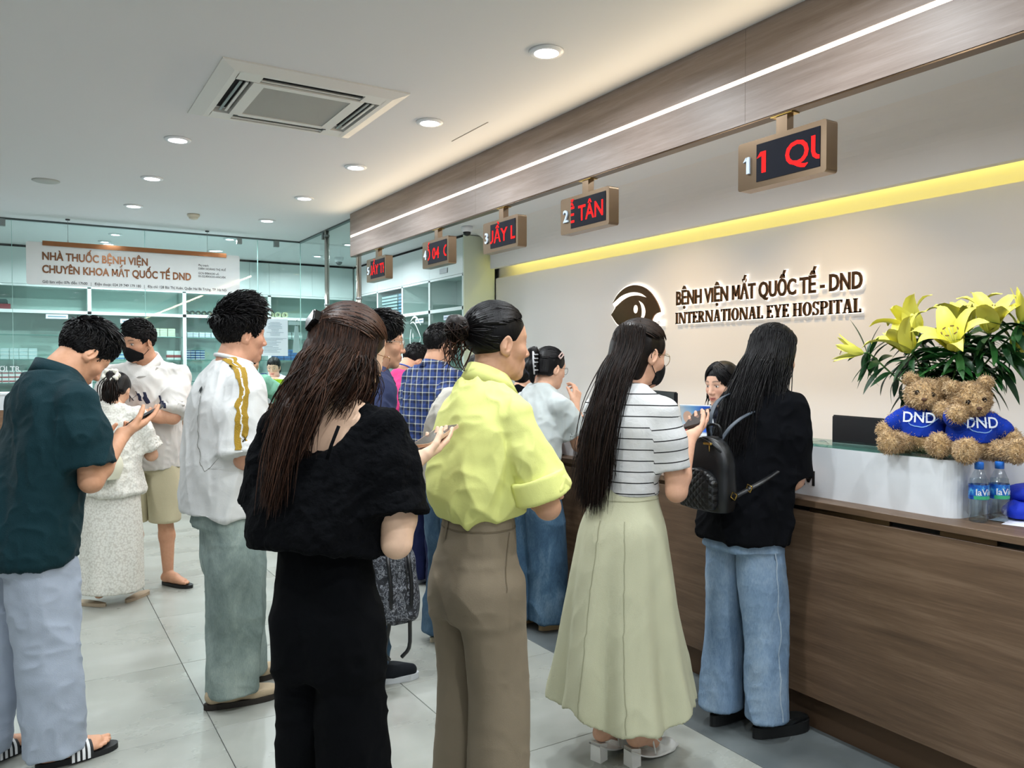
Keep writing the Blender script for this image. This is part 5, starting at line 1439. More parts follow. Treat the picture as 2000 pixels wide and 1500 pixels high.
def bare_foot(P, sd, z=.02, s=1.0, toes=True):
    L = P['leg'][sd]; o, fd, rt = foot_frame(L); inn = -rt*sd
    F_ = Field(o - .12, o + np.abs(fd)*.24 + .13, .004); F_.lo[2] = 0
    F_ = Field(np.minimum(o - .07, o + fd*.24 - .07)*np.array((1, 1, 0)), np.maximum(o + .07, o + fd*.24 + .07)*np.array((1, 1, 0)) + np.array((0, 0, .17)), .004)
    Z = lambda q: np.array((0, 0, q + z))
    F_.add(rcone(o - fd*.028*s + Z(.026), o + fd*.06*s + Z(.030), .028*s, .030*s)); F_.add(rcone(o + fd*.05*s + Z(.034), o + fd*.145*s + Z(.015) , .032*s, .017*s), .02)
    F_.add(rcone(o + fd*.06*s + inn*.012 + Z(.024), o + fd*.148*s + inn*.022*s + Z(.014), .026*s, .017*s), .02); F_.add(rcone(o + fd*.05*s - inn*.014 + Z(.018), o + fd*.128*s - inn*.026*s + Z(.012), .022*s, .014*s), .02)
    F_.add(rcone(o + Z(.03), o + Z(.13), .032*s, .033*s), .03)
    for i in range(5):
        a = o + fd*(.150, .148, .143, .136, .126)[i]*s + inn*(.028, .009, -.006, -.019, -.031)[i]*s + Z((.013, .011, .010, .009, .009)[i]); F_.add(rcone(a - fd*.012*s, a + fd*(.034, .036, .033, .028, .022)[i]*s, (.0125, .0095, .0088, .0082, .0078)[i]*s, (.0105, .0078, .0074, .007, .0066)[i]*s), .003)
    V, F = F_.mesh(); P['put'](V, F)
# ================================================================== the people
from mathutils.bvhtree import BVHTree
def bvh(o):
    me = o.data; return BVHTree.FromPolygons([v.co[:] for v in me.vertices], [p.vertices[:] for p in me.polygons])
def ribbon(P, tree, path, wid, m, name, parent, off=.003, up=None, n=24, nw=5):
    """flat band laid on a garment along a path (its own surface, a little proud)"""
    p = cat(np.array(path, float)[None], n)[0]; L, R_ = [], []
    T = np.gradient(p, axis=0); rows = [[] for _ in range(nw)]
    for i in range(n):
        co, no, _, _ = tree.find_nearest(Vector(p[i])); no = np.array(no); s = unit(np.cross(T[i], no))
        for q in range(nw):
            c2, n2, _, _ = tree.find_nearest(Vector(np.array(co) + s*wid*(.5 - q/(nw-1)))); rows[q].append(np.array(c2) + np.array(n2)*off)
    V = np.array(sum(rows, [])); F = [(q*n+i, q*n+i+1, (q+1)*n+i+1, (q+1)*n+i) for q in range(nw-1) for i in range(n-1)]
    return obj(name, V, F, m, parent, True, local=True)
def collar(P, m, r=(.066, .070), z=0.03, drop=.045, spread=.03, open_=.0, name='collar', parent=None, tilt=.22, front=.018, back=.0):
    nb = P['neckb']; n = 40; rings = [[], [], [], [], []]; V = []
    ctr = nb + np.array((0, .012, z))
    for i in range(n):
        a = 2*math.pi*i/n; c, s = math.cos(a), math.sin(a)     # a=90deg is the front
        fr = max(0, s)**2; zt = -s*r[1]*tilt - fr*front + back*max(0, -s)
        if s > .985 and open_: continue
        dr = drop*(1 + .35*max(0, s)**3); sp = spread*(1 + .25*fr)
        prof = [(0.000, -dr*.75), (.000, 0), (.006, .004), (sp, -dr), (sp - .004, -dr - .001)]
        for k, (dr_, dz) in enumerate(prof):
            rings[k].append(ctr + np.array((c*(r[0] + dr_), s*(r[1] + dr_), zt + dz)))
    m_ = len(rings[0]); V = np.concatenate([np.array(q) for q in rings]); F = []
    for k in range(4):
        for i in range(m_):
            F.append((k*m_+i, k*m_+(i+1) % m_, (k+1)*m_+(i+1) % m_, (k+1)*m_+i))
    return obj(name, V, np.array(F), m, parent or P['root'], True, local=True)
def phone(loc, d, n, case='#15161a', label='', size=(.075, .155, .009), screen=None):
    """d: long axis, n: the way the screen faces (world axes)"""
    d = unit(d); n = unit(np.asarray(n) - d*(np.asarray(n) @ d)); s = np.cross(d, n)
    t = empty('smartphone', loc); tag(t, label, 'phone', 'phones in hands')
    def mp(V): V = np.asarray(V); return V[:, :1]*s + V[:, 1:2]*d + V[:, 2:3]*n
    V, F = prismv(rrect(size[0], size[1], .011, 4), 'z', -size[2]/2, size[2]/2); obj('case', mp(V), F, mat('phone_case_'+case[1:], case, .4), t, local=True)
    V, F = prismv(rrect(size[0]-.006, size[1]-.006, .009, 4), 'z', size[2]/2, size[2]/2+.0006); obj('screen', mp(V), F, screen or mat('dark_glass_screen', '#1d2024', .08), t, local=True)
    V, F = prismv(rrect(.03, .032, .007, 3, size[0]/2-.022, size[1]/2-.024), 'z', -size[2]/2-.0015, -size[2]/2); obj('camera_bump', mp(V), F, M_BLACK, t, local=True)
    return t
def l2w(P, l):
    r = P['root']; a = r.rotation_euler[2]; c, s = math.cos(a), math.sin(a)
    return np.array((r.location[0] + l[0]*c - l[1]*s, r.location[1] + l[0]*s + l[1]*c, r.location[2] + l[2]))
def d2w(P, l):
    a = P['root'].rotation_euler[2]; c, s = math.cos(a), math.sin(a); return np.array((l[0]*c - l[1]*s, l[0]*s + l[1]*c, l[2]))
low = lambda z0, z1: (lambda V: np.clip((z1 - V[:, 2])/(z1 - z0), 0, 1))
upw = lambda z0, z1: (lambda V: np.clip((V[:, 2] - z0)/(z1 - z0), 0, 1))
SHIRT_L = [(.028, 6, 1.6, (.15, 0, 1), None), (.017, 13, 3.5, (-.45, .3, 1), None), (.007, 28, 9, (.5, -.3, .6), None)]
PANT_L = [(.020, 8, 1.6, (.15, .1, 1), None), (.013, 5, 13, (.9, .3, .35), None), (.006, 24, 9, (.6, -.5, .5), None)]

# ---------------------------------------------------------------- man in a dark teal polo, at the left edge
P = person('man in dark teal polo shirt bent over his phone at the left edge', (-.015, 3.49, 0), 66, 1.715, 'm', '#dba27f', lean=.12, hpitch=46, hyaw=0, swk=.92,
           arms={1: dict(w=(.13, .31, 1.225), hint=(.35, -.55, -1), hd=(-.1, 1, .40), pn=(-.45, -.35, 1), curl=(.22, .24, .28, .32), thumb=.55), -1: dict(w=(-.10, .30, 1.16), hint=(-.5, -.6, -1), hd=(.4, 1, .2), pn=(.3, -.2, 1))},
           legs={1: dict(f=(.115, .035), yaw=14), -1: dict(f=(-.11, -.13), yaw=-6)}, res=.0055, hres=.003)
H = P['H']
M_TEAL = cloth('teal_pique', '#0a2d34', .8, 300, .2, 14, .3)
st = [(.775, 0, .0, .205, .155, .150), (.92, 0, .02, .205, .16, .145), (1.10, 0, .05, .205, .16, .135), (1.27, 0, .085, .205, .145, .135), (1.40, 0, .098, .175, .115, .125), (1.47, 0, .10, .10, .075, .09)]
so = shirt(P, M_TEAL, .775, .80, st, (.078, .088), SHIRT_L, None, .070, name='polo_shirt', seed=3, yoke=.066, ks=.03)
collar(P, M_TEAL, (.070, .076), .044, .056, .036, parent=so, tilt=.45)
M_GREYT = cloth('grey_blue_twill', '#aab3c2', .85, 350, .12, 10, .35)
trousers(P, M_GREYT, .90, .055, [(.76, 0, -.01, .172, .125, .125), (.82, 0, 0, .165, .115, .115), (.92, 0, 0, .15, .10, .10)], [(0, .090, .10, .105), (.25, .098, .11, .115), (.6, .096, .102, .107), (.85, .093, .098, .102), (1, .096, .10, .10)], PANT_L, seed=5)
short_hair(P, n=2600, length=.036, comb=(.35, .8, -.1), seed=1, nape=-.070)
M_SLIDE = mat('black_rubber', '#17181a', .55); M_WSTR = mat('white_stripe', '#e8e8e8', .5)
for sd in (1, -1):
    bare_foot(P, sd, .026, 1.06)
    L = P['leg'][sd]; sl = sole(P, L, .285, .052, .001, .022, M_SLIDE, None, 'slide_sandal', heel=.06); 
    o, fd, rt = foot_frame(L)
    def strap(y0, y1, g, name, m, par):
        V = []; nn = 15
        for y in (y0, y1):
            for i in range(nn):
                a = math.pi*i/(nn-1); V.append(o + fd*y + rt*(math.cos(a)*(.057 + g)) + np.array((0, 0, .012 + math.sin(a)**.6*(.082 + g - (y - .05)*.36))))
        obj(name, V, [(i, i+1, nn+i+1, nn+i) for i in range(nn-1)], m, par, True, local=True)
    strap(.045, .125, .0, 'strap', M_SLIDE, sl)
    for k in range(4): strap(.050 + k*.018, .060 + k*.018, .0015, 'stripe', M_WSTR, sl)
finish_body(P)
hold_phone(P, 1, '#1a1b20', 'dark phone in the hand of the man in teal', fwd=.125)

# ---------------------------------------------------------------- man in a white T-shirt with gold shoulder stripes
P = person('young man in oversized white tee with gold sleeve stripes, facing right', (.762, 3.70, 0), 84, 1.765, 'm', '#dba284', swk=.9, lean=.02, hyaw=-2, hpitch=4,
           arms={1: dict(w=(.12, .24, 1.12), hint=(.4, -.8, -1), hd=(-.7, .8, .1), pn=(-.5, -.2, .8)), -1: dict(w=(-.10, .25, 1.14), hint=(-.5, -.6, -1))},
           legs={1: dict(f=(.10, -.02), yaw=8), -1: dict(f=(-.11, .10), yaw=-4)}, res=.0055, hres=.003)
M_WTEE = cloth('white_jersey', '#e2e2e0', .85, 500, .08, 12, .32, .04)
st = [(.84, 0, -.01, .215, .145, .175), (1.0, 0, -.01, .212, .14, .17), (1.2, 0, 0, .205, .13, .16), (1.36, 0, .01, .195, .118, .145), (1.46, 0, .02, .16, .095, .115), (1.515, 0, .022, .10, .065, .08)]
so = shirt(P, M_WTEE, .84, .92, st, (.092, .112), [(.034, 5, 1.3, (.1, .3, 1), None), (.012, 12, 3, (-.5, .2, 1), None), (.004, 26, 9, (.5, -.3, .6), None)], ((0, 0, .835), (0, -.10, -1)), .066, name='tee_shirt', seed=11, yoke=.064)
tr_ = bvh(so); A = P['arm'][1]; M_GOLD = cloth('gold_tape', '#a8862c', .6, 200, .3, 10, .1)
side = np.array((.07, -.02, .05))
for q, wd, mm, nm in ((-.024, .026, M_GOLD, 'gold_stripe'), (.010, .026, M_GOLD, 'gold_stripe'), (-.007, .007, mat('white_stripe'), 'white_stripe')):
    d_ = np.array((.0, -.75, .6)); pts = [P['neckb'] + np.array((.075, -.045 + q, .09)), A['sh'] + np.array((-.02, -.04 + q, .14)), A['sh'] + np.array((.10, -.05 + q, .03)), A['sh']*.45 + A['el']*.55 + np.array((.14, -.05 + q, .02)), A['sh']*.12 + A['el']*.88 + np.array((.14, -.045 + q, .02))]
    ribbon(P, tr_, pts, wd, mm, nm, so, n=70)
ribbon(P, tr_, [(.0, -.25, 1.45), (.03, -.25, 1.45)], .022, M_BLACK, 'neck_label', so, n=4)
ribbon(P, tr_, [(.075, -.3, 1.50), (.10, -.3, 1.35), (.13, -.3, 1.2), (.19, -.26, 1.09), (.25, -.15, 1.06)], .004, mat('seam_thread', '#8d8d86', .8), 'seam', so, n=60, nw=2)
n_ = 36; nb = P['neckb']; ring_ = [nb + np.array((.072*math.cos(a), .078*math.sin(a) + .012, .035 - .022*math.sin(a))) for a in np.linspace(0, 2*math.pi, n_)]
mb = MB(); mb.tube(ring_, .009, 8, False); mb.build('neck_band', M_WTEE, so, True, local=True)
def decal_text(P, tree, key, org, right, up, m, name, parent, sc=1.0, off=.003, nrm=(0, 1, 0)):
    V, F = TXT[key]; right, up, nrm = (unit(q) for q in (right, up, nrm)); Q = []
    for v in V:
        c, n_, _, _ = tree.ray_cast(Vector(np.array(org) + right*v[0]*sc + up*v[1]*sc + nrm*.3), Vector(-nrm))
        if c is None: c, n_, _, _ = tree.find_nearest(Vector(np.array(org) + right*v[0]*sc + up*v[1]*sc))
        Q.append(np.array(c) + np.array(n_)*off)
    o = obj(name, Q, F, m, parent, local=True); o['kind'] = 'stuff'; return o
decal_text(P, tr_, 'cel', (.17, .14, 1.0), (-.55, .8, 0), (0, 0, 1), mat('gold_print', '#8a6a2a', .6), 'chest_print', so, 1.25, nrm=(1, .7, 0))
M_GJ = denim('grey_green_denim', '#6f7e7b', '#8b9a95', '#a9b5ae')
trousers(P, M_GJ, .98, .062, [(.80, 0, -.01, .182, .135, .145), (.90, 0, 0, .175, .12, .13), (1.0, 0, 0, .15, .10, .11)], [(0, .10, .11, .12), (.25, .118, .122, .13), (.6, .112, .112, .115), (.85, .102, .104, .105), (1, .100, .100, .098)], [(.022, 7, 1.4, (.15, .1, 1), None), (.012, 4.5, 11, (.9, .3, .35), None), (.004, 22, 8, (.6, -.5, .5), None)], name='wide_jeans', seed=14)
short_hair(P, n=3000, length=.044, comb=(.25, .75, .25), lift=.6, seed=2, nape=-.075, grow=.008)
M_CLOG = cloth('tan_suede', '#bba88c', .9, 300, .15, 20, .1); M_SOLED = mat('dark_sole', '#2a241e', .7)
for sd in (1, -1): shoe(P, sd, M_CLOG, M_SOLED, .32, .060, .075, .022, .115, 'suede_clog', toe=.05)
finish_body(P)

# ---------------------------------------------------------------- woman in black with half-up brown hair
P = person('woman in black puff-sleeve top with long half-up brown hair, holding a phone', (.690, 2.086, 0), 52, 1.66, 'f', '#e6bfa2', lean=.03, hyaw=22, hpitch=16, swk=.95, hipx=.037, shr=.045,
           arms={1: dict(w=(.195, .13, 1.235), hint=(.10, -.9, -1), hd=(.15, .9, .28), pn=(-.2, -.28, .95), curl=(.22, .24, .28, .32), thumb=.5), -1: dict(w=(-.12, .22, 1.15), hint=(-.4, -.6, -1))},
           legs={1: dict(f=(.075, 0)), -1: dict(f=(-.065, .02))}, res=.005, hres=.003, bare_torso=True)
M_BLKC = cloth('black_crepe', '#07080b', 1.0, 60, .8, 26, .8, .3, 0, .12)
st = [(1.00, -.02, .0, .195, .145, .168), (1.06, -.02, .0, .198, .145, .172), (1.16, -.01, 0, .18, .135, .150), (1.27, 0, .01, .152, .118, .118), (1.35, 0, .018, .135, .09, .095), (1.40, 0, .02, .10, .065, .07)]
def low_back(F_):
    F_.add(ell((.01, -.12, 1.44), (.152, .18, .18)), .012, 's'); F_.add(rcone((-.06, -.16, 1.315), (.05, -.16, 1.315), .06, .06), .02, 's'); F_.add(ell((0, .13, 1.44), (.10, .10, .09)), .01, 's')
so = shirt(P, M_BLKC, .995, .74, st, (.072, .088), [(.014, 12, 3, (.2, 0, 1), None), (.008, 30, 18, (.5, .5, .5), None), (.004, 60, 40, (0, .5, .5), None)], ((0, 0, .995), (0, -.22, -1)), name='puff_sleeve_top', seed=21, yoke=.054, neckfn=low_back, k=.04)
M_BLKP = cloth('black_trouser_cloth', '#06070a', 1.0, 400, .1, 10, .35, .15, 0, .12)
trousers(P, M_BLKP, 1.05, .02, [(.68, .01, 0, .130, .094, .106), (.76, .01, 0, .132, .097, .110), (.84, .008, 0, .132, .098, .112), (.92, .005, 0, .130, .097, .11), (1.0, 0, 0, .124, .095, .104), (1.06, 0, 0, .118, .09, .095)], [(0, .072, .096, .110), (.3, .076, .097, .109), (.6, .082, .098, .106), (1, .092, .102, .104)], PANT_L, seed=23, crotch=.04)
# bra strap with its ring
tb = bvh(so)
mb = MB()
sp_ = [np.array((.098, -.095, 1.345)), np.array((.088, -.112, 1.30)), np.array((.080, -.122, 1.262))]
mb.tube(sp_, .0045, 6); mb.build('strap', M_BLKC, so, True, local=True)
finish_body(P)
# hair: swept to a clip at the back, then falling to mid back
rs = np.random.RandomState(4); s = P['hs']
def ex5(F_, s):
    F_.add(ell(np.array((0, .120, -.050))*s, np.array((.085, .070, .105))*s), .012, 's')
    F_.add(ell(np.array((0, -.055, -.06))*s, np.array((.080, .060, .10))*s), .03)
    F_.cut(np.array((0, 0, -.12))*s, (0, 0, -1), .02)
V, F = cap_mesh(P, [], .004, .005, ex5)
cap = obj('hair', V @ P['hM'].T + P['head'], F, M_HBR, P['root'], True, local=True); fattr(cap, 'strand', vnoise(V*80, 1)*.6)
clip_d = np.array((-.25, -1.0, .18)); k = 14; n = 900
th = rs.uniform(-2.2, 2.2, n); st_d = np.stack([np.sin(th)*.9, np.cos(th)*.75 + .15, .55 - .35*np.abs(th)/2.2 + rs.randn(n)*.12], 1)
sw = slerp(st_d, clip_d + rs.randn(n, 3)*.06, k); up = on_cap(P, sw, .008 + .005*np.sin(np.linspace(0, math.pi, k))[None, :, None] + rs.rand(n, 1, 1)*.004)
strands(P, 'swept_strands', up, .0026*(.5 + .8*rs.rand(n)), M_HBR, cap, r1=.6)
def fall(n, th0, th1, ztop, ends, seed, wav=.012, mid=None, out=.012, sway=None, k=20, r=.0038, name='long_strands', spread=(.08, .05), m=M_HBR, cap=cap, zs=(.15, -.2)):
    """locks from the back of the skull down over the shoulders"""
    rs = np.random.RandomState(seed); th = rs.uniform(th0, th1, n); d0 = np.stack([np.sin(th), -np.cos(th), np.full(n, ztop) + rs.randn(n)*.15], 1); d1 = d0.copy(); d1[:, 2] = zs[0] - .55; 
    a = on_cap(P, d0, out + rs.rand(n, 1)*.006); b = on_cap(P, d1, out + .004 + rs.rand(n, 1)*.01)
    e = np.array(ends[0])[None]*(1 - ((th - th0)/(th1 - th0))[:, None]) + np.array(ends[1])[None]*((th - th0)/(th1 - th0))[:, None]
    e = e + rs.randn(n, 3)*np.array((spread[0], spread[1], .05))*.5
    mm = b*.45 + e*.55 + (np.array(mid)[None] if mid is not None else 0) + rs.randn(n, 3)*.007
    nn = b*.8 + e*.2 + (np.array(mid)[None]*.6 if mid is not None else 0) + rs.randn(n, 3)*.005
    path = cat(np.stack([a, b, nn, mm, e], 1), k)
    t = np.linspace(0, 1, k)[None, :, None]; ph = rs.rand(n, 1, 1)*6.28; w = np.concatenate([np.sin(t*9 + ph), np.cos(t*8 + ph), 0*t + 0*ph], 2)
    path = path + w*wav*t**1.3
    strands(P, name, path, r*(.5 + .9*rs.rand(n)), m, cap, r1=.35); return path
# filling volume under the locks
FV = Field((-.30, -.30, 1.10), (.2, .15, 1.62), .006)
hb = on_cap(P, np.array([(-.1, -1, -.3)]))[0]
FV.add(rcone(hb + (0, .05, 0), (-.03, -.10, 1.38), .058, .035)); FV.add(rcone((-.03, -.10, 1.38), (-.045, -.150, 1.2), .032, .010), .03)
FV.add(rcone(on_cap(P, np.array([(-.85, -.4, -.5)]))[0] + (.02, 0, 0), (-.075, -.08, 1.37), .028, .02), .02); pass
V, F = FV.mesh(); N_ = vnormals(V, F); V = V + N_*((vnoise(V*np.array((110, 110, 8)), 9) - .5)*.012)[:, None]
o_ = obj('hair_fall', V, F, M_HBR, cap, True, local=True); fattr(o_, 'strand', vnoise(V*np.array((60, 60, 6)), 4)*.5)
fall(1300, -1.3, 1.25, .25, ((-.095, -.085, 1.27), (-.005, -.135, 1.29)), 5, .006, (.0, -.028, 0), spread=(.045, .03), r=.0024)
fall(520, -.6, .6, .2, ((-.065, -.17, 1.15), (-.03, -.175, 1.17)), 6, .006, (.0, -.03, 0), spread=(.03, .02), r=.0024)
fall(260, 1.2, 1.9, .0, ((.02, -.08, 1.40), (.085, .06, 1.35)), 7, .008, (.015, .0, 0), spread=(.04, .03), out=.006, r=.0022)
cl = on_cap(P, clip_d[None], .020)[0]; q = unit(P['hM'] @ np.array((-.25, -1, .1)))
mb = MB(); V, F = boxv((-.026, -.014, -.022), (.026, .012, .022), .004)
Rc = np.stack([unit(np.cross(q, (0, 0, 1))), q, unit(np.cross(unit(np.cross(q, (0, 0, 1))), q))], 1)
ang = math.radians(38); R2 = np.array([[math.cos(ang), 0, math.sin(ang)], [0, 1, 0], [-math.sin(ang), 0, math.cos(ang)]])
hcl = obj('hair_clip', (np.array(V) @ R2.T) @ Rc.T + cl, F, mat('glossy_black', '#0c0c0e', .15), P['root'], False, local=True)
V, F = boxv((-.027, -.012, -.026), (.027, -.006, -.021)); obj('clip_edge', (np.array(V) @ R2.T) @ Rc.T + cl, F, M_CHROME, hcl, False, local=True)
glasses(P, mat('pink_gold_metal', '#c9967f', .25, 1.0), r=.025)
hold_phone(P, 1, '#c9a487', 'phone held up by the woman in black', fwd=.12)
# ---------------------------------------------------------------- woman in a yellow shirt, hair in a low bun
P = person('woman in pale yellow shirt and taupe trousers with a messy hair bun', (1.215, 2.185, 0), 80, 1.69, 'f', '#d3a081', lean=.03, hyaw=14, hpitch=2, swk=.78, hipx=.045,
           arms={1: dict(w=(-.02, .21, 1.11), hint=(.55, .1, -1), hd=(-1, .25, .1), pn=(0, -1, .2), curl=(.5, .5, .5, .55), thumb=.4), -1: dict(w=(.06, .20, 1.10), hint=(-.6, -.4, -1), hd=(.95, -.05, .02), pn=(0, -1, 0), curl=(.25, .28, .3, .35), thumb=.3)},
           legs={1: dict(f=(.085, .0)), -1: dict(f=(-.085, -.02))}, res=.005, hres=.0029)
M_YEL = cloth('yellow_poplin', '#e2e48c', .75, 500, .06, 8, .35, .04)
st = [(1.03, 0, .0, .12, .11, .108), (1.065, 0, -.002, .145, .125, .128), (1.13, 0, -.005, .152, .128, .136), (1.24, 0, -.002, .150, .122, .128), (1.34, 0, .01, .145, .11, .115), (1.40, 0, .018, .14, .09, .10), (1.45, 0, .022, .085, .06, .07)]
so = shirt(P, M_YEL, 1.03, .84, st, (.066, .076), [(.045, 6, 1.2, (.35, .5, 1), low(1.0, 1.45)), (.022, 12, 2.6, (-.5, .3, 1), None), (.009, 24, 6, (.4, -.6, .5), None)], ((0, 0, 1.035), (0, .18, -1)), .058, name='yellow_shirt', seed=31, yoke=.058, ks=.022)
collar(P, M_YEL, (.059, .064), .048, .050, .034, parent=so, tilt=.30, back=.012)
for sd in (1, -1):      # rolled cuffs
    A = P['arm'][sd]; u = unit(A['el'] - A['sh']); e = A['sh'] + (A['el'] - A['sh'])*.84
    Fc = Field(np.minimum(e - u*.06, e + u*.03) - .125, np.maximum(e - u*.06, e + u*.03) + .125, .005)
    Fc.add(rcone(e - u*.10, e + u*.06, .087, .091)); Fc.cut(e + u*.016, u, .006); Fc.cut(e - u*.058, -u, .006)
    Fi = Field(Fc.lo, Fc.lo + (Fc.n - 1)*Fc.h, Fc.h); Fi.add(rcone(e - u*.10, e + u*.06, .074, .078)); nn = [min(a, b) for a, b in zip(Fi.d.shape, Fc.d.shape)]
    Fc.d[:nn[0], :nn[1], :nn[2]] = np.maximum(Fc.d[:nn[0], :nn[1], :nn[2]], -Fi.d[:nn[0], :nn[1], :nn[2]])
    V, F = Fc.mesh(); V = relax(V, F, 1); V = folds(V, vnormals(V, F), [(.008, 12, 4, u, None)], 5); obj('rolled_cuff', V, F, M_YEL, so, True, local=True)
M_TAUPE = cloth('taupe_suiting', '#847764', .8, 380, .08, 7, .2, .05)
tr_ = trousers(P, M_TAUPE, 1.055, .02, [(.72, 0, -.010, .136, .092, .118), (.78, 0, -.010, .142, .098, .128), (.85, 0, -.008, .142, .10, .128), (.92, 0, -.004, .136, .099, .119), (.99, 0, 0, .126, .096, .106), (1.06, 0, 0, .117, .092, .097)], [(0, .074, .096, .128), (.18, .076, .096, .122), (.45, .078, .092, .10), (.75, .086, .092, .094), (1, .096, .102, .102)], [(.016, 7, 1.3, (.1, .1, 1), low(.5, .9)), (.010, 5, 12, (.8, .5, .5), lambda V: np.exp(-((V[:, 2]-.78)/.10)**2)), (.002, 24, 8, (.6, -.5, .5), None)], seed=33, crotch=.05, name='taupe_trousers')
tv = bvh(tr_)
ringp = [(.17*math.cos(a), .15*math.sin(a), 1.0) for a in np.linspace(0, 2*math.pi, 40)]
ribbon(P, tv, ringp, .006, cloth('taupe_seam', '#6d614f', .9), 'waistband_seam', tr_, .0012, n=60)
ribbon(P, tv, [(-.04, -.2, 1.05), (-.04, -.2, .985)], .012, M_TAUPE, 'belt_loop', tr_, .004, n=6)
ribbon(P, tv, [(.145, .02, .99), (.19, -.015, .90), (.20, -.03, .82)], .004, cloth('taupe_seam', '#6d614f'), 'pocket_seam', tr_, .0015, n=12)
finish_body(P)
rs = np.random.RandomState(8); s = P['hs']
def ex10(F_, s):
    F_.add(ell(np.array((0, .128, -.055))*s, np.array((.095, .085, .118))*s), .012, 's')
    for sx in (-1, 1): F_.add(ell(np.array((sx*.082, .012, -.040))*s, np.array((.03, .036, .046))*s), .006, 's')
    F_.cut(np.array((0, -.05, -.055))*s, (0, .5, -1), .012)
V, F = cap_mesh(P, [], .002, .0045, ex10)
cap = obj('hair', V @ P['hM'].T + P['head'], F, M_HBLK, P['root'], True, local=True); fattr(cap, 'strand', vnoise(V*80, 1)*.5)
bun_d = np.array((0, -1.0, -.02)); n = 420; k = 12
th = rs.uniform(-2.5, 2.5, n); st_d = np.stack([np.sin(th)*.95, np.cos(th)*.72 + .1, .62 - .50*(np.abs(th)/2.5)**1.5 + rs.randn(n)*.06], 1); st_d[:, 2] = np.where(np.abs(th) > 1.9, rs.uniform(-.75, .1, n), st_d[:, 2])
sw = slerp(st_d, bun_d + rs.randn(n, 3)*.06, k)
strands(P, 'swept_strands', on_cap(P, sw, .005 + .003*rs.rand(n, 1, 1)), .0032*(.5 + .8*rs.rand(n)), M_HBLK, cap, r1=.6)
bc = on_cap(P, bun_d[None], .026)[0] + P['hM'] @ np.array((0, 0, .0))
FB = Field(bc - .08, bc + .08, .005); FB.add(ell(bc, (.036, .036, .042))); FB.add(rcone(bc + (0, -.005, .02), on_cap(P, bun_d[None], 0)[0], .028, .03), .02)
V, F = FB.mesh(); V = V + vnormals(V, F)*((vnoise(V*np.array((60, 60, 60)), 9) - .5)*.012)[:, None]; bn = obj('hair_bun', V, F, M_HDK, cap, True, local=True); fattr(bn, 'strand', vnoise(V*90, 4)*.6)
n = 170; loops = []
for i in range(n):      # coiled locks
    ax = unit(rs.randn(3) + np.array((0, -1.2, 0))); u = unit(np.cross(ax, rs.randn(3))); w = np.cross(ax, u); r = rs.uniform(.026, .042); ph = rs.rand()*6.28; t = np.linspace(0, rs.uniform(2.5, 5), 14)
    loops.append(bc + (np.cos(t + ph)[:, None]*u*r + np.sin(t + ph)[:, None]*w*r) + ax*(rs.uniform(-.012, .014)))
strands(P, 'bun_strands', np.array(loops), .0028*(.5 + .8*rs.rand(n)), M_HDK, bn, r1=.6)
n = 46; e = bc + np.stack([rs.randn(n)*.030, -.015 + rs.randn(n)*.025, -.085 + rs.randn(n)*.03], 1); a = bc + rs.randn(n, 3)*.016 + np.array((0, .012, -.03))
mid = (a + e)/2 + rs.randn(n, 3)*.012 + np.array((0, -.012, 0)); strands(P, 'loose_ends', cat(np.stack([a, mid, e], 1), 10), .0026*(.5 + .8*rs.rand(n)), M_HBR, bn, r1=.3)

# ---------------------------------------------------------------- woman in a striped tee and long pale skirt
P = person('woman in black-striped white tee and long sage skirt with waist-length hair', (1.925, 2.325, 0), 76, 1.665, 'f', '#d8a68a', lean=.03, hyaw=14, hpitch=12, swk=.92,
           arms={1: dict(w=(.15, .215, 1.225), hint=(.2, -.8, -1), hd=(-.2, .9, .35), pn=(-.25, -.3, .95), curl=(.24, .26, .3, .34), thumb=.5), -1: dict(w=(-.07, .24, 1.20), hint=(-.5, -.5, -1), hd=(.5, .8, .4), pn=(.4, -.2, .9))},
           legs={1: dict(f=(.06, .005), yaw=10, lift=.055), -1: dict(f=(-.06, -.05), yaw=-2, lift=.055)}, res=.005, hres=.003, bare_legs=True)
t = NT('striped_jersey'); a = t.attr('sv'); fr = t.math('FRACT', t.math('MULTIPLY', t.math('ADD', a.outputs['Fac'], 3.0), 1/.0405)); ln = t.math('LESS_THAN', t.math('ABSOLUTE', t.math('SUBTRACT', fr, .5)), .052)
n1 = t.noise(t.coord(), 9, 4); t.base(t.mix(ln, t.ramp(n1, [(.3, '#c4c4c4'), (.7, '#d6d6d6')]), '#17171a')); t.set(Roughness=.85); t.bump(t.noise(t.coord(), 26, 5, .6, .8), .3, .008); M_STR = t.m
st = [(1.02, 0, .0, .128, .098, .10), (1.08, 0, .0, .130, .10, .098), (1.18, 0, .01, .142, .115, .10), (1.28, 0, .015, .150, .112, .105), (1.36, 0, .024, .135, .085, .09), (1.42, 0, .026, .085, .055, .065)]
so = shirt(P, M_STR, 1.02, .70, st, (.058, .060), [(.008, 9, 2, (.2, .2, 1), None), (.005, 16, 16, (1, .3, .3), low(1.0, 1.2))], None, .056, name='striped_tee', seed=41, yoke=.050)
M_SKIRT = cloth('sage_cotton', '#b9b89c', .8, 420, .08, 6, .2, .05)
def pleat(a, Z): 
    w = np.clip((.98 - Z)/.7, 0, 1); return w*(.085*np.sin(7*a + .6) + .04*np.sin(13*a + 1.9)) + .0*a
FS = Field((-.36, -.36, .14), (.36, .36, 1.08), .006)
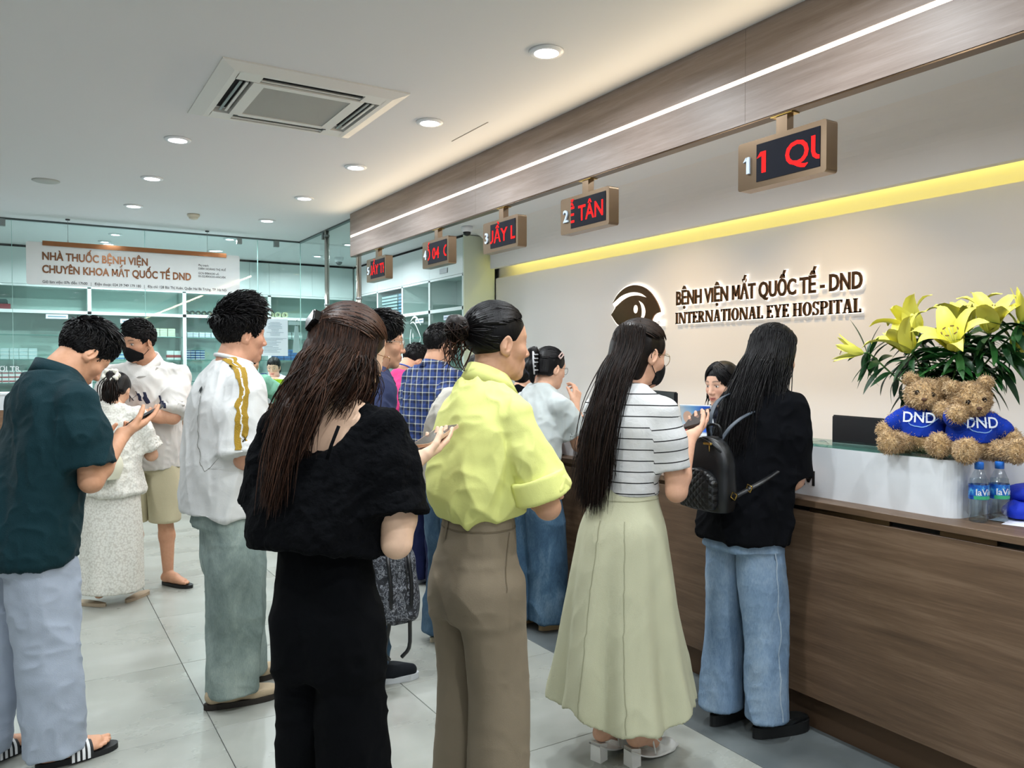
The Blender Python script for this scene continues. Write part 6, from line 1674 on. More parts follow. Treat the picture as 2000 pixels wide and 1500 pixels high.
FS.add(sloft([(.16, .01, -.01, .285, .265, .275), (.35, .005, -.01, .248, .235, .245), (.60, 0, -.008, .208, .195, .208), (.80, 0, -.006, .182, .152, .172), (.90, 0, -.004, .167, .125, .150), (.98, 0, 0, .140, .108, .12), (1.045, 0, 0, .124, .098, .10)], 2.05, pleat))
X, Y, Z = FS.ax[0][:, None, None], FS.ax[1][None, :, None], FS.ax[2][None, None, :]; ang = np.arctan2(Y, X)
hemz = .225 + .020*np.sin(ang*3 + .8) + .014*np.sin(ang*7 + .6)
FS.d = np.maximum(FS.d, (hemz - Z)).astype(np.float32)
inner = np.maximum(FS.d + .014, (Z - (hemz + .16))); FS.d = np.maximum(FS.d, -inner).astype(np.float32)
FS.cut((0, 0, 1.045), (0, 0, 1))
sk = garment(P, 'long_skirt', FS, M_SKIRT, [(.008, 7, 1.2, (.1, .1, 1), low(.3, .9)), (.003, 16, 5, (.3, -.3, 1), None)], 44)
tv = bvh(sk); M_SSEAM = cloth('sage_seam', '#9c9b80', .9)
ribbon(P, tv, [(.16*math.cos(a), .15*math.sin(a), 1.012) for a in np.linspace(0, 2*math.pi, 40)], .004, M_SSEAM, 'waistband_seam', sk, .001, n=60)
ribbon(P, tv, [(0, -.3, 1.0), (0, -.3, .75), (.01, -.35, .45), (.015, -.4, .24)], .004, M_SSEAM, 'back_seam', sk, .001, n=40)
ribbon(P, tv, [(.13, -.2, .98), (.17, -.25, .75), (.2, -.3, .45), (.22, -.32, .24)], .004, M_SSEAM, 'panel_seam', sk, .001, n=40)
ribbon(P, tv, [(.0, -.2, 1.045), (.0, -.2, 1.0)], .012, M_SSEAM, 'belt_loop', sk, .005, n=5)
M_WLEA = mat('white_leather', '#e9e7e2', .35)
for sd in (1, -1):
    L = P['leg'][sd]; o, fd, rt = foot_frame(L); inn = -rt*sd
    L2 = dict(L)
    # arched foot
    Ff = Field(np.minimum(o - .07, o + fd*.2 - .07)*np.array((1, 1, 0)), np.maximum(o + .07, o + fd*.2 + .07)*np.array((1, 1, 0)) + np.array((0, 0, .2)), .0045); Z_ = lambda q: np.array((0, 0, q))
    Ff.add(rcone(o - fd*.022 + Z_(.098), o + fd*.03 + Z_(.10), .026, .028)); Ff.add(rcone(o + fd*.03 + Z_(.095), o + fd*.13 + Z_(.035), .029, .022), .02); Ff.add(rcone(o + Z_(.10), o + Z_(.19), .029, .03), .03); P['put'](*Ff.mesh())
    # pump: pointed vamp, block heel, strap
    Fv = Field(np.minimum(o - .08, o + fd*.26 - .08)*np.array((1, 1, 0)), np.maximum(o + .08, o + fd*.26 + .08)*np.array((1, 1, 0)) + np.array((0, 0, .14)), .004)
    Fv.add(rcone(o + fd*.10 + Z_(.036), o + fd*.165 + Z_(.022), .036, .027)); Fv.add(rcone(o + fd*.155 + Z_(.022), o + fd*.215 + Z_(.012), .026, .008), .02)
    Fv.cut((0, 0, .004), (0, 0, -1)); Fv.cut(o + fd*.085 + Z_(.04), -fd + np.array((0, 0, .25)), .004)
    V, F = Fv.mesh(); V = relax(V, F, 1); pu = obj('white_heel', V, F, M_WLEA, P['root'], True, local=True)
    mb = MB(); c = o - fd*.028
    hv = []
    for z, w, d in ((.0, .024, .022), (.075, .021, .024)):
        for a, b in ((-1, -1), (1, -1), (1, 1), (-1, 1)): hv.append(c + rt*w*a + fd*d*b + Z_(z + (0.0 if z == 0 else (-.012 if b > 0 else 0))))
    mb.add(hv, [(0, 3, 2, 1), (4, 5, 6, 7), (0, 1, 5, 4), (1, 2, 6, 5), (2, 3, 7, 6), (3, 0, 4, 7)]); mb.build('block_heel', M_WLEA, pu, local=True)
    mb = MB(); sv_ = []; N2 = 12
    for i in range(N2):
        t_ = i/(N2-1); y = -.058 + t_*.20; z = .072 - t_*.052 - .02*math.sin(t_*math.pi)
        for sg in (-1, 1): sv_.append(o + fd*y + rt*sg*(.026 + .010*t_) + Z_(z))
    mb.add(sv_ + [p - Z_(.006) for p in sv_], [(2*i, 2*i+1, 2*i+3, 2*i+2) for i in range(N2-1)] + [(2*N2+2*i, 2*N2+2*i+2, 2*N2+2*i+3, 2*N2+2*i+1) for i in range(N2-1)] + [(2*i, 2*i+2, 2*N2+2*i+2, 2*N2+2*i) for i in range(N2-1)] + [(2*i+3, 2*i+1, 2*N2+2*i+1, 2*N2+2*i+3) for i in range(N2-1)]); mb.build('shank', M_WLEA, pu, local=True)
    mb = MB(); mb.tube([o + fd*.06 + rt*.036 + Z_(.03), o + fd*.055 + rt*.02 + Z_(.098), o + fd*.055 - rt*.02 + Z_(.098), o + fd*.06 - rt*.036 + Z_(.03)], .0035, 6); mb.tube([o + fd*.055 + rt*.015 + Z_(.098), o + fd*.11 + rt*.03 + Z_(.05)], .003, 6); mb.build('strap', M_WLEA, pu, True, local=True)
finish_body(P)
def hair_cap(P, m, cut=.105, grow=.004, drop=-.12, ears=False, seed=1, back=.03):
    def ex(F_, s):
        F_.add(ell(np.array((0, .125, -.055))*s, np.array((.085, .075, cut))*s), .012, 's')
        F_.add(ell(np.array((0, -.055, -.05))*s, np.array((.078, .060, .095))*s), .03)
        if ears:
            for sx in (-1, 1): F_.add(ell(np.array((sx*.086, .014, -.034))*s, np.array((.03, .036, .046))*s), .006, 's')
        F_.cut(np.array((0, 0, drop))*s, (0, 0, -1), .02)
    V, F = cap_mesh(P, [], grow, .005, ex); V2 = V + vnormals(V, F)*((vnoise(V*np.array((120, 60, 20)), 3) - .5)*.004)[:, None]
    c = obj('hair', V2 @ P['hM'].T + P['head'], F, m, P['root'], True, local=True); fattr(c, 'strand', vnoise(V*80, 1)*.5); return c
def fallvol(P, segs, m, cap, res=.006, amp=.004, kz=8, name='hair_fall'):
    pts = np.array([p for s in segs for p in (s[0], s[1])]); FV = Field(pts.min(0) - .10, pts.max(0) + .10, res)
    for a, b, ra, rb in segs: FV.add(rcone(a, b, ra, rb), .03)
    V, F = FV.mesh(); V = V + vnormals(V, F)*((vnoise(V*np.array((110, 110, kz)), 9) - .5)*amp)[:, None]
    o_ = obj(name, V, F, m, cap, True, local=True); fattr(o_, 'strand', vnoise(V*np.array((60, 60, 5)), 4)*.5); return o_
cap = hair_cap(P, M_HDK, .112, ears=True)
rs = np.random.RandomState(14); n = 300; k = 12; tie = np.array((-.12, -1, .42))
th = rs.uniform(-1.9, 1.9, n); st_d = np.stack([np.sin(th)*.9, np.cos(th)*.72 + .12, .62 - .30*np.abs(th)/1.9 + rs.randn(n)*.08], 1)
strands(P, 'swept_strands', on_cap(P, slerp(st_d, tie + rs.randn(n, 3)*.05, k), .008 + .004*rs.rand(n, 1, 1)), .0035*(.5 + .8*rs.rand(n)), M_HDK, cap, r1=.6)
q0 = on_cap(P, np.array([(-.05, -1, -.25)]))[0]
fallvol(P, [(q0 + (0, .05, 0), np.array((-.02, -.065, 1.34)), .064, .052), (np.array((-.02, -.065, 1.34)), np.array((-.045, -.09, 1.14)), .052, .042), (np.array((-.045, -.09, 1.14)), np.array((-.035, -.11, 1.02)), .04, .018)], M_HDK, cap)
fall(900, -1.25, 1.1, .35, ((-.125, -.10, 1.06), (.02, -.145, 1.08)), 15, .004, (-.008, -.032, 0), k=18, spread=(.05, .03), m=M_HDK, cap=cap, r=.0026)
fall(800, -.8, .8, .4, ((-.08, -.155, .99), (-.01, -.15, 1.0)), 16, .004, (0, -.032, 0), k=18, spread=(.05, .02), m=M_HDK, cap=cap, r=.0026)
M_MASKB = cloth('black_mask_cloth', '#0a0a0c', .8, 300, .1, 20, .1); face_mask(P, M_MASKB); glasses(P, r=.027)
hold_phone(P, 1, '#2a2320', 'dark phone held by the woman in the striped tee', fwd=.115, screen=mat('phone_screen_lit', '#3a3434', .1))

# ---------------------------------------------------------------- woman in black with the small backpack, at the counter
P = person('woman in loose black tee and light jeans leaning at the counter', (2.497, 2.255, 0), 88, 1.665, 'f', '#d8a688', lean=.115, hyaw=-2, hpitch=16, swk=.79, hipx=.045,
           arms={1: dict(w=(.01, .34, 1.02), hint=(.3, -.5, -1), hd=(-.6, .8, -.05), pn=(0, 0, -1)), -1: dict(w=(-.10, .36, 1.02), hint=(-.6, -.4, -1), hd=(.6, .8, 0), pn=(0, 0, -1))},
           legs={1: dict(f=(.092, .03), yaw=12), -1: dict(f=(-.092, -.03), yaw=-4)}, res=.005, hres=.0034)
M_BTEE = cloth('black_jersey', '#08090d', 1.0, 400, .1, 10, .4, .15, 0, .12)
st = [(.79, 0, .0, .185, .135, .155), (.92, 0, .01, .180, .135, .148), (1.10, 0, .035, .168, .125, .132), (1.25, 0, .085, .155, .115, .12), (1.36, 0, .11, .135, .09, .10), (1.42, 0, .115, .09, .06, .07)]
so = shirt(P, M_BTEE, .79, .94, st, (.061, .076), SHIRT_L, ((0, 0, .79), (0, -.1, -1)), .058, name='black_tee', seed=51, yoke=.054)
M_LJ = denim('light_blue_denim', '#5f7893', '#8199b3', '#a3b6c9')
tj = trousers(P, M_LJ, .90, .075, [(.76, 0, -.01, .158, .112, .130), (.82, 0, -.005, .150, .108, .12), (.92, 0, 0, .12, .09, .10)], [(0, .060, .085, .095), (.16, .074, .09, .10), (.25, .078, .095, .105), (.6, .076, .09, .092), (.85, .076, .084, .086), (1, .078, .084, .084)], [(.016, 8, 1.6, (.15, .1, 1), None), (.010, 5, 14, (.9, .3, .35), low(.1, .5)), (.003, 26, 9, (.6, -.5, .5), None)], name='light_jeans', seed=53, crotch=.03)
tv = bvh(tj); M_JS = denim('jean_seam', '#8fa4b8', '#a9bac9', '#bccad6')
L = P['leg'][1]; ribbon(P, tv, [(.25, -.02, .78), (.26, 0, .5), (.25, 0, .25), (.22, .02, .09)], .006, M_JS, 'side_seam', tj, .0012, n=30)
finish_body(P)
M_LOAF = mat('black_leather', '#0d1012', .4, bump=(40, .1))
for sd in (1, -1): shoe(P, sd, M_LOAF, mat('chunky_black_sole', '#0e0f10', .6), .27, .05, .085, .042, .06, 'chunky_loafer')
cap = hair_cap(P, M_HBLK, .100)
q0 = on_cap(P, np.array([(0, -1, -.25)]))[0]
fallvol(P, [(q0 + (0, .055, 0), np.array((0, .045, 1.38)), .068, .060), (np.array((0, .045, 1.38)), np.array((-.02, -.005, 1.22)), .055, .045), (np.array((-.02, -.005, 1.22)), np.array((-.02, -.035, 1.10)), .04, .02), (on_cap(P, np.array([(.9, -.2, -.3)]))[0] + (-.025, 0, 0), np.array((.10, .07, 1.30)), .035, .02)], M_HBLK, cap)
fall(900, -1.75, 1.75, .5, ((-.11, .0, 1.20), (.11, .05, 1.22)), 25, .004, (0, -.025, 0), k=18, spread=(.06, .035), m=M_HBLK, cap=cap, r=.0026)
fall(700, -1.1, .9, .6, ((-.08, -.07, 1.13), (.03, -.07, 1.13)), 26, .004, (0, -.025, 0), k=18, spread=(.06, .02), m=M_HBLK, cap=cap, r=.0026)
n = 260; th = rs.uniform(-3.1, 3.1, n); st_d = np.stack([rs.randn(n)*.05, .45 + rs.randn(n)*.2, np.full(n, 1.0)], 1); en = np.stack([np.sin(th), -np.abs(np.cos(th)) - .05, rs.uniform(-.4, .1, n)], 1)
strands(P, 'crown_strands', on_cap(P, slerp(st_d, en, 12), .008 + .005*rs.rand(n, 1, 1)), .0036*(.5 + .8*rs.rand(n)), M_HBLK, cap, r1=.7)
BKP = P
# ---------------------------------------------------------------- girl in a white lace dress with a ponytail
FAR = dict(res=.008, hres=.0046)
P = person('girl in white lace dress with a ponytail and white scrunchie', (.44, 5.55, 0), 20, 1.47, 'f', '#d6a688', lean=.05, hyaw=8, hpitch=32,
           arms={1: dict(w=(.10, .24, 1.02), hint=(.6, -.5, -1), res=.006), -1: dict(w=(-.10, .2, .95), hint=(-.6, -.5, -1), res=.006)}, legs={1: dict(f=(.10, .02), yaw=20), -1: dict(f=(-.06, -.06), yaw=-60)}, **FAR)
t = NT('white_lace'); v = t.coord(); vo = t.n('ShaderNodeTexVoronoi'); vo.inputs['Scale'].default_value = 85; t.l(v, vo.inputs[0]); n1 = t.noise(v, 60, 4)
t.base(t.ramp(t.math('MULTIPLY', vo.outputs[0], t.math('ADD', n1, .5)), [(.2, '#ebe8df'), (.5, '#e4e1d7'), (.75, '#d2cdc2')])); t.set(Roughness=.9); t.bump(vo.outputs[0], .25, .004); M_LACE = t.m
st = [(.70, 0, 0, .185, .15, .155), (.85, 0, .01, .175, .14, .14), (1.0, 0, .02, .16, .125, .125), (1.12, 0, .035, .15, .105, .11), (1.20, 0, .048, .13, .08, .09), (1.25, 0, .05, .08, .055, .065)]
so = shirt(P, M_LACE, .70, .80, st, (.065, .085), SHIRT_L, None, .05, name='lace_blouse', seed=61, yoke=.05, res=.007)
FS = Field((-.26, -.24, .07), (.26, .24, .82), .008); FS.add(sloft([(.08, 0, 0, .18, .14, .15), (.4, 0, 0, .175, .14, .145), (.80, 0, 0, .16, .125, .135)], 2.2, lambda a, Z: .03*np.sin(9*a)*np.clip((.7 - Z)/.5, 0, 1)))
FS.cut((0, 0, .085), (0, 0, -1)); FS.cut((0, 0, .80), (0, 0, 1)); FS.add(rcone((.10, -.16, .05), (.08, -.17, .30), .045, .004), 0, 's')
garment(P, 'lace_skirt', FS, M_LACE, [(.010, 8, 2, (.1, .1, 1), None)], 63)
finish_body(P)
cap = hair_cap(P, M_HBLK, .110, ears=False, drop=-.06)
tie = np.array((-.1, -1, .10)); bc = on_cap(P, tie[None], .02)[0]; n = 130; rs = np.random.RandomState(31)
e = bc + np.stack([rs.randn(n)*.022, -.03 + rs.randn(n)*.02, -.24 + rs.randn(n)*.03], 1); m1 = bc + np.stack([rs.randn(n)*.026, -.035 + rs.randn(n)*.022, -.10 + rs.randn(n)*.02], 1)
fallvol(P, [(bc, bc + (0, -.03, -.12), .028, .038), (bc + (0, -.03, -.12), bc + (0, -.03, -.22), .036, .018)], M_HDK, cap, name='ponytail'); strands(P, 'ponytail_strands', cat(np.stack([bc + rs.randn(n, 3)*.012, m1, e], 1), 10), .004*(.6 + .6*rs.rand(n)), M_HDK, cap, r1=.4)
mb = MB(); R3 = P['hM']
for ring_r, tube_r in ((.032, .020),):
    ts = np.linspace(0, 2*math.pi, 40); pts = [bc + R3 @ np.array((ring_r*math.cos(a)*1.25, .006*math.sin(5*a), ring_r*math.sin(a)*1.1 - .005)) for a in ts]; mb.tube(pts, tube_r*(.8 + .25*np.sin(ts*9)), 10, False)
mb.build('scrunchie', cloth('cream_satin', '#e9e6d6', .6, 200, .1, 40, .4), P['root'], True, local=True)
for sd in (1, -1): bare_foot(P, sd, .022, .85); sole(P, P['leg'][sd], .235, .042, .001, .020, mat('beige_sole', '#b9a58c', .7), None, 'sandal', heel=.05)
# cream bag at her side
bg = empty('cream_handbag', (.36, 5.36, .84)); tag(bg, 'soft cream bag hanging beside the girl in lace', 'bag')
FB = Field((.20, 5.26, .78), (.53, 5.46, 1.06), .008); FB.add(sloft([(.80, .37, 5.36, .10, .035, .035), (.88, .37, 5.36, .12, .05, .05), (.97, .37, 5.36, .09, .035, .035), (1.02, .37, 5.36, .05, .02, .02)], 2.4)); V, F = FB.mesh(); V = folds(relax(V, F, 1), vnormals(V, F), [(.014, 10, 3, (.3, 0, 1), None)], 3)
WL[bg.name] = Vector((.36, 5.36, .84)); obj('pouch', V, F, cloth('cream_canvas', '#e3e0c8', .85), bg, True)
mb = MB(); mb.tube([(.30, 5.36, 1.0), (.32, 5.40, 1.12), (.37, 5.44, 1.2), (.42, 5.42, 1.12), (.43, 5.36, 1.0)], .006, 6); mb.build('handle', cloth('cream_canvas', '#e3e0c8'), bg, True)

# ---------------------------------------------------------------- masked man in a cream polo
P = person('man in cream polo shirt and black face mask, facing the girl in lace', (.70, 5.90, 0), 205, 1.785, 'm', '#d39c7c', lean=.03, hyaw=30, hpitch=12, bulk=1.10,
           arms={1: dict(w=(.16, .20, 1.10), hint=(.5, -.6, -1), res=.006), -1: dict(w=(.03, .28, 1.19), hint=(-1, -.1, -.5), hd=(1, .25, .10), pn=(.1, .9, -.5), curl=(.2, .2, .22, .25), thumb=.2, res=.005)}, legs={1: dict(f=(.10, 0)), -1: dict(f=(-.13, .04), yaw=-60)}, bare_legs=True, res=.007, hres=.004)
M_CREAM = cloth('cream_pique', '#ddd8d2', .85, 300, .15, 10, .3, .04)
st = [(.80, 0, .0, .205, .155, .15), (.95, 0, .01, .21, .165, .15), (1.15, 0, .02, .215, .165, .15), (1.32, 0, .025, .21, .15, .145), (1.44, 0, .03, .175, .115, .12), (1.51, 0, .03, .10, .07, .08)]
so = shirt(P, M_CREAM, .80, .93, st, (.088, .098), SHIRT_L, None, .070, name='polo_shirt', seed=71, yoke=.066, res=.007)
collar(P, M_CREAM, (.074, .080), .060, .056, .042, parent=so, tilt=.35, front=.05)
tv = bvh(so); M_PRN = cloth('navy_print', '#2b2f45', .8)
for i in range(5): ribbon(P, tv, [(.125 - i*.022, .3, 1.36 - .012*abs(i-2)), (.12 - i*.022, .3, 1.27)], .004, M_PRN, 'print_line', so, .002, n=6)
for i in range(7): ribbon(P, tv, [(.0 - i*.030, .3, 1.335 - i*.008), (.0 - i*.030, .3, 1.26 - i*.008)], .020, M_PRN, 'print_letter', so, .002, n=5)
ribbon(P, tv, [(-.10, .3, .93), (-.10, .3, .90)], .010, M_BLACK, 'hem_label', so, .003, n=4)
M_SHORT = cloth('beige_shorts_cloth', '#c9c0a0', .85)
trousers(P, M_SHORT, .90, .44, [(.78, 0, 0, .165, .12, .125), (.90, 0, 0, .14, .10, .10)], [(0, .075, .09, .10), (.3, .095, .105, .11), (1, .098, .105, .105)], [(.012, 8, 2, (.15, .1, 1), None)], seed=73, name='shorts', res=.008)
short_hair(P, n=1500, length=.026, comb=(.5, .7, .4), lift=.5, seed=7, nape=-.055)
face_mask(P, M_MASKB)
for sd in (1, -1): bare_foot(P, sd, .024, 1.0); sole(P, P['leg'][sd], .27, .05, .001, .022, M_SLIDE, None, 'slide_sandal', heel=.055)
finish_body(P)

# ---------------------------------------------------------------- man with glasses, dark blue shirt, behind the woman in black
P = person('man with glasses in dark blue shirt half hidden behind the woman in black', (1.305, 3.59, 0), 92, 1.735, 'm', '#c9987a', lean=.10, swk=.85, hyaw=14, hpitch=6,
           arms={1: dict(w=(.20, .10, .86), hint=(.3, -1, -.2), hd=(0, .1, -1), pn=(-1, 0, 0), curl=(.75, .8, .85, .9), thumb=.6), -1: dict(w=(-.2, .1, .9))},
           legs={1: dict(f=(.10, .06), yaw=6), -1: dict(f=(-.10, -.03))}, res=.007, hres=.0036)
M_NAVYS = cloth('dark_blue_shirt_cloth', '#2b3352', .8)
st = [(.88, 0, 0, .16, .12, .12), (1.05, 0, .02, .16, .12, .12), (1.25, 0, .06, .16, .115, .115), (1.38, 0, .09, .15, .10, .10), (1.47, 0, .10, .09, .06, .07)]
so = shirt(P, M_NAVYS, .88, .85, st, (.078, .088), SHIRT_L, None, .066, name='blue_shirt', seed=81, yoke=.06); collar(P, M_NAVYS, (.066, .070), .032, .045, .03, parent=so)
M_DJ = denim('mid_blue_denim', '#2c4153', '#415a70', '#5f7688')
trousers(P, M_DJ, .95, .09, [(.86, 0, 0, .165, .12, .125), (.95, 0, 0, .15, .11, .115)], [(0, .092, .10, .105), (.5, .085, .09, .09), (1, .068, .072, .072)], PANT_L, seed=83, name='jeans', res=.008)
short_hair(P, n=1400, length=.040, comb=(.1, .8, -.3), seed=8); glasses(P, mat('silver_wire', '#b9b6b0', .25, 1.0), r=.024)
M_SNK = cloth('black_mesh', '#15191f', .8)
for sd in (1, -1): shoe(P, sd, M_SNK, mat('white_sole', '#c9ccd0', .6), .285, .05, .10, .024, .06, 'sneaker')
finish_body(P)
# camouflage backpack held by its loop
A = P['arm'][1]; hw = l2w(P, A['wr'] + np.array((0, .02, -.10)))
t = NT('grey_camouflage'); v = t.coord(); w = t.noise(v, 22, 5, .6, 2.5); t.base(t.ramp(w, [(.38, '#1b1d22'), (.46, '#3b3e46'), (.52, '#8d9096'), (.56, '#2a2c33'), (.66, '#55585f')], 'CONSTANT')); t.set(Roughness=.75); t.bump(t.noise(v, 30, 4), .4, .01); M_CAMO = t.m
cb = empty('camouflage_backpack', (hw[0], hw[1], hw[2] - .44)); tag(cb, 'grey camouflage backpack hanging from the hand of the man with glasses', 'bag')
c0 = np.array((hw[0], hw[1], hw[2])); FB = Field(c0 - (.18, .18, .48), c0 + (.18, .18, .0), .007)
z0 = c0[2]
FB.add(sloft([(z0 - .43, c0[0], c0[1], .115, .10, .09), (z0 - .38, c0[0], c0[1], .125, .115, .10), (z0 - .22, c0[0], c0[1], .115, .095, .085), (z0 - .10, c0[0], c0[1], .085, .06, .06), (z0 - .055, c0[0], c0[1], .05, .03, .03)], 2.6)); FB.add(sloft([(z0 - .41, c0[0], c0[1] - .06, .09, .05, .07), (z0 - .27, c0[0], c0[1] - .05, .085, .05, .06)], 2.8), .015)
V, F = FB.mesh(); V = folds(relax(V, F, 1), vnormals(V, F), [(.014, 9, 3, (.2, .3, 1), None)], 2); obj('pack', V, F, M_CAMO, cb, True)
mb = MB(); mb.tube([c0 + (0, -.03, -.07), c0 + (0, -.012, -.0), c0 + (0, .012, .0), c0 + (0, .03, -.07)], .007, 8); mb.build('carry_loop', M_BLACK, cb, True)
mb = MB()
for q in (-.05, .05): mb.tube(cat(np.array([[c0 + (q, -.08, -.12), c0 + (q, -.12, -.27), c0 + (q, -.10, -.42), c0 + (q*1.2, -.07, -.55), c0 + (q*.6, -.05, -.60)]]), 14)[0], .009, 6)
mb.build('strap', M_BLACK, cb, True); mb = MB(); mb.tube([c0 + (.02, -.115, -.10), c0 + (.02, -.135, -.2), c0 + (.02, -.14, -.27)], .003, 6); mb.build('zip', M_BLACK, cb, True)

# ---------------------------------------------------------------- man in pink, bent over the counter
P = person('man in hot pink shirt bending toward the far counter', (2.38, 5.68, 0), 70, 1.70, 'm', '#cf9a7a', lean=.14, hyaw=4, hpitch=44,
           arms={1: dict(w=(.10, .36, 1.05), hint=(.6, -.5, -1), res=.007), -1: dict(w=(-.10, .36, 1.05), hint=(-.6, -.5, -1), res=.007)}, **FAR)
M_PINK = cloth('pink_jersey', '#d8427e', .85); st = [(.86, 0, 0, .18, .14, .14), (1.05, 0, .03, .185, .14, .13), (1.25, 0, .09, .185, .13, .12), (1.37, 0, .13, .165, .11, .11), (1.45, 0, .14, .09, .06, .07)]
so = shirt(P, M_PINK, .86, .88, st, (.075, .085), SHIRT_L, None, .064, name='pink_shirt', seed=91, yoke=.06, res=.008)
mb = MB(); nb = P['neckb']; mb.tube([nb + np.array((.075*math.cos(a), .012 + .075*math.sin(a), .04 - .035*math.sin(a))) for a in np.linspace(0, 2*math.pi, 24)], .006, 6, False); mb.build('lanyard', mat('blue_lanyard', '#3f5fae', .6), P['root'], True, local=True)
trousers(P, M_BLKP, .92, .06, [(.84, 0, 0, .165, .12, .125), (.92, 0, 0, .15, .11, .115)], [(0, .092, .10, .105), (.5, .085, .09, .09), (1, .08, .085, .085)], PANT_L, seed=93, res=.009)
short_hair(P, n=1100, length=.032, seed=9)
for sd in (1, -1): shoe(P, sd, M_SNK, mat('white_sole'), .28, .05, .09, .024, .06, 'sneaker', res=.006)
finish_body(P)

# ---------------------------------------------------------------- man in the plaid shirt
P = person('man in blue plaid shirt and navy trousers standing at the counter', (2.335, 4.89, 0), 76, 1.765, 'm', '#cf9b7c', lean=.03, hyaw=8, hpitch=8, bulk=1.08,
           arms={1: dict(w=(.24, .06, .875), hint=(.3, -1, -.2), hd=(-.05, .1, -1), pn=(-1, .2, 0), curl=(.22, .25, .28, .3), thumb=.3, res=.0046), -1: dict(w=(-.1, .25, 1.05), res=.007)},
           legs={1: dict(f=(.10, .02), yaw=6), -1: dict(f=(-.09, -.02))}, res=.007, hres=.004)
t = NT('blue_plaid'); sv = t.attr('sv'); tc = t.n('ShaderNodeTexCoord'); sp = t.n('ShaderNodeSeparateXYZ'); t.l(tc.outputs['Object'], sp.inputs[0]); uu = t.math('ADD', t.math('MULTIPLY', sp.outputs[0], .8), t.math('MULTIPLY', sp.outputs[1], .75))
def bands(src, per, w, off=0.0): return t.math('LESS_THAN', t.math('FRACT', t.math('ADD', t.math('MULTIPLY', t.math('ADD', src, 3.0), 1/per), off)), w)
w1 = bands(sv.outputs['Fac'], .052, .12); w2 = bands(uu, .052, .12); d1 = bands(sv.outputs['Fac'], .052, .42, .35); d2 = bands(uu, .052, .42, .35)
c = t.mix(t.math('MULTIPLY', t.math('ADD', d1, d2), .5), '#223a74', '#0b122c'); c = t.mix(t.math('MULTIPLY', t.math('ADD', w1, w2), .34), c, '#e2e2cf'); t.l(c, t.p.inputs['Base Color']); t.set(Roughness=.85); t.bump(t.noise(t.coord(), 20, 4), .3, .008); M_PLAID = t.m
st = [(.86, 0, 0, .20, .155, .155), (1.0, 0, 0, .205, .16, .155), (1.2, 0, .01, .205, .155, .15), (1.36, 0, .025, .19, .13, .135), (1.45, 0, .03, .15, .10, .11), (1.52, 0, .03, .09, .065, .075)]
so = shirt(P, M_PLAID, .86, .80, st, (.086, .094), SHIRT_L, None, .068, name='plaid_shirt', seed=101, yoke=.064); collar(P, M_PLAID, (.068, .073), .034, .048, .032, parent=so); fattr(bpy.data.objects[so.children[0].name], 'sv', [v.co[2] for v in so.children[0].data.vertices])
M_NAVYP = cloth('navy_chino', '#10173a', .85); trousers(P, M_NAVYP, .96, .05, [(.84, 0, 0, .18, .135, .145), (.94, 0, 0, .17, .125, .13)], [(0, .10, .112, .12), (.4, .105, .11, .112), (1, .092, .096, .096)], PANT_L, seed=103, name='navy_trousers')
short_hair(P, n=1300, length=.022, seed=10, comb=(.2, .8, .3)); glasses(P)
for sd in (1, -1):
    b = shoe(P, sd, mat('navy_foam', '#16264f', .6), mat('pale_sole', '#cdd2da', .6), .285, .056, .075, .028, .07, 'foam_clog', toe=.05)
L = P['leg'][1]; o, fd, rt = foot_frame(L); V, F = TXT['crocs']; obj('sole_print', place_text(V, o - fd*.0 + rt*.0575 + np.array((0, 0, .006)), fd, (0, 0, 1), rt, 1.6, 1.1), F, M_INKD, b, local=True)['kind'] = 'stuff'
finish_body(P)
mb = MB(); A = P['arm'][1]; u = unit(A['wr'] - A['el']); w0 = A['wr'] - u*.02; a_ = unit(np.cross(u, (0, 1, 0))); b_ = np.cross(u, a_)
mb.tube([w0 + (a_*math.cos(q) + b_*math.sin(q))*.031 for q in np.linspace(0, 2*math.pi, 20)], .006, 6, False); mb.build('wrist_band', mat('silver_wire'), P['root'], True, local=True)

# ---------------------------------------------------------------- person in beige, mostly hidden by the yellow shirt
P = person('person in beige top and blue jeans hidden behind the yellow shirt', (1.945, 3.79, 0), 84, 1.57, 'f', '#d6a688', lean=.17, hyaw=10, hpitch=20, arms={1: dict(w=(.2, .06, .80), res=.006), -1: dict(w=(-.1, .2, 1.0), res=.007)}, legs={1: dict(f=(.075, -.02), yaw=6), -1: dict(f=(-.08, -.04))}, **FAR)
M_BEI = cloth('beige_knit', '#c2bdb2', .9); st = [(.88, 0, 0, .16, .13, .135), (1.05, 0, 0, .165, .13, .135), (1.22, 0, .01, .16, .125, .13), (1.31, 0, .025, .14, .09, .10), (1.37, 0, .028, .08, .055, .065)]
shirt(P, M_BEI, .88, .72, st, (.068, .078), SHIRT_L, None, .055, name='beige_top', seed=111, yoke=.052, res=.008)
trousers(P, M_DJ, .92, .05, [(.80, 0, 0, .15, .11, .125), (.92, 0, 0, .135, .10, .105)], [(0, .085, .095, .10), (.5, .082, .085, .085), (1, .085, .088, .088)], PANT_L, seed=113, name='jeans', res=.008)
hair_cap(P, M_HBLK, .108)
for sd in (1, -1): shoe(P, sd, M_SNK, mat('tan_sole', '#c7b79c', .6), .25, .045, .085, .024, .055, 'sneaker', res=.006)
finish_body(P)

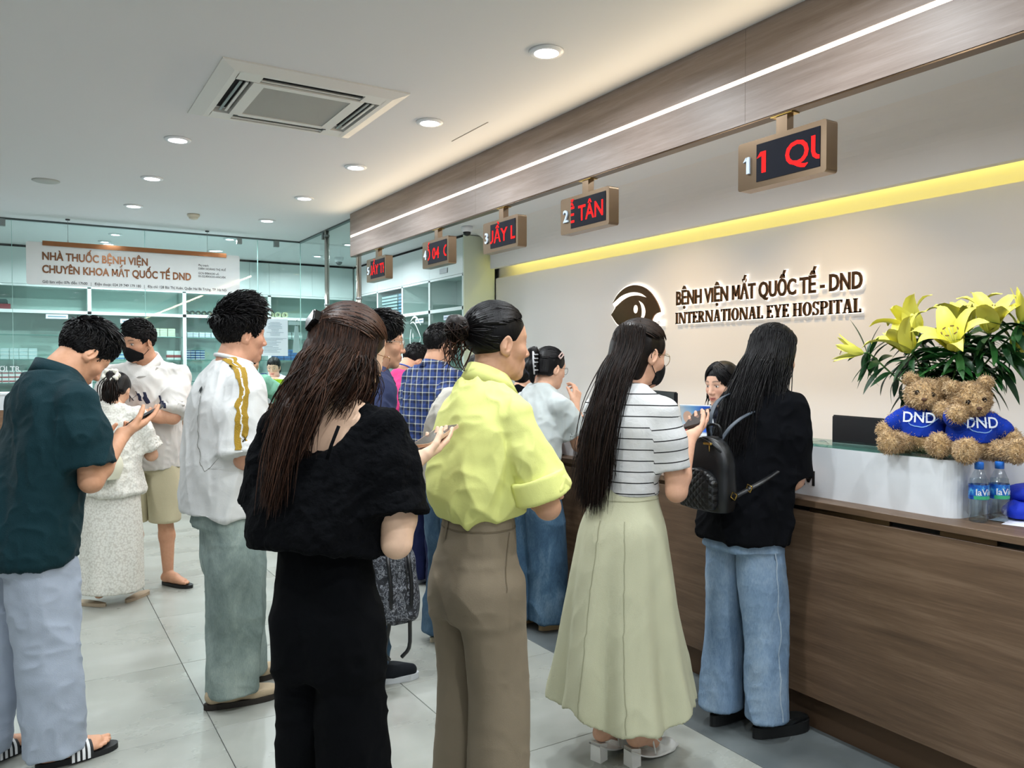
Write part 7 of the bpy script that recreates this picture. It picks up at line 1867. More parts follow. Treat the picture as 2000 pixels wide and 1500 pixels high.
# ---------------------------------------------------------------- woman in a pale tee with glasses and a claw clip
P = person('woman in pale grey tee with glasses, hair clip and blue jeans, hand raised', (2.455, 3.78, 0), 84, 1.60, 'f', '#dcab8e', lean=.07, hyaw=4, hpitch=10, swk=.94,
           arms={1: dict(w=(.08, .25, 1.27), hint=(.3, -.2, -1), hd=(-.15, .35, 1), pn=(-1, -.2, 0), curl=(.55, .6, .65, .7), thumb=.6, res=.0045), -1: dict(w=(-.06, .30, 1.12), hint=(-.5, -.5, -1), res=.006)},
           legs={1: dict(f=(.085, .04), yaw=10), -1: dict(f=(-.085, -.06))}, res=.007, hres=.0038)
M_PALE = cloth('pale_grey_jersey', '#c3cac9', .85, 420, .1, 12, .3, .04); st = [(.93, 0, 0, .135, .105, .115), (.98, 0, 0, .15, .12, .13), (1.08, 0, .015, .155, .125, .13), (1.20, 0, .04, .152, .115, .12), (1.31, 0, .062, .135, .085, .095), (1.37, 0, .068, .08, .055, .065)]
shirt(P, M_PALE, .93, .68, st, (.062, .068), SHIRT_L, None, .056, name='pale_tee', seed=121, yoke=.05)
M_BJ = denim('blue_denim', '#2b4359', '#446078', '#72899c'); trousers(P, M_BJ, .96, .055, [(.80, 0, 0, .16, .115, .135), (.88, 0, 0, .155, .11, .125), (.97, 0, 0, .132, .10, .108)], [(0, .092, .10, .115), (.3, .105, .11, .115), (.6, .105, .11, .11), (1, .098, .10, .10)], [(.018, 7, 1.6, (.15, .1, 1), None), (.012, 5, 12, (.9, .3, .35), None)], seed=123, name='wide_jeans')
finish_body(P)
cap = hair_cap(P, M_HBLK, .112, ears=True, drop=-.055)
rs = np.random.RandomState(41); n = 220; bun_d = np.array((0, -1, .10)); th = rs.uniform(-2.4, 2.4, n); st_d = np.stack([np.sin(th)*.95, np.cos(th)*.72 + .1, .62 - .50*(np.abs(th)/2.4)**1.5 + rs.randn(n)*.06], 1)
strands(P, 'swept_strands', on_cap(P, slerp(st_d, bun_d + rs.randn(n, 3)*.06, 10), .005), .0036*(.5 + .8*rs.rand(n)), M_HBLK, cap, r1=.6)
bc = on_cap(P, bun_d[None], .02)[0]; fallvol(P, [(bc + (0, 0, .03), bc + (0, -.01, -.06), .030, .034), (bc + (0, -.01, -.06), bc + (0, -.005, -.14), .030, .012)], M_HBLK, cap, name='twisted_hair', amp=.016)
mb = MB()
for i in range(5): mb.tube([bc + np.array((.032, -.02, .02 - i*.022)), bc + np.array((.042, -.03, .012 - i*.022)), bc + np.array((.036, .005, .012 - i*.022))], .004, 6)
mb.tube([bc + (.036, -.03, .03), bc + (.042, -.034, -.03), bc + (.034, -.02, -.10)], .005, 6); mb.build('claw_clip', mat('clear_grey_plastic', '#c9c9cc', .2), P['root'], True, local=True)
bp = on_cap(P, np.array([(.88, .22, .42)]), .012)[0]; q = unit(P['hM'] @ np.array((.88, .22, .42))); tdir = unit(np.cross(q, (0, 0, 1))); up_ = np.cross(tdir, q)
mb = MB(); d1_, d2_ = unit(tdir - up_*.55), unit(up_ + tdir*.55)
for k_, (a0, b0, a1, b1) in enumerate(((-.028, -.011, .028, -.006), (-.028, .006, .028, .011), (-.028, -.011, -.021, .011), (.021, -.011, .028, .011))):
    V, F = boxv((a0, b0, -.003), (a1, b1, .003)); V = np.array(V); mb.add(bp + V[:, :1]*d1_ + V[:, 1:2]*d2_ + V[:, 2:]*q, F)
mb.build('snap_clip', mat('pink_clip', '#d9bdb5', .4), P['root'], False, local=True); glasses(P, M_BLACK, r=.024)
M_SNW = mat('white_canvas', '#ddd8cc', .7)
for sd in (1, -1): shoe(P, sd, M_SNW, mat('gum_sole', '#b99b73', .6), .265, .05, .09, .03, .055, 'white_sneaker')

# ---------------------------------------------------------------- person in lilac and woman in black beyond her
P = person('person in lilac shirt at the counter behind the pale-tee woman', (2.40, 4.52, 0), 80, 1.58, 'f', '#d6a688', lean=.06, hpitch=24, arms={1: dict(w=(.1, .28, 1.03), res=.008), -1: dict(w=(-.1, .28, 1.03), res=.008)}, res=.009, hres=.006)
M_LIL = cloth('lilac_crepe', '#a9a6d6', .85, 60, .4, 30, .5); st = [(.86, 0, 0, .17, .13, .135), (1.1, 0, .03, .165, .125, .125), (1.22, 0, .045, .16, .11, .115), (1.30, 0, .055, .13, .08, .09), (1.35, 0, .058, .08, .055, .065)]
shirt(P, M_LIL, .86, .8, st, (.068, .08), SHIRT_L, None, .055, name='lilac_shirt', seed=131, yoke=.055, res=.009); trousers(P, M_BLKP, .9, .05, [(.78, 0, 0, .155, .11, .125), (.9, 0, 0, .14, .10, .11)], [(0, .085, .095, .10), (1, .085, .09, .09)], None, res=.01); hair_cap(P, M_HBLK, .108); finish_body(P)
for sd in (1, -1): shoe(P, sd, M_SNK, mat('white_sole'), .25, .045, .085, .024, .055, 'sneaker', res=.007)
P = person('dark-haired woman in sleeveless black top writing at the counter', (2.52, 4.22, 0), 100, 1.60, 'f', '#dcab8e', lean=.13, hyaw=10, hpitch=30, shr=.045, arms={1: dict(w=(.10, .30, 1.16), hint=(.8, -.3, -.8), hd=(-.6, .8, 0), pn=(0, 0, -1), res=.006), -1: dict(w=(-.06, .42, 1.13), hint=(-.8, -.3, -.6), hd=(.4, .9, 0), pn=(.2, 0, 1), res=.006)}, res=.008, hres=.0045)
st = [(.86, 0, 0, .155, .125, .13), (1.05, 0, .03, .15, .12, .12), (1.2, 0, .08, .148, .11, .11), (1.29, 0, .11, .11, .075, .085), (1.35, 0, .12, .07, .05, .06)]
shirt(P, M_BTEE, .86, .12, st, (.055, .055), SHIRT_L, None, .058, name='black_top', seed=141, yoke=.045, res=.008); trousers(P, M_BJ, .9, .05, [(.78, 0, 0, .155, .11, .125), (.9, 0, 0, .14, .10, .11)], [(0, .085, .095, .10), (1, .085, .09, .09)], None, res=.01, name='jeans'); hair_cap(P, M_HBLK, .108, drop=-.14); finish_body(P)
for sd in (1, -1): shoe(P, sd, M_SNK, mat('white_sole'), .25, .045, .085, .024, .055, 'sneaker', res=.007)
A = P['arm'][-1]; phone(l2w(P, A['wr'] + unit(A['hd'])*.10 + np.array((.0, .0, .03))), d2w(P, (.3, 1, .3)), d2w(P, (-.2, -.4, 1)), '#8d8f94', 'phone on the counter side near the woman in sleeveless black')

# ---------------------------------------------------------------- receptionist
P = person('receptionist in dark uniform behind the counter, looking left', (3.31, 3.09, 0), 262, 1.505, 'f', '#ddaf95', hscale=1.10, lean=.03, hyaw=4, hpitch=8, arms={1: dict(w=(.1, .28, 1.12), res=.006), -1: dict(w=(-.1, .28, 1.12), res=.006)}, res=.007, hres=.0028)
st = [(.80, 0, 0, .145, .115, .115), (1.0, 0, .01, .14, .115, .11), (1.15, 0, .025, .14, .10, .10), (1.23, 0, .03, .12, .078, .085), (1.285, 0, .03, .07, .05, .06)]
M_UNI = cloth('dark_uniform_cloth', '#1c2030', .8); so = shirt(P, M_UNI, .80, 1.5, st, (.056, .048), SHIRT_L, None, .056, name='uniform_jacket', seed=151, yoke=.048); collar(P, M_UNI, (.056, .06), .036, .04, .028, parent=so)
trousers(P, M_BLKP, .84, .05, [(.74, 0, 0, .14, .10, .115), (.84, 0, 0, .12, .09, .10)], [(0, .075, .088, .095), (1, .08, .085, .085)], None, res=.011)
for sd in (1, -1): shoe(P, sd, M_SNK, mat('white_sole'), .24, .043, .085, .024, .055, 'shoe', res=.008)
finish_body(P)
def ex16(F_, s):
    F_.add(ell(np.array((0, .125, -.060))*s, np.array((.075, .075, .118))*s), .010, 's'); F_.add(ell(np.array((0, -.05, -.05))*s, np.array((.078, .060, .085))*s), .03); F_.cut(np.array((0, 0, -.10))*s, (0, 0, -1), .02)
V, F = cap_mesh(P, [], .003, .0045, ex16); cap = obj('hair', V @ P['hM'].T + P['head'], F, M_HBLK, P['root'], True, local=True); fattr(cap, 'strand', vnoise(V*80, 1)*.5)
rs = np.random.RandomState(51); n = 200; sgn = np.where(rs.rand(n) < .5, -1, 1); a_ = np.stack([rs.randn(n)*.06, .55 + rs.randn(n)*.12, np.full(n, .85)], 1); b_ = np.stack([sgn*(.85 + rs.randn(n)*.08), .35 + rs.randn(n)*.25, rs.uniform(-.75, -.1, n)], 1)
strands(P, 'fringe_strands', on_cap(P, slerp(a_, b_, 12), .006 + .004*rs.rand(n, 1, 1)), .0034*(.5 + .8*rs.rand(n)), M_HBLK, cap, r1=.5)
n = 120; c_ = np.stack([(np.where(rs.rand(n) < .5, -1, 1))*(.9 + rs.randn(n)*.05), -.1 + rs.randn(n)*.35, np.full(n, -.1)], 1); p0 = on_cap(P, c_, .006); p2 = p0 + np.stack([rs.randn(n)*.01, rs.randn(n)*.012, -.11 + rs.randn(n)*.02], 1)
strands(P, 'side_strands', cat(np.stack([p0, (p0 + p2)/2 + rs.randn(n, 3)*.006, p2], 1), 8), .004*(.5 + .8*rs.rand(n)), M_HBLK, cap, r1=.4)

# ---------------------------------------------------------------- pharmacist and the man in green at the pharmacy
P = person('pharmacist in white coat behind the pharmacy counter', (2.62, 9.92, 0), 196, 1.60, 'f', '#d9ab92', lean=.04, hyaw=14, hpitch=16, arms={1: dict(w=(.1, .25, 1.25), hint=(.6, -.4, -1), res=.008), -1: dict(w=(-.1, .25, 1.25), hint=(-.6, -.4, -1), res=.008)}, res=.010, hres=.0045)
st = [(.80, 0, 0, .16, .13, .13), (1.1, 0, .01, .155, .125, .12), (1.25, 0, .03, .15, .105, .105), (1.33, 0, .04, .13, .08, .09), (1.38, 0, .04, .075, .055, .065)]
shirt(P, cloth('white_coat_cloth', '#d9dfee', .8), .80, 1.5, st, (.06, .05), SHIRT_L, None, .056, name='white_coat', seed=161, yoke=.05, res=.009); trousers(P, M_BLKP, .9, .05, [(.78, 0, 0, .15, .11, .12), (.9, 0, 0, .13, .10, .11)], [(0, .085, .095, .10), (1, .08, .085, .085)], None, res=.012); finish_body(P)
cap = hair_cap(P, M_HBLK, .116, ears=False, drop=-.10)
for sd in (1, -1): shoe(P, sd, M_SNK, mat('white_sole'), .25, .045, .085, .024, .055, 'sneaker', res=.008)
P = person('man in mint green tee leaning on the pharmacy counter', (1.98, 8.72, 0), 32, 1.66, 'm', '#cf9b7c', lean=.12, hyaw=6, hpitch=24, arms={1: dict(w=(.16, .42, 1.24), hint=(.9, -.4, -.9), hd=(-.6, .8, 0), pn=(0, 0, -1), res=.007), -1: dict(w=(-.12, .42, 1.24), hint=(-.9, -.4, -.9), res=.008)}, res=.009, hres=.0045)
M_MINT = cloth('mint_jersey', '#7fb39a', .85); st = [(.86, 0, 0, .185, .14, .145), (1.05, 0, .03, .19, .145, .145), (1.2, 0, .07, .185, .13, .135), (1.32, 0, .105, .165, .105, .115), (1.41, 0, .12, .09, .06, .07)]
shirt(P, M_MINT, .86, .85, st, (.075, .085), SHIRT_L, None, .064, name='mint_tee', seed=171, yoke=.06, res=.009); trousers(P, M_NAVYP, .95, .05, [(.82, 0, 0, .165, .12, .125), (.95, 0, 0, .15, .11, .115)], [(0, .095, .10, .105), (1, .085, .09, .09)], None, res=.011); short_hair(P, n=700, seed=12); finish_body(P)
for sd in (1, -1): shoe(P, sd, M_SNK, mat('white_sole'), .28, .05, .09, .024, .06, 'sneaker', res=.008)
# ================================================================== small black backpack on the woman at the counter
P = BKP; a = P['root'].rotation_euler[2]
bk = empty('mini_backpack', tuple(l2w(P, (.0, -.205, .93))), a); tag(bk, 'small black quilted backpack on the back of the woman at the counter', 'backpack'); WL[bk.name] = Vector((0, 0, 0))
M_LEA = mat('black_faux_leather', '#0b0d10', .38, bump=(120, .15, .002)); M_LEA2 = None
t = NT('quilted_leather'); v = t.coord(); sp = t.n('ShaderNodeSeparateXYZ'); t.l(v, sp.inputs[0])
d1 = t.math('ABSOLUTE', t.math('SUBTRACT', t.math('FRACT', t.math('MULTIPLY', t.math('ADD', t.math('ADD', sp.outputs[0], sp.outputs[2]), 5.0), 34)), .5)); d2 = t.math('ABSOLUTE', t.math('SUBTRACT', t.math('FRACT', t.math('MULTIPLY', t.math('ADD', t.math('SUBTRACT', sp.outputs[0], sp.outputs[2]), 5.0), 34)), .5))
t.base('#0b0d10'); t.set(Roughness=.36); t.bump(t.math('MINIMUM', d1, d2), .9, .008); M_QUILT = t.m
def pack(name, w, h, dep, z0, yc, m, par, r=.05, n=3.2):
    F_ = Field((-w - .03, yc - dep - .03, z0 - .02), (w + .03, yc + dep + .03, z0 + h + .02), .0045)
    zt = z0 + h
    rows = [(z0, 0, yc, w*.93, dep*.8, dep*.85), (z0 + .03, 0, yc, w, dep, dep), (z0 + h*.5, 0, yc, w*.99, dep, dep)]
    for q in (.70, .82, .90, .955, .985, 1.0): rows.append((z0 + h*q, 0, yc, w*math.sqrt(max(.02, 1 - ((q - .60)/.405)**2)) if q > .60 else w, dep*(1 - .35*(q - .6)/.4), dep*(1 - .35*(q - .6)/.4)))
    F_.add(sloft(rows, n)); V, F = F_.mesh(); V = relax(V, F, 2); return obj(name, V, F, m, par, True, local=True)
body_ = pack('main_body', .112, .29, .055, 0.0, 0, M_LEA, bk); pk = pack('front_pocket', .092, .155, .030, .015, -.065, M_QUILT, bk)
mb = MB(); mb.tube([(-.045, -.050, .272), (0, -.052, .285), (.05, -.045, .268), (.085, -.03, .235)], .0035, 6); mb.build('zip', M_LEA, bk, True, local=True)
V, F = boxv((.02, -.062, .262), (.06, -.052, .272), .002); obj('zip_puller', V, F, M_BRASS, bk, local=True)
mb = MB(); mb.tube([(.05 + .0*i, -.058, .262 - i*.008) for i in range(4)], .0025, 6); mb.build('puller_tab', M_BRASS, bk, True, local=True)
mb = MB(); mb.tube(cat(np.array([[(-.03, .03, .28), (-.03, .02, .33), (.03, .02, .33), (.03, .03, .28)]]), 12)[0], .006, 6); mb.build('top_handle', M_LEA, bk, True, local=True)
def strapb(name, pts, w, m, par, nrm=(0, -1, 0)):
    p = cat(np.array(pts, float)[None], 20)[0]; T = np.gradient(p, axis=0); S = np.cross(T, np.array(nrm, float)); S /= np.linalg.norm(S, axis=1)[:, None] + 1e-9; N2 = np.cross(S, T); N2 /= np.linalg.norm(N2, axis=1)[:, None] + 1e-9
    V = np.concatenate([p + S*w/2 + N2*.003, p - S*w/2 + N2*.003, p - S*w/2 - N2*.003, p + S*w/2 - N2*.003]); n = len(p); F = []
    for q in range(4):
        for i in range(n-1): F.append((q*n+i, q*n+i+1, ((q+1) % 4)*n+i+1, ((q+1) % 4)*n+i))
    return obj(name, V, F, m, par, True, local=True)
strapb('shoulder_strap', [(-.03, .03, .275), (-.045, .05, .36), (-.06, .12, .43), (-.07, .24, .455), (-.07, .33, .43)], .024, mat('grey_strap', '#3d4650', .5), bk)
strapb('shoulder_strap', [(.03, .03, .275), (.05, .06, .325), (.062, .11, .36), (.065, .18, .385)], .014, mat('grey_strap'), bk)
st_ = strapb('side_strap', [(.10, .0, .05), (.14, .0, .075), (.18, .08, .12), (.19, .17, .16)], .018, M_LEA, bk)
for c in ((.135, -.012, .073), (.168, .035, .103)):
    mb = MB(); mb.tube([np.array(c) + np.array((.016*math.cos(q + .4), -.004, .016*math.sin(q + .4))) for q in (0, 1.57, 3.14, 4.71, 6.28)], .0028, 6, False); mb.build('buckle', M_BRASS, st_, True, local=True)

# ================================================================== things on the reception counter
def monitor(loc, rz, w, h, label, tilt=8):
    t_ = empty('monitor', loc, math.radians(rz)); WL[t_.name] = Vector((0, 0, 0)); tag(t_, label, 'monitor', 'monitors behind the counter')
    V, F = boxv((-w/2, -.012, .10), (w/2, .012, .10 + h), .006); obj('screen_housing', V, F, mat('monitor_shell', '#15171b', .45), t_, local=True)
    V, F = boxv((-w/2 + .008, .0121, .118), (w/2 - .008, .0128, .092 + h)); obj('panel', V, F, mat('dark_glass_screen'), t_, local=True)
    V, F = boxv((-w*.28, -.032, .16), (w*.28, -.011, .08 + h*.75), .008); obj('rear_bulge', V, F, mat('monitor_shell'), t_, local=True)
    V, F = boxv((-.025, -.055, .006), (.025, -.03, .24), .004); obj('stand', V, F, mat('monitor_shell'), t_, local=True)
    V, F = prismv(rrect(.22, .16, .02, 4), 'z', 0, .008); obj('foot', np.array(V) + (0, -.03, 0), F, mat('monitor_shell'), t_, local=True)
monitor((3.38, 3.74, .75), 250, .50, .49, 'black computer monitor between the striped-tee woman and the receptionist')
monitor((3.36, 2.20, .75), 262, .62, .405, 'black computer monitor left of the teddy bears')
monitor((3.46, 1.30, .75), 285, .30, .40, 'dark monitor behind the right teddy bear')
# leaflet stand
ls = empty('leaflet_holder', (2.88, 2.90, 1.158), math.radians(-90 + 20)); WL[ls.name] = Vector((0, 0, 0)); tag(ls, 'leaflet stand with a blue eye-clinic flyer on the counter', 'leaflet holder')
sl_ = np.array([[1, 0, 0], [0, math.cos(.3), -math.sin(.3)], [0, math.sin(.3), math.cos(.3)]])
def tl(V): return np.asarray(V) @ sl_.T
V, F = boxv((-.085, -.003, .0), (.085, .003, .15)); obj('holder', tl(V), F, mat('clear_acrylic', '#dfe6ea', .1), ls, local=True)
t = NT('blue_flyer'); v = t.coord('Object'); sp = t.n('ShaderNodeSeparateXYZ'); t.l(v, sp.inputs[0]); n1 = t.noise(v, 14, 3); f = t.math('ADD', t.math('MULTIPLY', t.math('ADD', sp.outputs[0], .085), 4.5), t.math('MULTIPLY', n1, .25)); t.base(t.ramp(f, [(.12, '#d9e4ea'), (.42, '#7fb4e0'), (.7, '#1e5fd0'), (1, '#1a3fb0')])); t.set(Roughness=.3)
V, F = boxv((-.08, -.0055, .008), (.08, -.0035, .146)); obj('flyer', tl(V), F, t.m, ls, local=True)
mb = MB(); V, F = prismv([(-.045 + .026*math.cos(q), .085 + .034*math.sin(q)) for q in np.linspace(0, 6.1, 20)], 'y', -.0066, -.0056); mb.add(V, F); V, F = mb.V[0], mb.F; obj('printed_face', tl(V), F, mat('flyer_skin', '#e3b9a0', .5), ls, local=True)
V, F = prismv([(-.08, .012), (-.012, .012), (-.02, .05), (-.045, .06), (-.075, .045)], 'y', -.0066, -.0056); obj('printed_dress', tl(V), F, mat('flyer_red', '#b8423c', .5), ls, local=True)
for k_, (x0, x1, z) in enumerate(((.03, .072, .105), (.03, .072, .09), (.02, .072, .06), (.02, .06, .048), (.02, .072, .036))):
    V, F = boxv((x0, -.0066, z), (x1, -.0056, z + (.012 if k_ < 2 else .005))); obj('printed_line', tl(V), F, M_WHITE, ls, local=True)
bt = box('card_terminal', (2.96, 3.02, 1.158), (3.01, 3.16, 1.225), M_BLACK, None, .006); tag(bt, 'small black card terminal in front of the receptionist', 'terminal')
# papers, blue packs and bottles
pp = empty('paper_sheets', (3.0, 1.40, .953)); tag(pp, 'loose white paper sheets on the low counter end', 'paper')
for k_, (x, y, a_) in enumerate(((3.02, 1.36, 12), (3.05, 1.40, 4), (3.12, 1.33, -8))):
    c_, s_ = math.cos(math.radians(a_)), math.sin(math.radians(a_)); q = [(-.15, -.105), (.15, -.105), (.15, .105), (-.15, .105)]
    V, F = prismv([(x + u*c_ - v_*s_, y + u*s_ + v_*c_) for u, v_ in q], 'z', .9532 + k_*.0008, .9538 + k_*.0008); obj('sheet', V, F, mat('white_paper', '#e6e8f4', .7), pp)
for k_, (x, y, z, r3) in enumerate(((3.04, 1.43, .9565, .07), (3.14, 1.46, .9565, .075), (3.09, 1.45, 1.005, .06))):
    F_ = Field((x - .14, y - .10, z - .01), (x + .14, y + .10, z + .10), .006); F_.add(ell((x, y, z + .03), (.105, r3, .034))); F_.cut((0, 0, z), (0, 0, -1)); V, F = F_.mesh(); V = folds(V, vnormals(V, F), [(.016, 14, 6, (1, .3, 0), None), (.008, 30, 16, (0, 1, .3), None)], k_ + 3); V[:, 2] = np.maximum(V[:, 2], z)
    b_ = obj('folded_blue_bag', V, F, cloth('royal_blue_fabric', '#1a34b8', .6, 200, .1, 30, .4), None, True); tag(b_, ['royal blue folded bag beside the water bottles', 'royal blue folded bag at the right photo edge', 'royal blue folded bag lying on the others, with white print'][k_], 'bag', 'folded blue bags on the counter')
    if k_ == 2:
        tv = bvh(b_); lo_ = np.array(b_.location); root_ = dict(root=b_)
        ribbon(root_, tv, np.array([(3.03, 1.39, 1.06), (3.09, 1.37, 1.07), (3.13, 1.40, 1.06), (3.11, 1.44, 1.08)]) - lo_, .014, M_WHITE, 'white_print', b_, .003, n=14); ribbon(root_, tv, np.array([(3.05, 1.35, 1.02), (3.11, 1.34, 1.03)]) - lo_, .012, M_WHITE, 'white_print', b_, .003, n=8)
def bottle(x, y, label, rz=0):
    t_ = empty('water_bottle', (x, y, .953)); tag(t_, label, 'bottle', 'water bottles on the counter'); z = .953
    gm = glass_mat('clear_bottle_plastic', '#f6fafb', .10, .05) if 'clear_bottle_plastic' not in MATS else MATS['clear_bottle_plastic']
    pr = [(.024, 0), (.030, .004), (.031, .02), (.0285, .028), (.0315, .038), (.0295, .05), (.0315, .062), (.031, .075), (.0315, .080), (.0315, .130), (.030, .138), (.0265, .152), (.018, .172), (.0125, .183), (.0125, .19)]
    mb = MB(); mb.lathe([(r, z + h) for r, h in pr], 28, (x, y, 0)); mb.build('plastic_body', gm, t_, True)
    mb = MB(); mb.lathe([(0.0, z + .003), (.0285, z + .005), (.0285, z + .15), (0, z + .151)], 24, (x, y, 0)); mb.build('water', glass_mat('water_fill', '#f3f9fb', .05) if 'water_fill' not in MATS else MATS['water_fill'], t_, True)
    mb = MB(); mb.lathe([(.0145, z + .184), (.0148, z + .205), (.013, z + .209), (0, z + .209)], 24, (x, y, 0)); mb.build('cap', mat('blue_cap', '#1f6fd0', .4), t_, True)
    mb = MB(); mb.lathe([(.0322, z + .080), (.0324, z + .105), (.0322, z + .131)], 32, (x, y, 0), cap=False)
    tt = NT('bottle_label') if 'bottle_label' not in MATS else None
    if tt:
        n1 = tt.noise(tt.coord(), 60, 3); tt.base(tt.ramp(n1, [(.35, '#123a9a'), (.55, '#1f6fc8'), (.66, '#5fb4e0')])); tt.set(Roughness=.35); MATS['bottle_label'] = tt.m
    lb_ = mb.build('label', MATS['bottle_label'], t_, True)
    V, F = TXT['lv']; V = V.copy(); V[:, 0] -= V[:, 0].max()/2; ca = math.radians(rz)
    def wrap(V, r, zz, sc):
        A_ = ca + V[:, 0]*sc/r; return np.stack([x - r*np.cos(A_)*1.0, y - r*np.sin(A_)*1.0, z + zz + V[:, 1]*sc], 1)
    obj('label_lettering', wrap(V, .0333, .096, .78), F, mat('label_white', '#eef2f6', .4), lb_)
    V, F = boxv((-.03, 0, 0), (.03, .010, .0)); Vg = np.array([(q, h, 0) for h in (0, .012) for q in np.linspace(-.035, .035, 12)]); Fg = [(i, i+1, 12+i+1, 12+i) for i in range(11)]
    obj('green_band', wrap(Vg, .0330, .081, 1), Fg, mat('label_green', '#3fae7a', .4), lb_)
bottle(2.835, 1.50, 'left of the two small blue-capped water bottles', 62); bottle(2.91, 1.47, 'right of the two small blue-capped water bottles', 62)
# wire ornament by the glass
mb = MB(); mb.tube(cat(np.array([[(2.93, 2.32, 1.159), (2.93, 2.30, 1.19), (2.93, 2.27, 1.185), (2.93, 2.29, 1.165), (2.93, 2.24, 1.17), (2.93, 2.20, 1.175), (2.93, 2.18, 1.162)]]), 30)[0], .002, 6); tag(mb.build('wire_ornament', M_GREYM, None, True), 'small curled wire ornament on the white counter top', 'ornament')

# ================================================================== teddy bears
M_FUR = None
t = NT('bear_fur'); v = t.coord(); n1 = t.noise(v, 40, 4); a_ = t.attr('strand'); t.base(t.ramp(t.math('ADD', t.math('MULTIPLY', n1, .5), t.math('MULTIPLY', a_.outputs['Fac'], .5)), [(.2, '#9c7a4c'), (.5, '#c8a372'), (.8, '#e6c99c')])); t.set(Roughness=.95); t.p.inputs['Sheen Weight'].default_value = .4; t.bump(t.noise(v, 160, 3), .8, .006); M_FUR = t.m
M_BSH = cloth('royal_blue_knit', '#1338a8', .85, 200, .1, 40, .2)
def bear(loc, rz, label, head_turn=(0, 0, 0), armup=0, leans=0.0, ear_hidden=False):
    root = empty('teddy_bear', loc, math.radians(rz)); WL[root.name] = Vector((0, 0, 0)); tag(root, label, 'teddy bear', 'teddy bears on the counter')
    # faces -Y in its own frame
    S = 1.0; rs = np.random.RandomState(int(abs(rz)*7) + 3)
    def fur(name, prims, box_lo, box_hi, par, n, ln=.009, keep=None):
        F_ = Field(box_lo, box_hi, .0045)
        for p, k_ in prims: F_.add(p, k_)
        V, F = F_.mesh(); N_ = vnormals(V, F); V = V + N_*((vnoise(V*130, 3) - .5)*.006)[:, None]; o_ = obj(name, V, F, M_FUR, par, True, local=True); fattr(o_, 'strand', vnoise(V*90, 5))
        ix = rs.randint(0, len(V), n); p = V[ix]; d = N_[ix] + rs.randn(n, 3)*.45 + np.array((0, 0, -.35)); d /= np.linalg.norm(d, axis=1)[:, None]; L_ = ln*(.6 + .7*rs.rand(n))[:, None]
        cu = d + rs.randn(n, 3)*.4; pa = np.stack([p - N_[ix]*.002, p + d*L_*.6, p + (d*.6 + cu*.5)*L_], 1)
        strands(None, 'fur', pa, .0014, M_FUR, o_, r1=.4); return o_
    bd = fur('body', [(ell((0, 0, .085), (.068, .058, .085)), 0), (ell((0, -.005, .06), (.072, .062, .06)), .02)], (-.1, -.09, -.02), (.1, .09, .2), root, 500)
    hc = np.array((leans, -.012, .215)); R_ = rotm(*head_turn)
    def h(p): q = np.array(p, float); q = np.array((q[0], -q[1], q[2])); r_ = R_ @ np.array((q[0], q[1], q[2])); return hc + np.array((r_[0], -r_[1], r_[2]))
    hd = fur('head', [(ell(hc, (.068, .062, .060)), 0), (ell(h((0, -.050, -.016)), (.034, .030, .027)), .02), (ball(h((-.056, .006, .052)), .024), .006), (ball(h((.056, .006, .052)), .024), .006)], hc - .11, hc + .11, root, 3200)
    for sx in (-1, 1):
        e_ = h((sx*.026, -.057, .012)); mb = MB(); mb.lathe([(0, -.0098), (.0070, -.0066), (.0098, 0), (.0070, .0066), (0, .0098)], 12, e_); mb.build('eye', mat('glossy_brown_eye', '#150b07', .08), hd, True, local=True)
    F_ = Field(h((0, -.082, -.008)) - .018, h((0, -.082, -.008)) + .018, .002); F_.add(ell(h((0, -.082, -.008)), (.010, .006, .007))); V, F = F_.mesh(); obj('nose', V, F, mat('brown_stitch', '#5a3c28', .6), hd, True, local=True)
    mb = MB(); mb.tube([h((0, -.082, -.014)), h((0, -.081, -.026)), h((-.012, -.076, -.032))], .0015, 6); mb.tube([h((0, -.081, -.026)), h((.012, -.076, -.032))], .0015, 6); mb.build('mouth', mat('brown_stitch'), hd, True, local=True)
    for sx in (-1, 1):
        z1 = .135; a0 = np.array((sx*.055, -.005, .145)); a1 = np.array((sx*.125, -.035, .075)) if sx != armup else np.array((sx*.085, -.07, .165))
        fur('arm', [(rcone(a0, a1, .026, .031), 0)], np.minimum(a0, a1) - .045, np.maximum(a0, a1) + .045, root, 1300)
        l0 = np.array((sx*.045, -.03, .034)); l1 = np.array((sx*.085, -.135, .036)); lg_ = fur('leg', [(rcone(l0, l1, .034, .034), 0), (ell(l1 + (0, -.012, .006), (.034, .022, .042)), .01)], np.minimum(l0, l1) - .06, np.maximum(l0, l1) + .06, root, 2000)
    F_ = Field((-.14, -.11, .03), (.14, .10, .19), .004); F_.add(sloft([(.055, 0, 0, .078, .068, .072), (.11, 0, 0, .078, .066, .072), (.155, 0, 0, .058, .05, .055), (.175, 0, 0, .042, .036, .04)], 2.2))
    for sx in (-1, 1): 
        a0 = np.array((sx*.05, -.005, .145)); a1 = np.array((sx*.098, -.025, .105)) if sx != armup else np.array((sx*.082, -.045, .15)); F_.add(rcone(a0, a1, .032, .036), .012)
    F_.cut((0, 0, .060), (0, 0, -1))
    V, F = F_.mesh(); V = relax(V, F, 1); N_ = vnormals(V, F); V = folds(V, N_, [(.005, 26, 9, (.3, .2, 1), None)], 4); sh_ = obj('blue_shirt', V, F, M_BSH, root, True, local=True); tv = bvh(sh_)
    V, F = TXT['dnd']; V = V.copy(); V[:, 0] -= V[:, 0].max()/2; Q = []
    for q in V:
        co, no, _, _ = tv.find_nearest(Vector((q[0]*1.05, -.12, .115 + q[1]*1.1))); Q.append(np.array((q[0]*1.05, co[1] - .0025 - q[2]*.2, .115 + q[1]*1.1)))
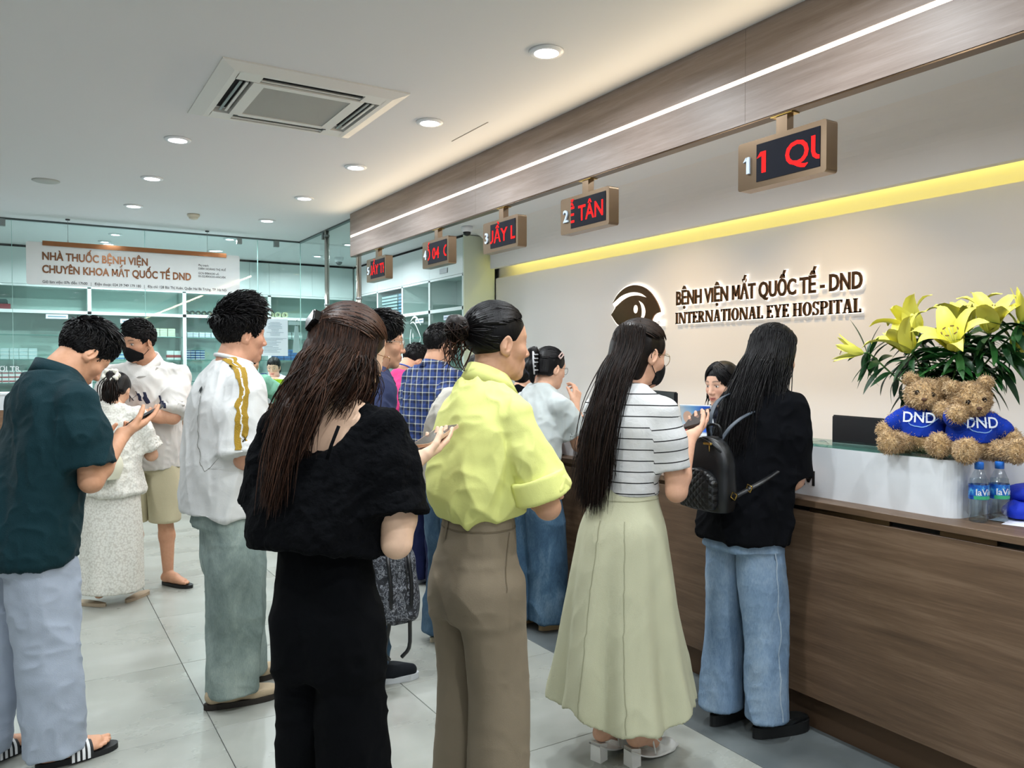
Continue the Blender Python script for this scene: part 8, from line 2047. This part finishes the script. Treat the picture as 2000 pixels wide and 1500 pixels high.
    obj('lettering', Q, F, mat('shirt_print', '#e6ecf6', .6), sh_, local=True)
    oval = [(.052*math.cos(q), -.1, .127 + .026*math.sin(q)) for q in np.linspace(0, 2*math.pi, 30)]; ribbon(dict(root=root), tv, oval, .0035, mat('pale_blue_print', '#7fa8e0', .6), 'oval_print', sh_, .002, n=48)
    return root
bear((2.905, 1.745, 1.172), -72, 'left teddy bear in a blue shirt, arm against its companion', (12, 4, 8), 1, .006)
bear((2.935, 1.585, 1.162), -34, 'right teddy bear in a blue shirt with its paw raised', (-6, 16, -10), -1, -.01)

# ================================================================== lilies in a glass vase
vx, vy = 3.06, 1.74
va = empty('glass_vase', (vx, vy, 1.158)); tag(va, 'clear glass vase holding the lilies behind the bears', 'vase')
mb = MB(); mb.lathe([(.05, 1.159), (.055, 1.165), (.048, 1.25), (.055, 1.36), (.068, 1.40), (.065, 1.40), (.052, 1.36), (.045, 1.25), (.05, 1.172), (0, 1.170)], 32, (vx, vy, 0)); mb.build('vase_wall', glass_mat('vase_glass', '#dfeae6', .10), va, True)
mb = MB(); mb.lathe([(0, 1.171), (.046, 1.172), (.043, 1.25), (.046, 1.30), (0, 1.301)], 24, (vx, vy, 0)); mb.build('water', MATS['water_fill'], va, True)
def petal_mesh(name, L_, W, curl, m, tip=.0):
    nu, nv = 11, 7; V = []
    for i in range(nu):
        u = i/(nu-1); w = W*math.sin(math.pi*min(1, u**.75*.93 + .07))**.8*(1 - .25*u) + .0012; ang = .42 + curl*max(0, u - .22)**1.6
        # centre line: opens outward along +x, rises along z then recurves
        if i == 0: x, z = .006, 0.0
        else: x += L_/(nu-1)*math.sin(pa); z += L_/(nu-1)*math.cos(pa)
        pa = ang
        for j in range(nv):
            v_ = j/(nv-1)*2 - 1; ruf = .004*math.sin(u*14 + v_*3)*abs(v_)*u; cup = (v_*v_)*W*.35*(1 - u*.6)
            V.append((x - cup*math.cos(pa)*.8 + ruf, v_*w, z + cup*math.sin(pa)*.8 + ruf))
    F = np.array([(i*nv+j, (i+1)*nv+j, (i+1)*nv+j+1, i*nv+j+1) for i in range(nu-1) for j in range(nv-1)]); me = mesh_np(name, V, F, True); me.materials.append(m); return me
t = NT('lily_petal'); v = t.coord('Object'); sp = t.n('ShaderNodeSeparateXYZ'); t.l(v, sp.inputs[0]); n1 = t.noise(t.coord('Object', (1, 6, 1)), 40, 3)
f = t.math('ADD', t.math('MULTIPLY', sp.outputs[2], 7.0), t.math('MULTIPLY', n1, .25)); t.base(t.ramp(f, [(.0, '#c9cf5a'), (.25, '#e8e25a'), (.8, '#f3ea6a')])); t.set(Roughness=.5); M_PET = t.m
t = NT('lily_leaf'); n1 = t.noise(t.coord('Object'), 12, 3); oi = t.n('ShaderNodeObjectInfo'); t.base(t.ramp(t.math('ADD', t.math('MULTIPLY', n1, .4), t.math('MULTIPLY', oi.outputs['Random'], .6)), [(.15, '#12351a'), (.55, '#1f5226'), (.9, '#3a7434')])); t.set(Roughness=.4); M_LEAF = t.m
M_STEM = mat('lily_stem', '#4d7a35', .5)
ME_P = [petal_mesh('petal', .155, .036, 2.3, M_PET), petal_mesh('petal', .150, .026, 2.6, M_PET)]; ME_B = [petal_mesh('petal', .115, .017, .35, M_PET), petal_mesh('petal', .115, .013, .5, M_PET)]
def leaf_mesh(L_, W, droop):
    V = []; nu = 9
    for i in range(nu):
        u = i/(nu-1); w = W*math.sin(math.pi*(u*.94 + .06))**.8 + .0006; x = L_*u; z = -droop*u*u*L_
        V += [(x, -w, z + .25*w), (x, 0, z), (x, w, z + .25*w)]
    F = np.array([(i*3+j, (i+1)*3+j, (i+1)*3+j+1, i*3+j+1) for i in range(nu-1) for j in range(2)]); me = mesh_np('leaf', V, F, True); me.materials.append(M_LEAF); return me
ME_L = [leaf_mesh(.145, .017, .35), leaf_mesh(.125, .015, .7), leaf_mesh(.16, .016, .15)]
def link(name, me, par, M4):
    o = bpy.data.objects.new(name, me); COL.objects.link(o); o.parent = par; o.matrix_basis = M4; return o
def frame(z, x=None):
    z = Vector(z).normalized(); x = Vector(x) if x is not None else Vector((.3, .5, .8)); x = (x - z*x.dot(z)).normalized(); y = z.cross(x); M = Matrix((x, y, z)).transposed().to_4x4(); return M
def flower(par, pos, axis, rs, bud=False, sc=1.0):
    f = empty('flower', (0, 0, 0)); f.parent = par; f.matrix_basis = Matrix.Translation(Vector(pos)) @ frame(axis) @ Matrix.Scale(sc, 4)
    for k_ in range(6):
        M4 = Matrix.Rotation(math.radians(60*k_ + rs.uniform(-7, 7)), 4, 'Z') @ Matrix.Rotation(rs.uniform(-.10, .10), 4, 'Y'); link('petal', (ME_B if bud else ME_P)[k_ % 2], f, M4)
    mb = MB()
    for k_ in range(6 if not bud else 3):
        a_ = math.radians(60*k_ + 30); mb.tube([(.004*math.cos(a_), .004*math.sin(a_), .01), (.012*math.cos(a_), .012*math.sin(a_), .05), (.022*math.cos(a_), .022*math.sin(a_), .078)], .0011, 5)
    mb.tube([(0, 0, 0), (0, 0, .09)], .0018, 6); mb.build('stamen', mat('pale_stamen', '#cfd28a', .6), f, True, local=True)
    mb = MB()
    for k_ in range(6 if not bud else 3):
        a_ = math.radians(60*k_ + 30); c_ = np.array((.022*math.cos(a_), .022*math.sin(a_), .079)); mb.tube([c_ + (-.005*math.sin(a_), .005*math.cos(a_), 0), c_ + (.005*math.sin(a_), -.005*math.cos(a_), 0)], .0019, 6)
    mb.build('anther', mat('anther_brown', '#7a5a2c', .8), f, True, local=True)['kind'] = 'stuff'
    return f
FL = [  # tip x, y, z, axis, bud, label
 ((2.96, 2.04, 1.55), (-.55, .85, .25), True, 'lily stem reaching left with a half-open bud'),
 ((2.96, 1.83, 1.55), (-.35, .35, .75), False, 'lily stem with the largest open yellow bloom at the left'),
 ((3.05, 1.86, 1.62), (-.1, .45, .8), False, 'lily stem with a yellow bloom behind the left one'),
 ((2.97, 1.66, 1.555), (-.62, -.1, .68), False, 'lily stem with a yellow bloom facing the room in the middle'),
 ((3.12, 1.70, 1.63), (-.2, .1, .95), False, 'lily stem with a high yellow bloom in the middle'),
 ((3.04, 1.58, 1.62), (-.2, -.25, .9), False, 'lily stem with a tall yellow bloom right of the middle'),
 ((3.08, 1.49, 1.66), (-.1, -.3, .95), True, 'lily stem with an upright half-open bloom at the right edge'),
 ((3.16, 1.55, 1.55), (.1, -.5, .75), False, 'lily stem with a bloom at the back right'),
]
rnd = random.Random(12)
for i, (tip, ax, bud, lb) in enumerate(FL):
    st0 = empty('lily_stem', (vx, vy, 1.20)); tag(st0, lb, 'lily', 'yellow lilies in the glass vase'); base = np.array((vx, vy, 1.20)); tipv = np.array(tip) - base; a_ = unit(ax)
    b0 = np.array((rnd.uniform(-.02, .02), rnd.uniform(-.02, .02), -.02)); p = cat(np.array([[b0, b0*.5 + np.array((tipv[0]*.12, tipv[1]*.12, .17)), tipv*np.array((.55, .55, .68)), tipv - a_*.03, tipv]]), 22)[0]
    mb = MB(); mb.tube(p, np.linspace(.0042, .003, 22), 8); mb.build('stem', M_STEM, st0, True, local=True)
    flower(st0, tipv, a_, rnd, bud, 1.25 if not bud else 1.1)
    for k_ in range(44):
        u = .32 + .60*k_/44; j = min(20, int(u*21)); q = p[j]; tg = unit(p[j+1] - p[j]); an = k_*2.4 + i; side = unit(np.cross(tg, (math.cos(an), math.sin(an), .2)))
        dr = unit(side*1.0 + np.array((0, 0, rnd.uniform(-.15, .35)))); M4 = Matrix.Translation(Vector(q)) @ Matrix((Vector(dr), Vector(unit(np.cross((0, 0, 1), dr))), Vector(np.cross(dr, unit(np.cross((0, 0, 1), dr)))))).transposed().to_4x4() @ Matrix.Rotation(rnd.uniform(-.6, .6), 4, 'X') @ Matrix.Scale(rnd.uniform(.62, 1.0), 4)
        link('leaf', ME_L[k_ % 3], st0, M4)
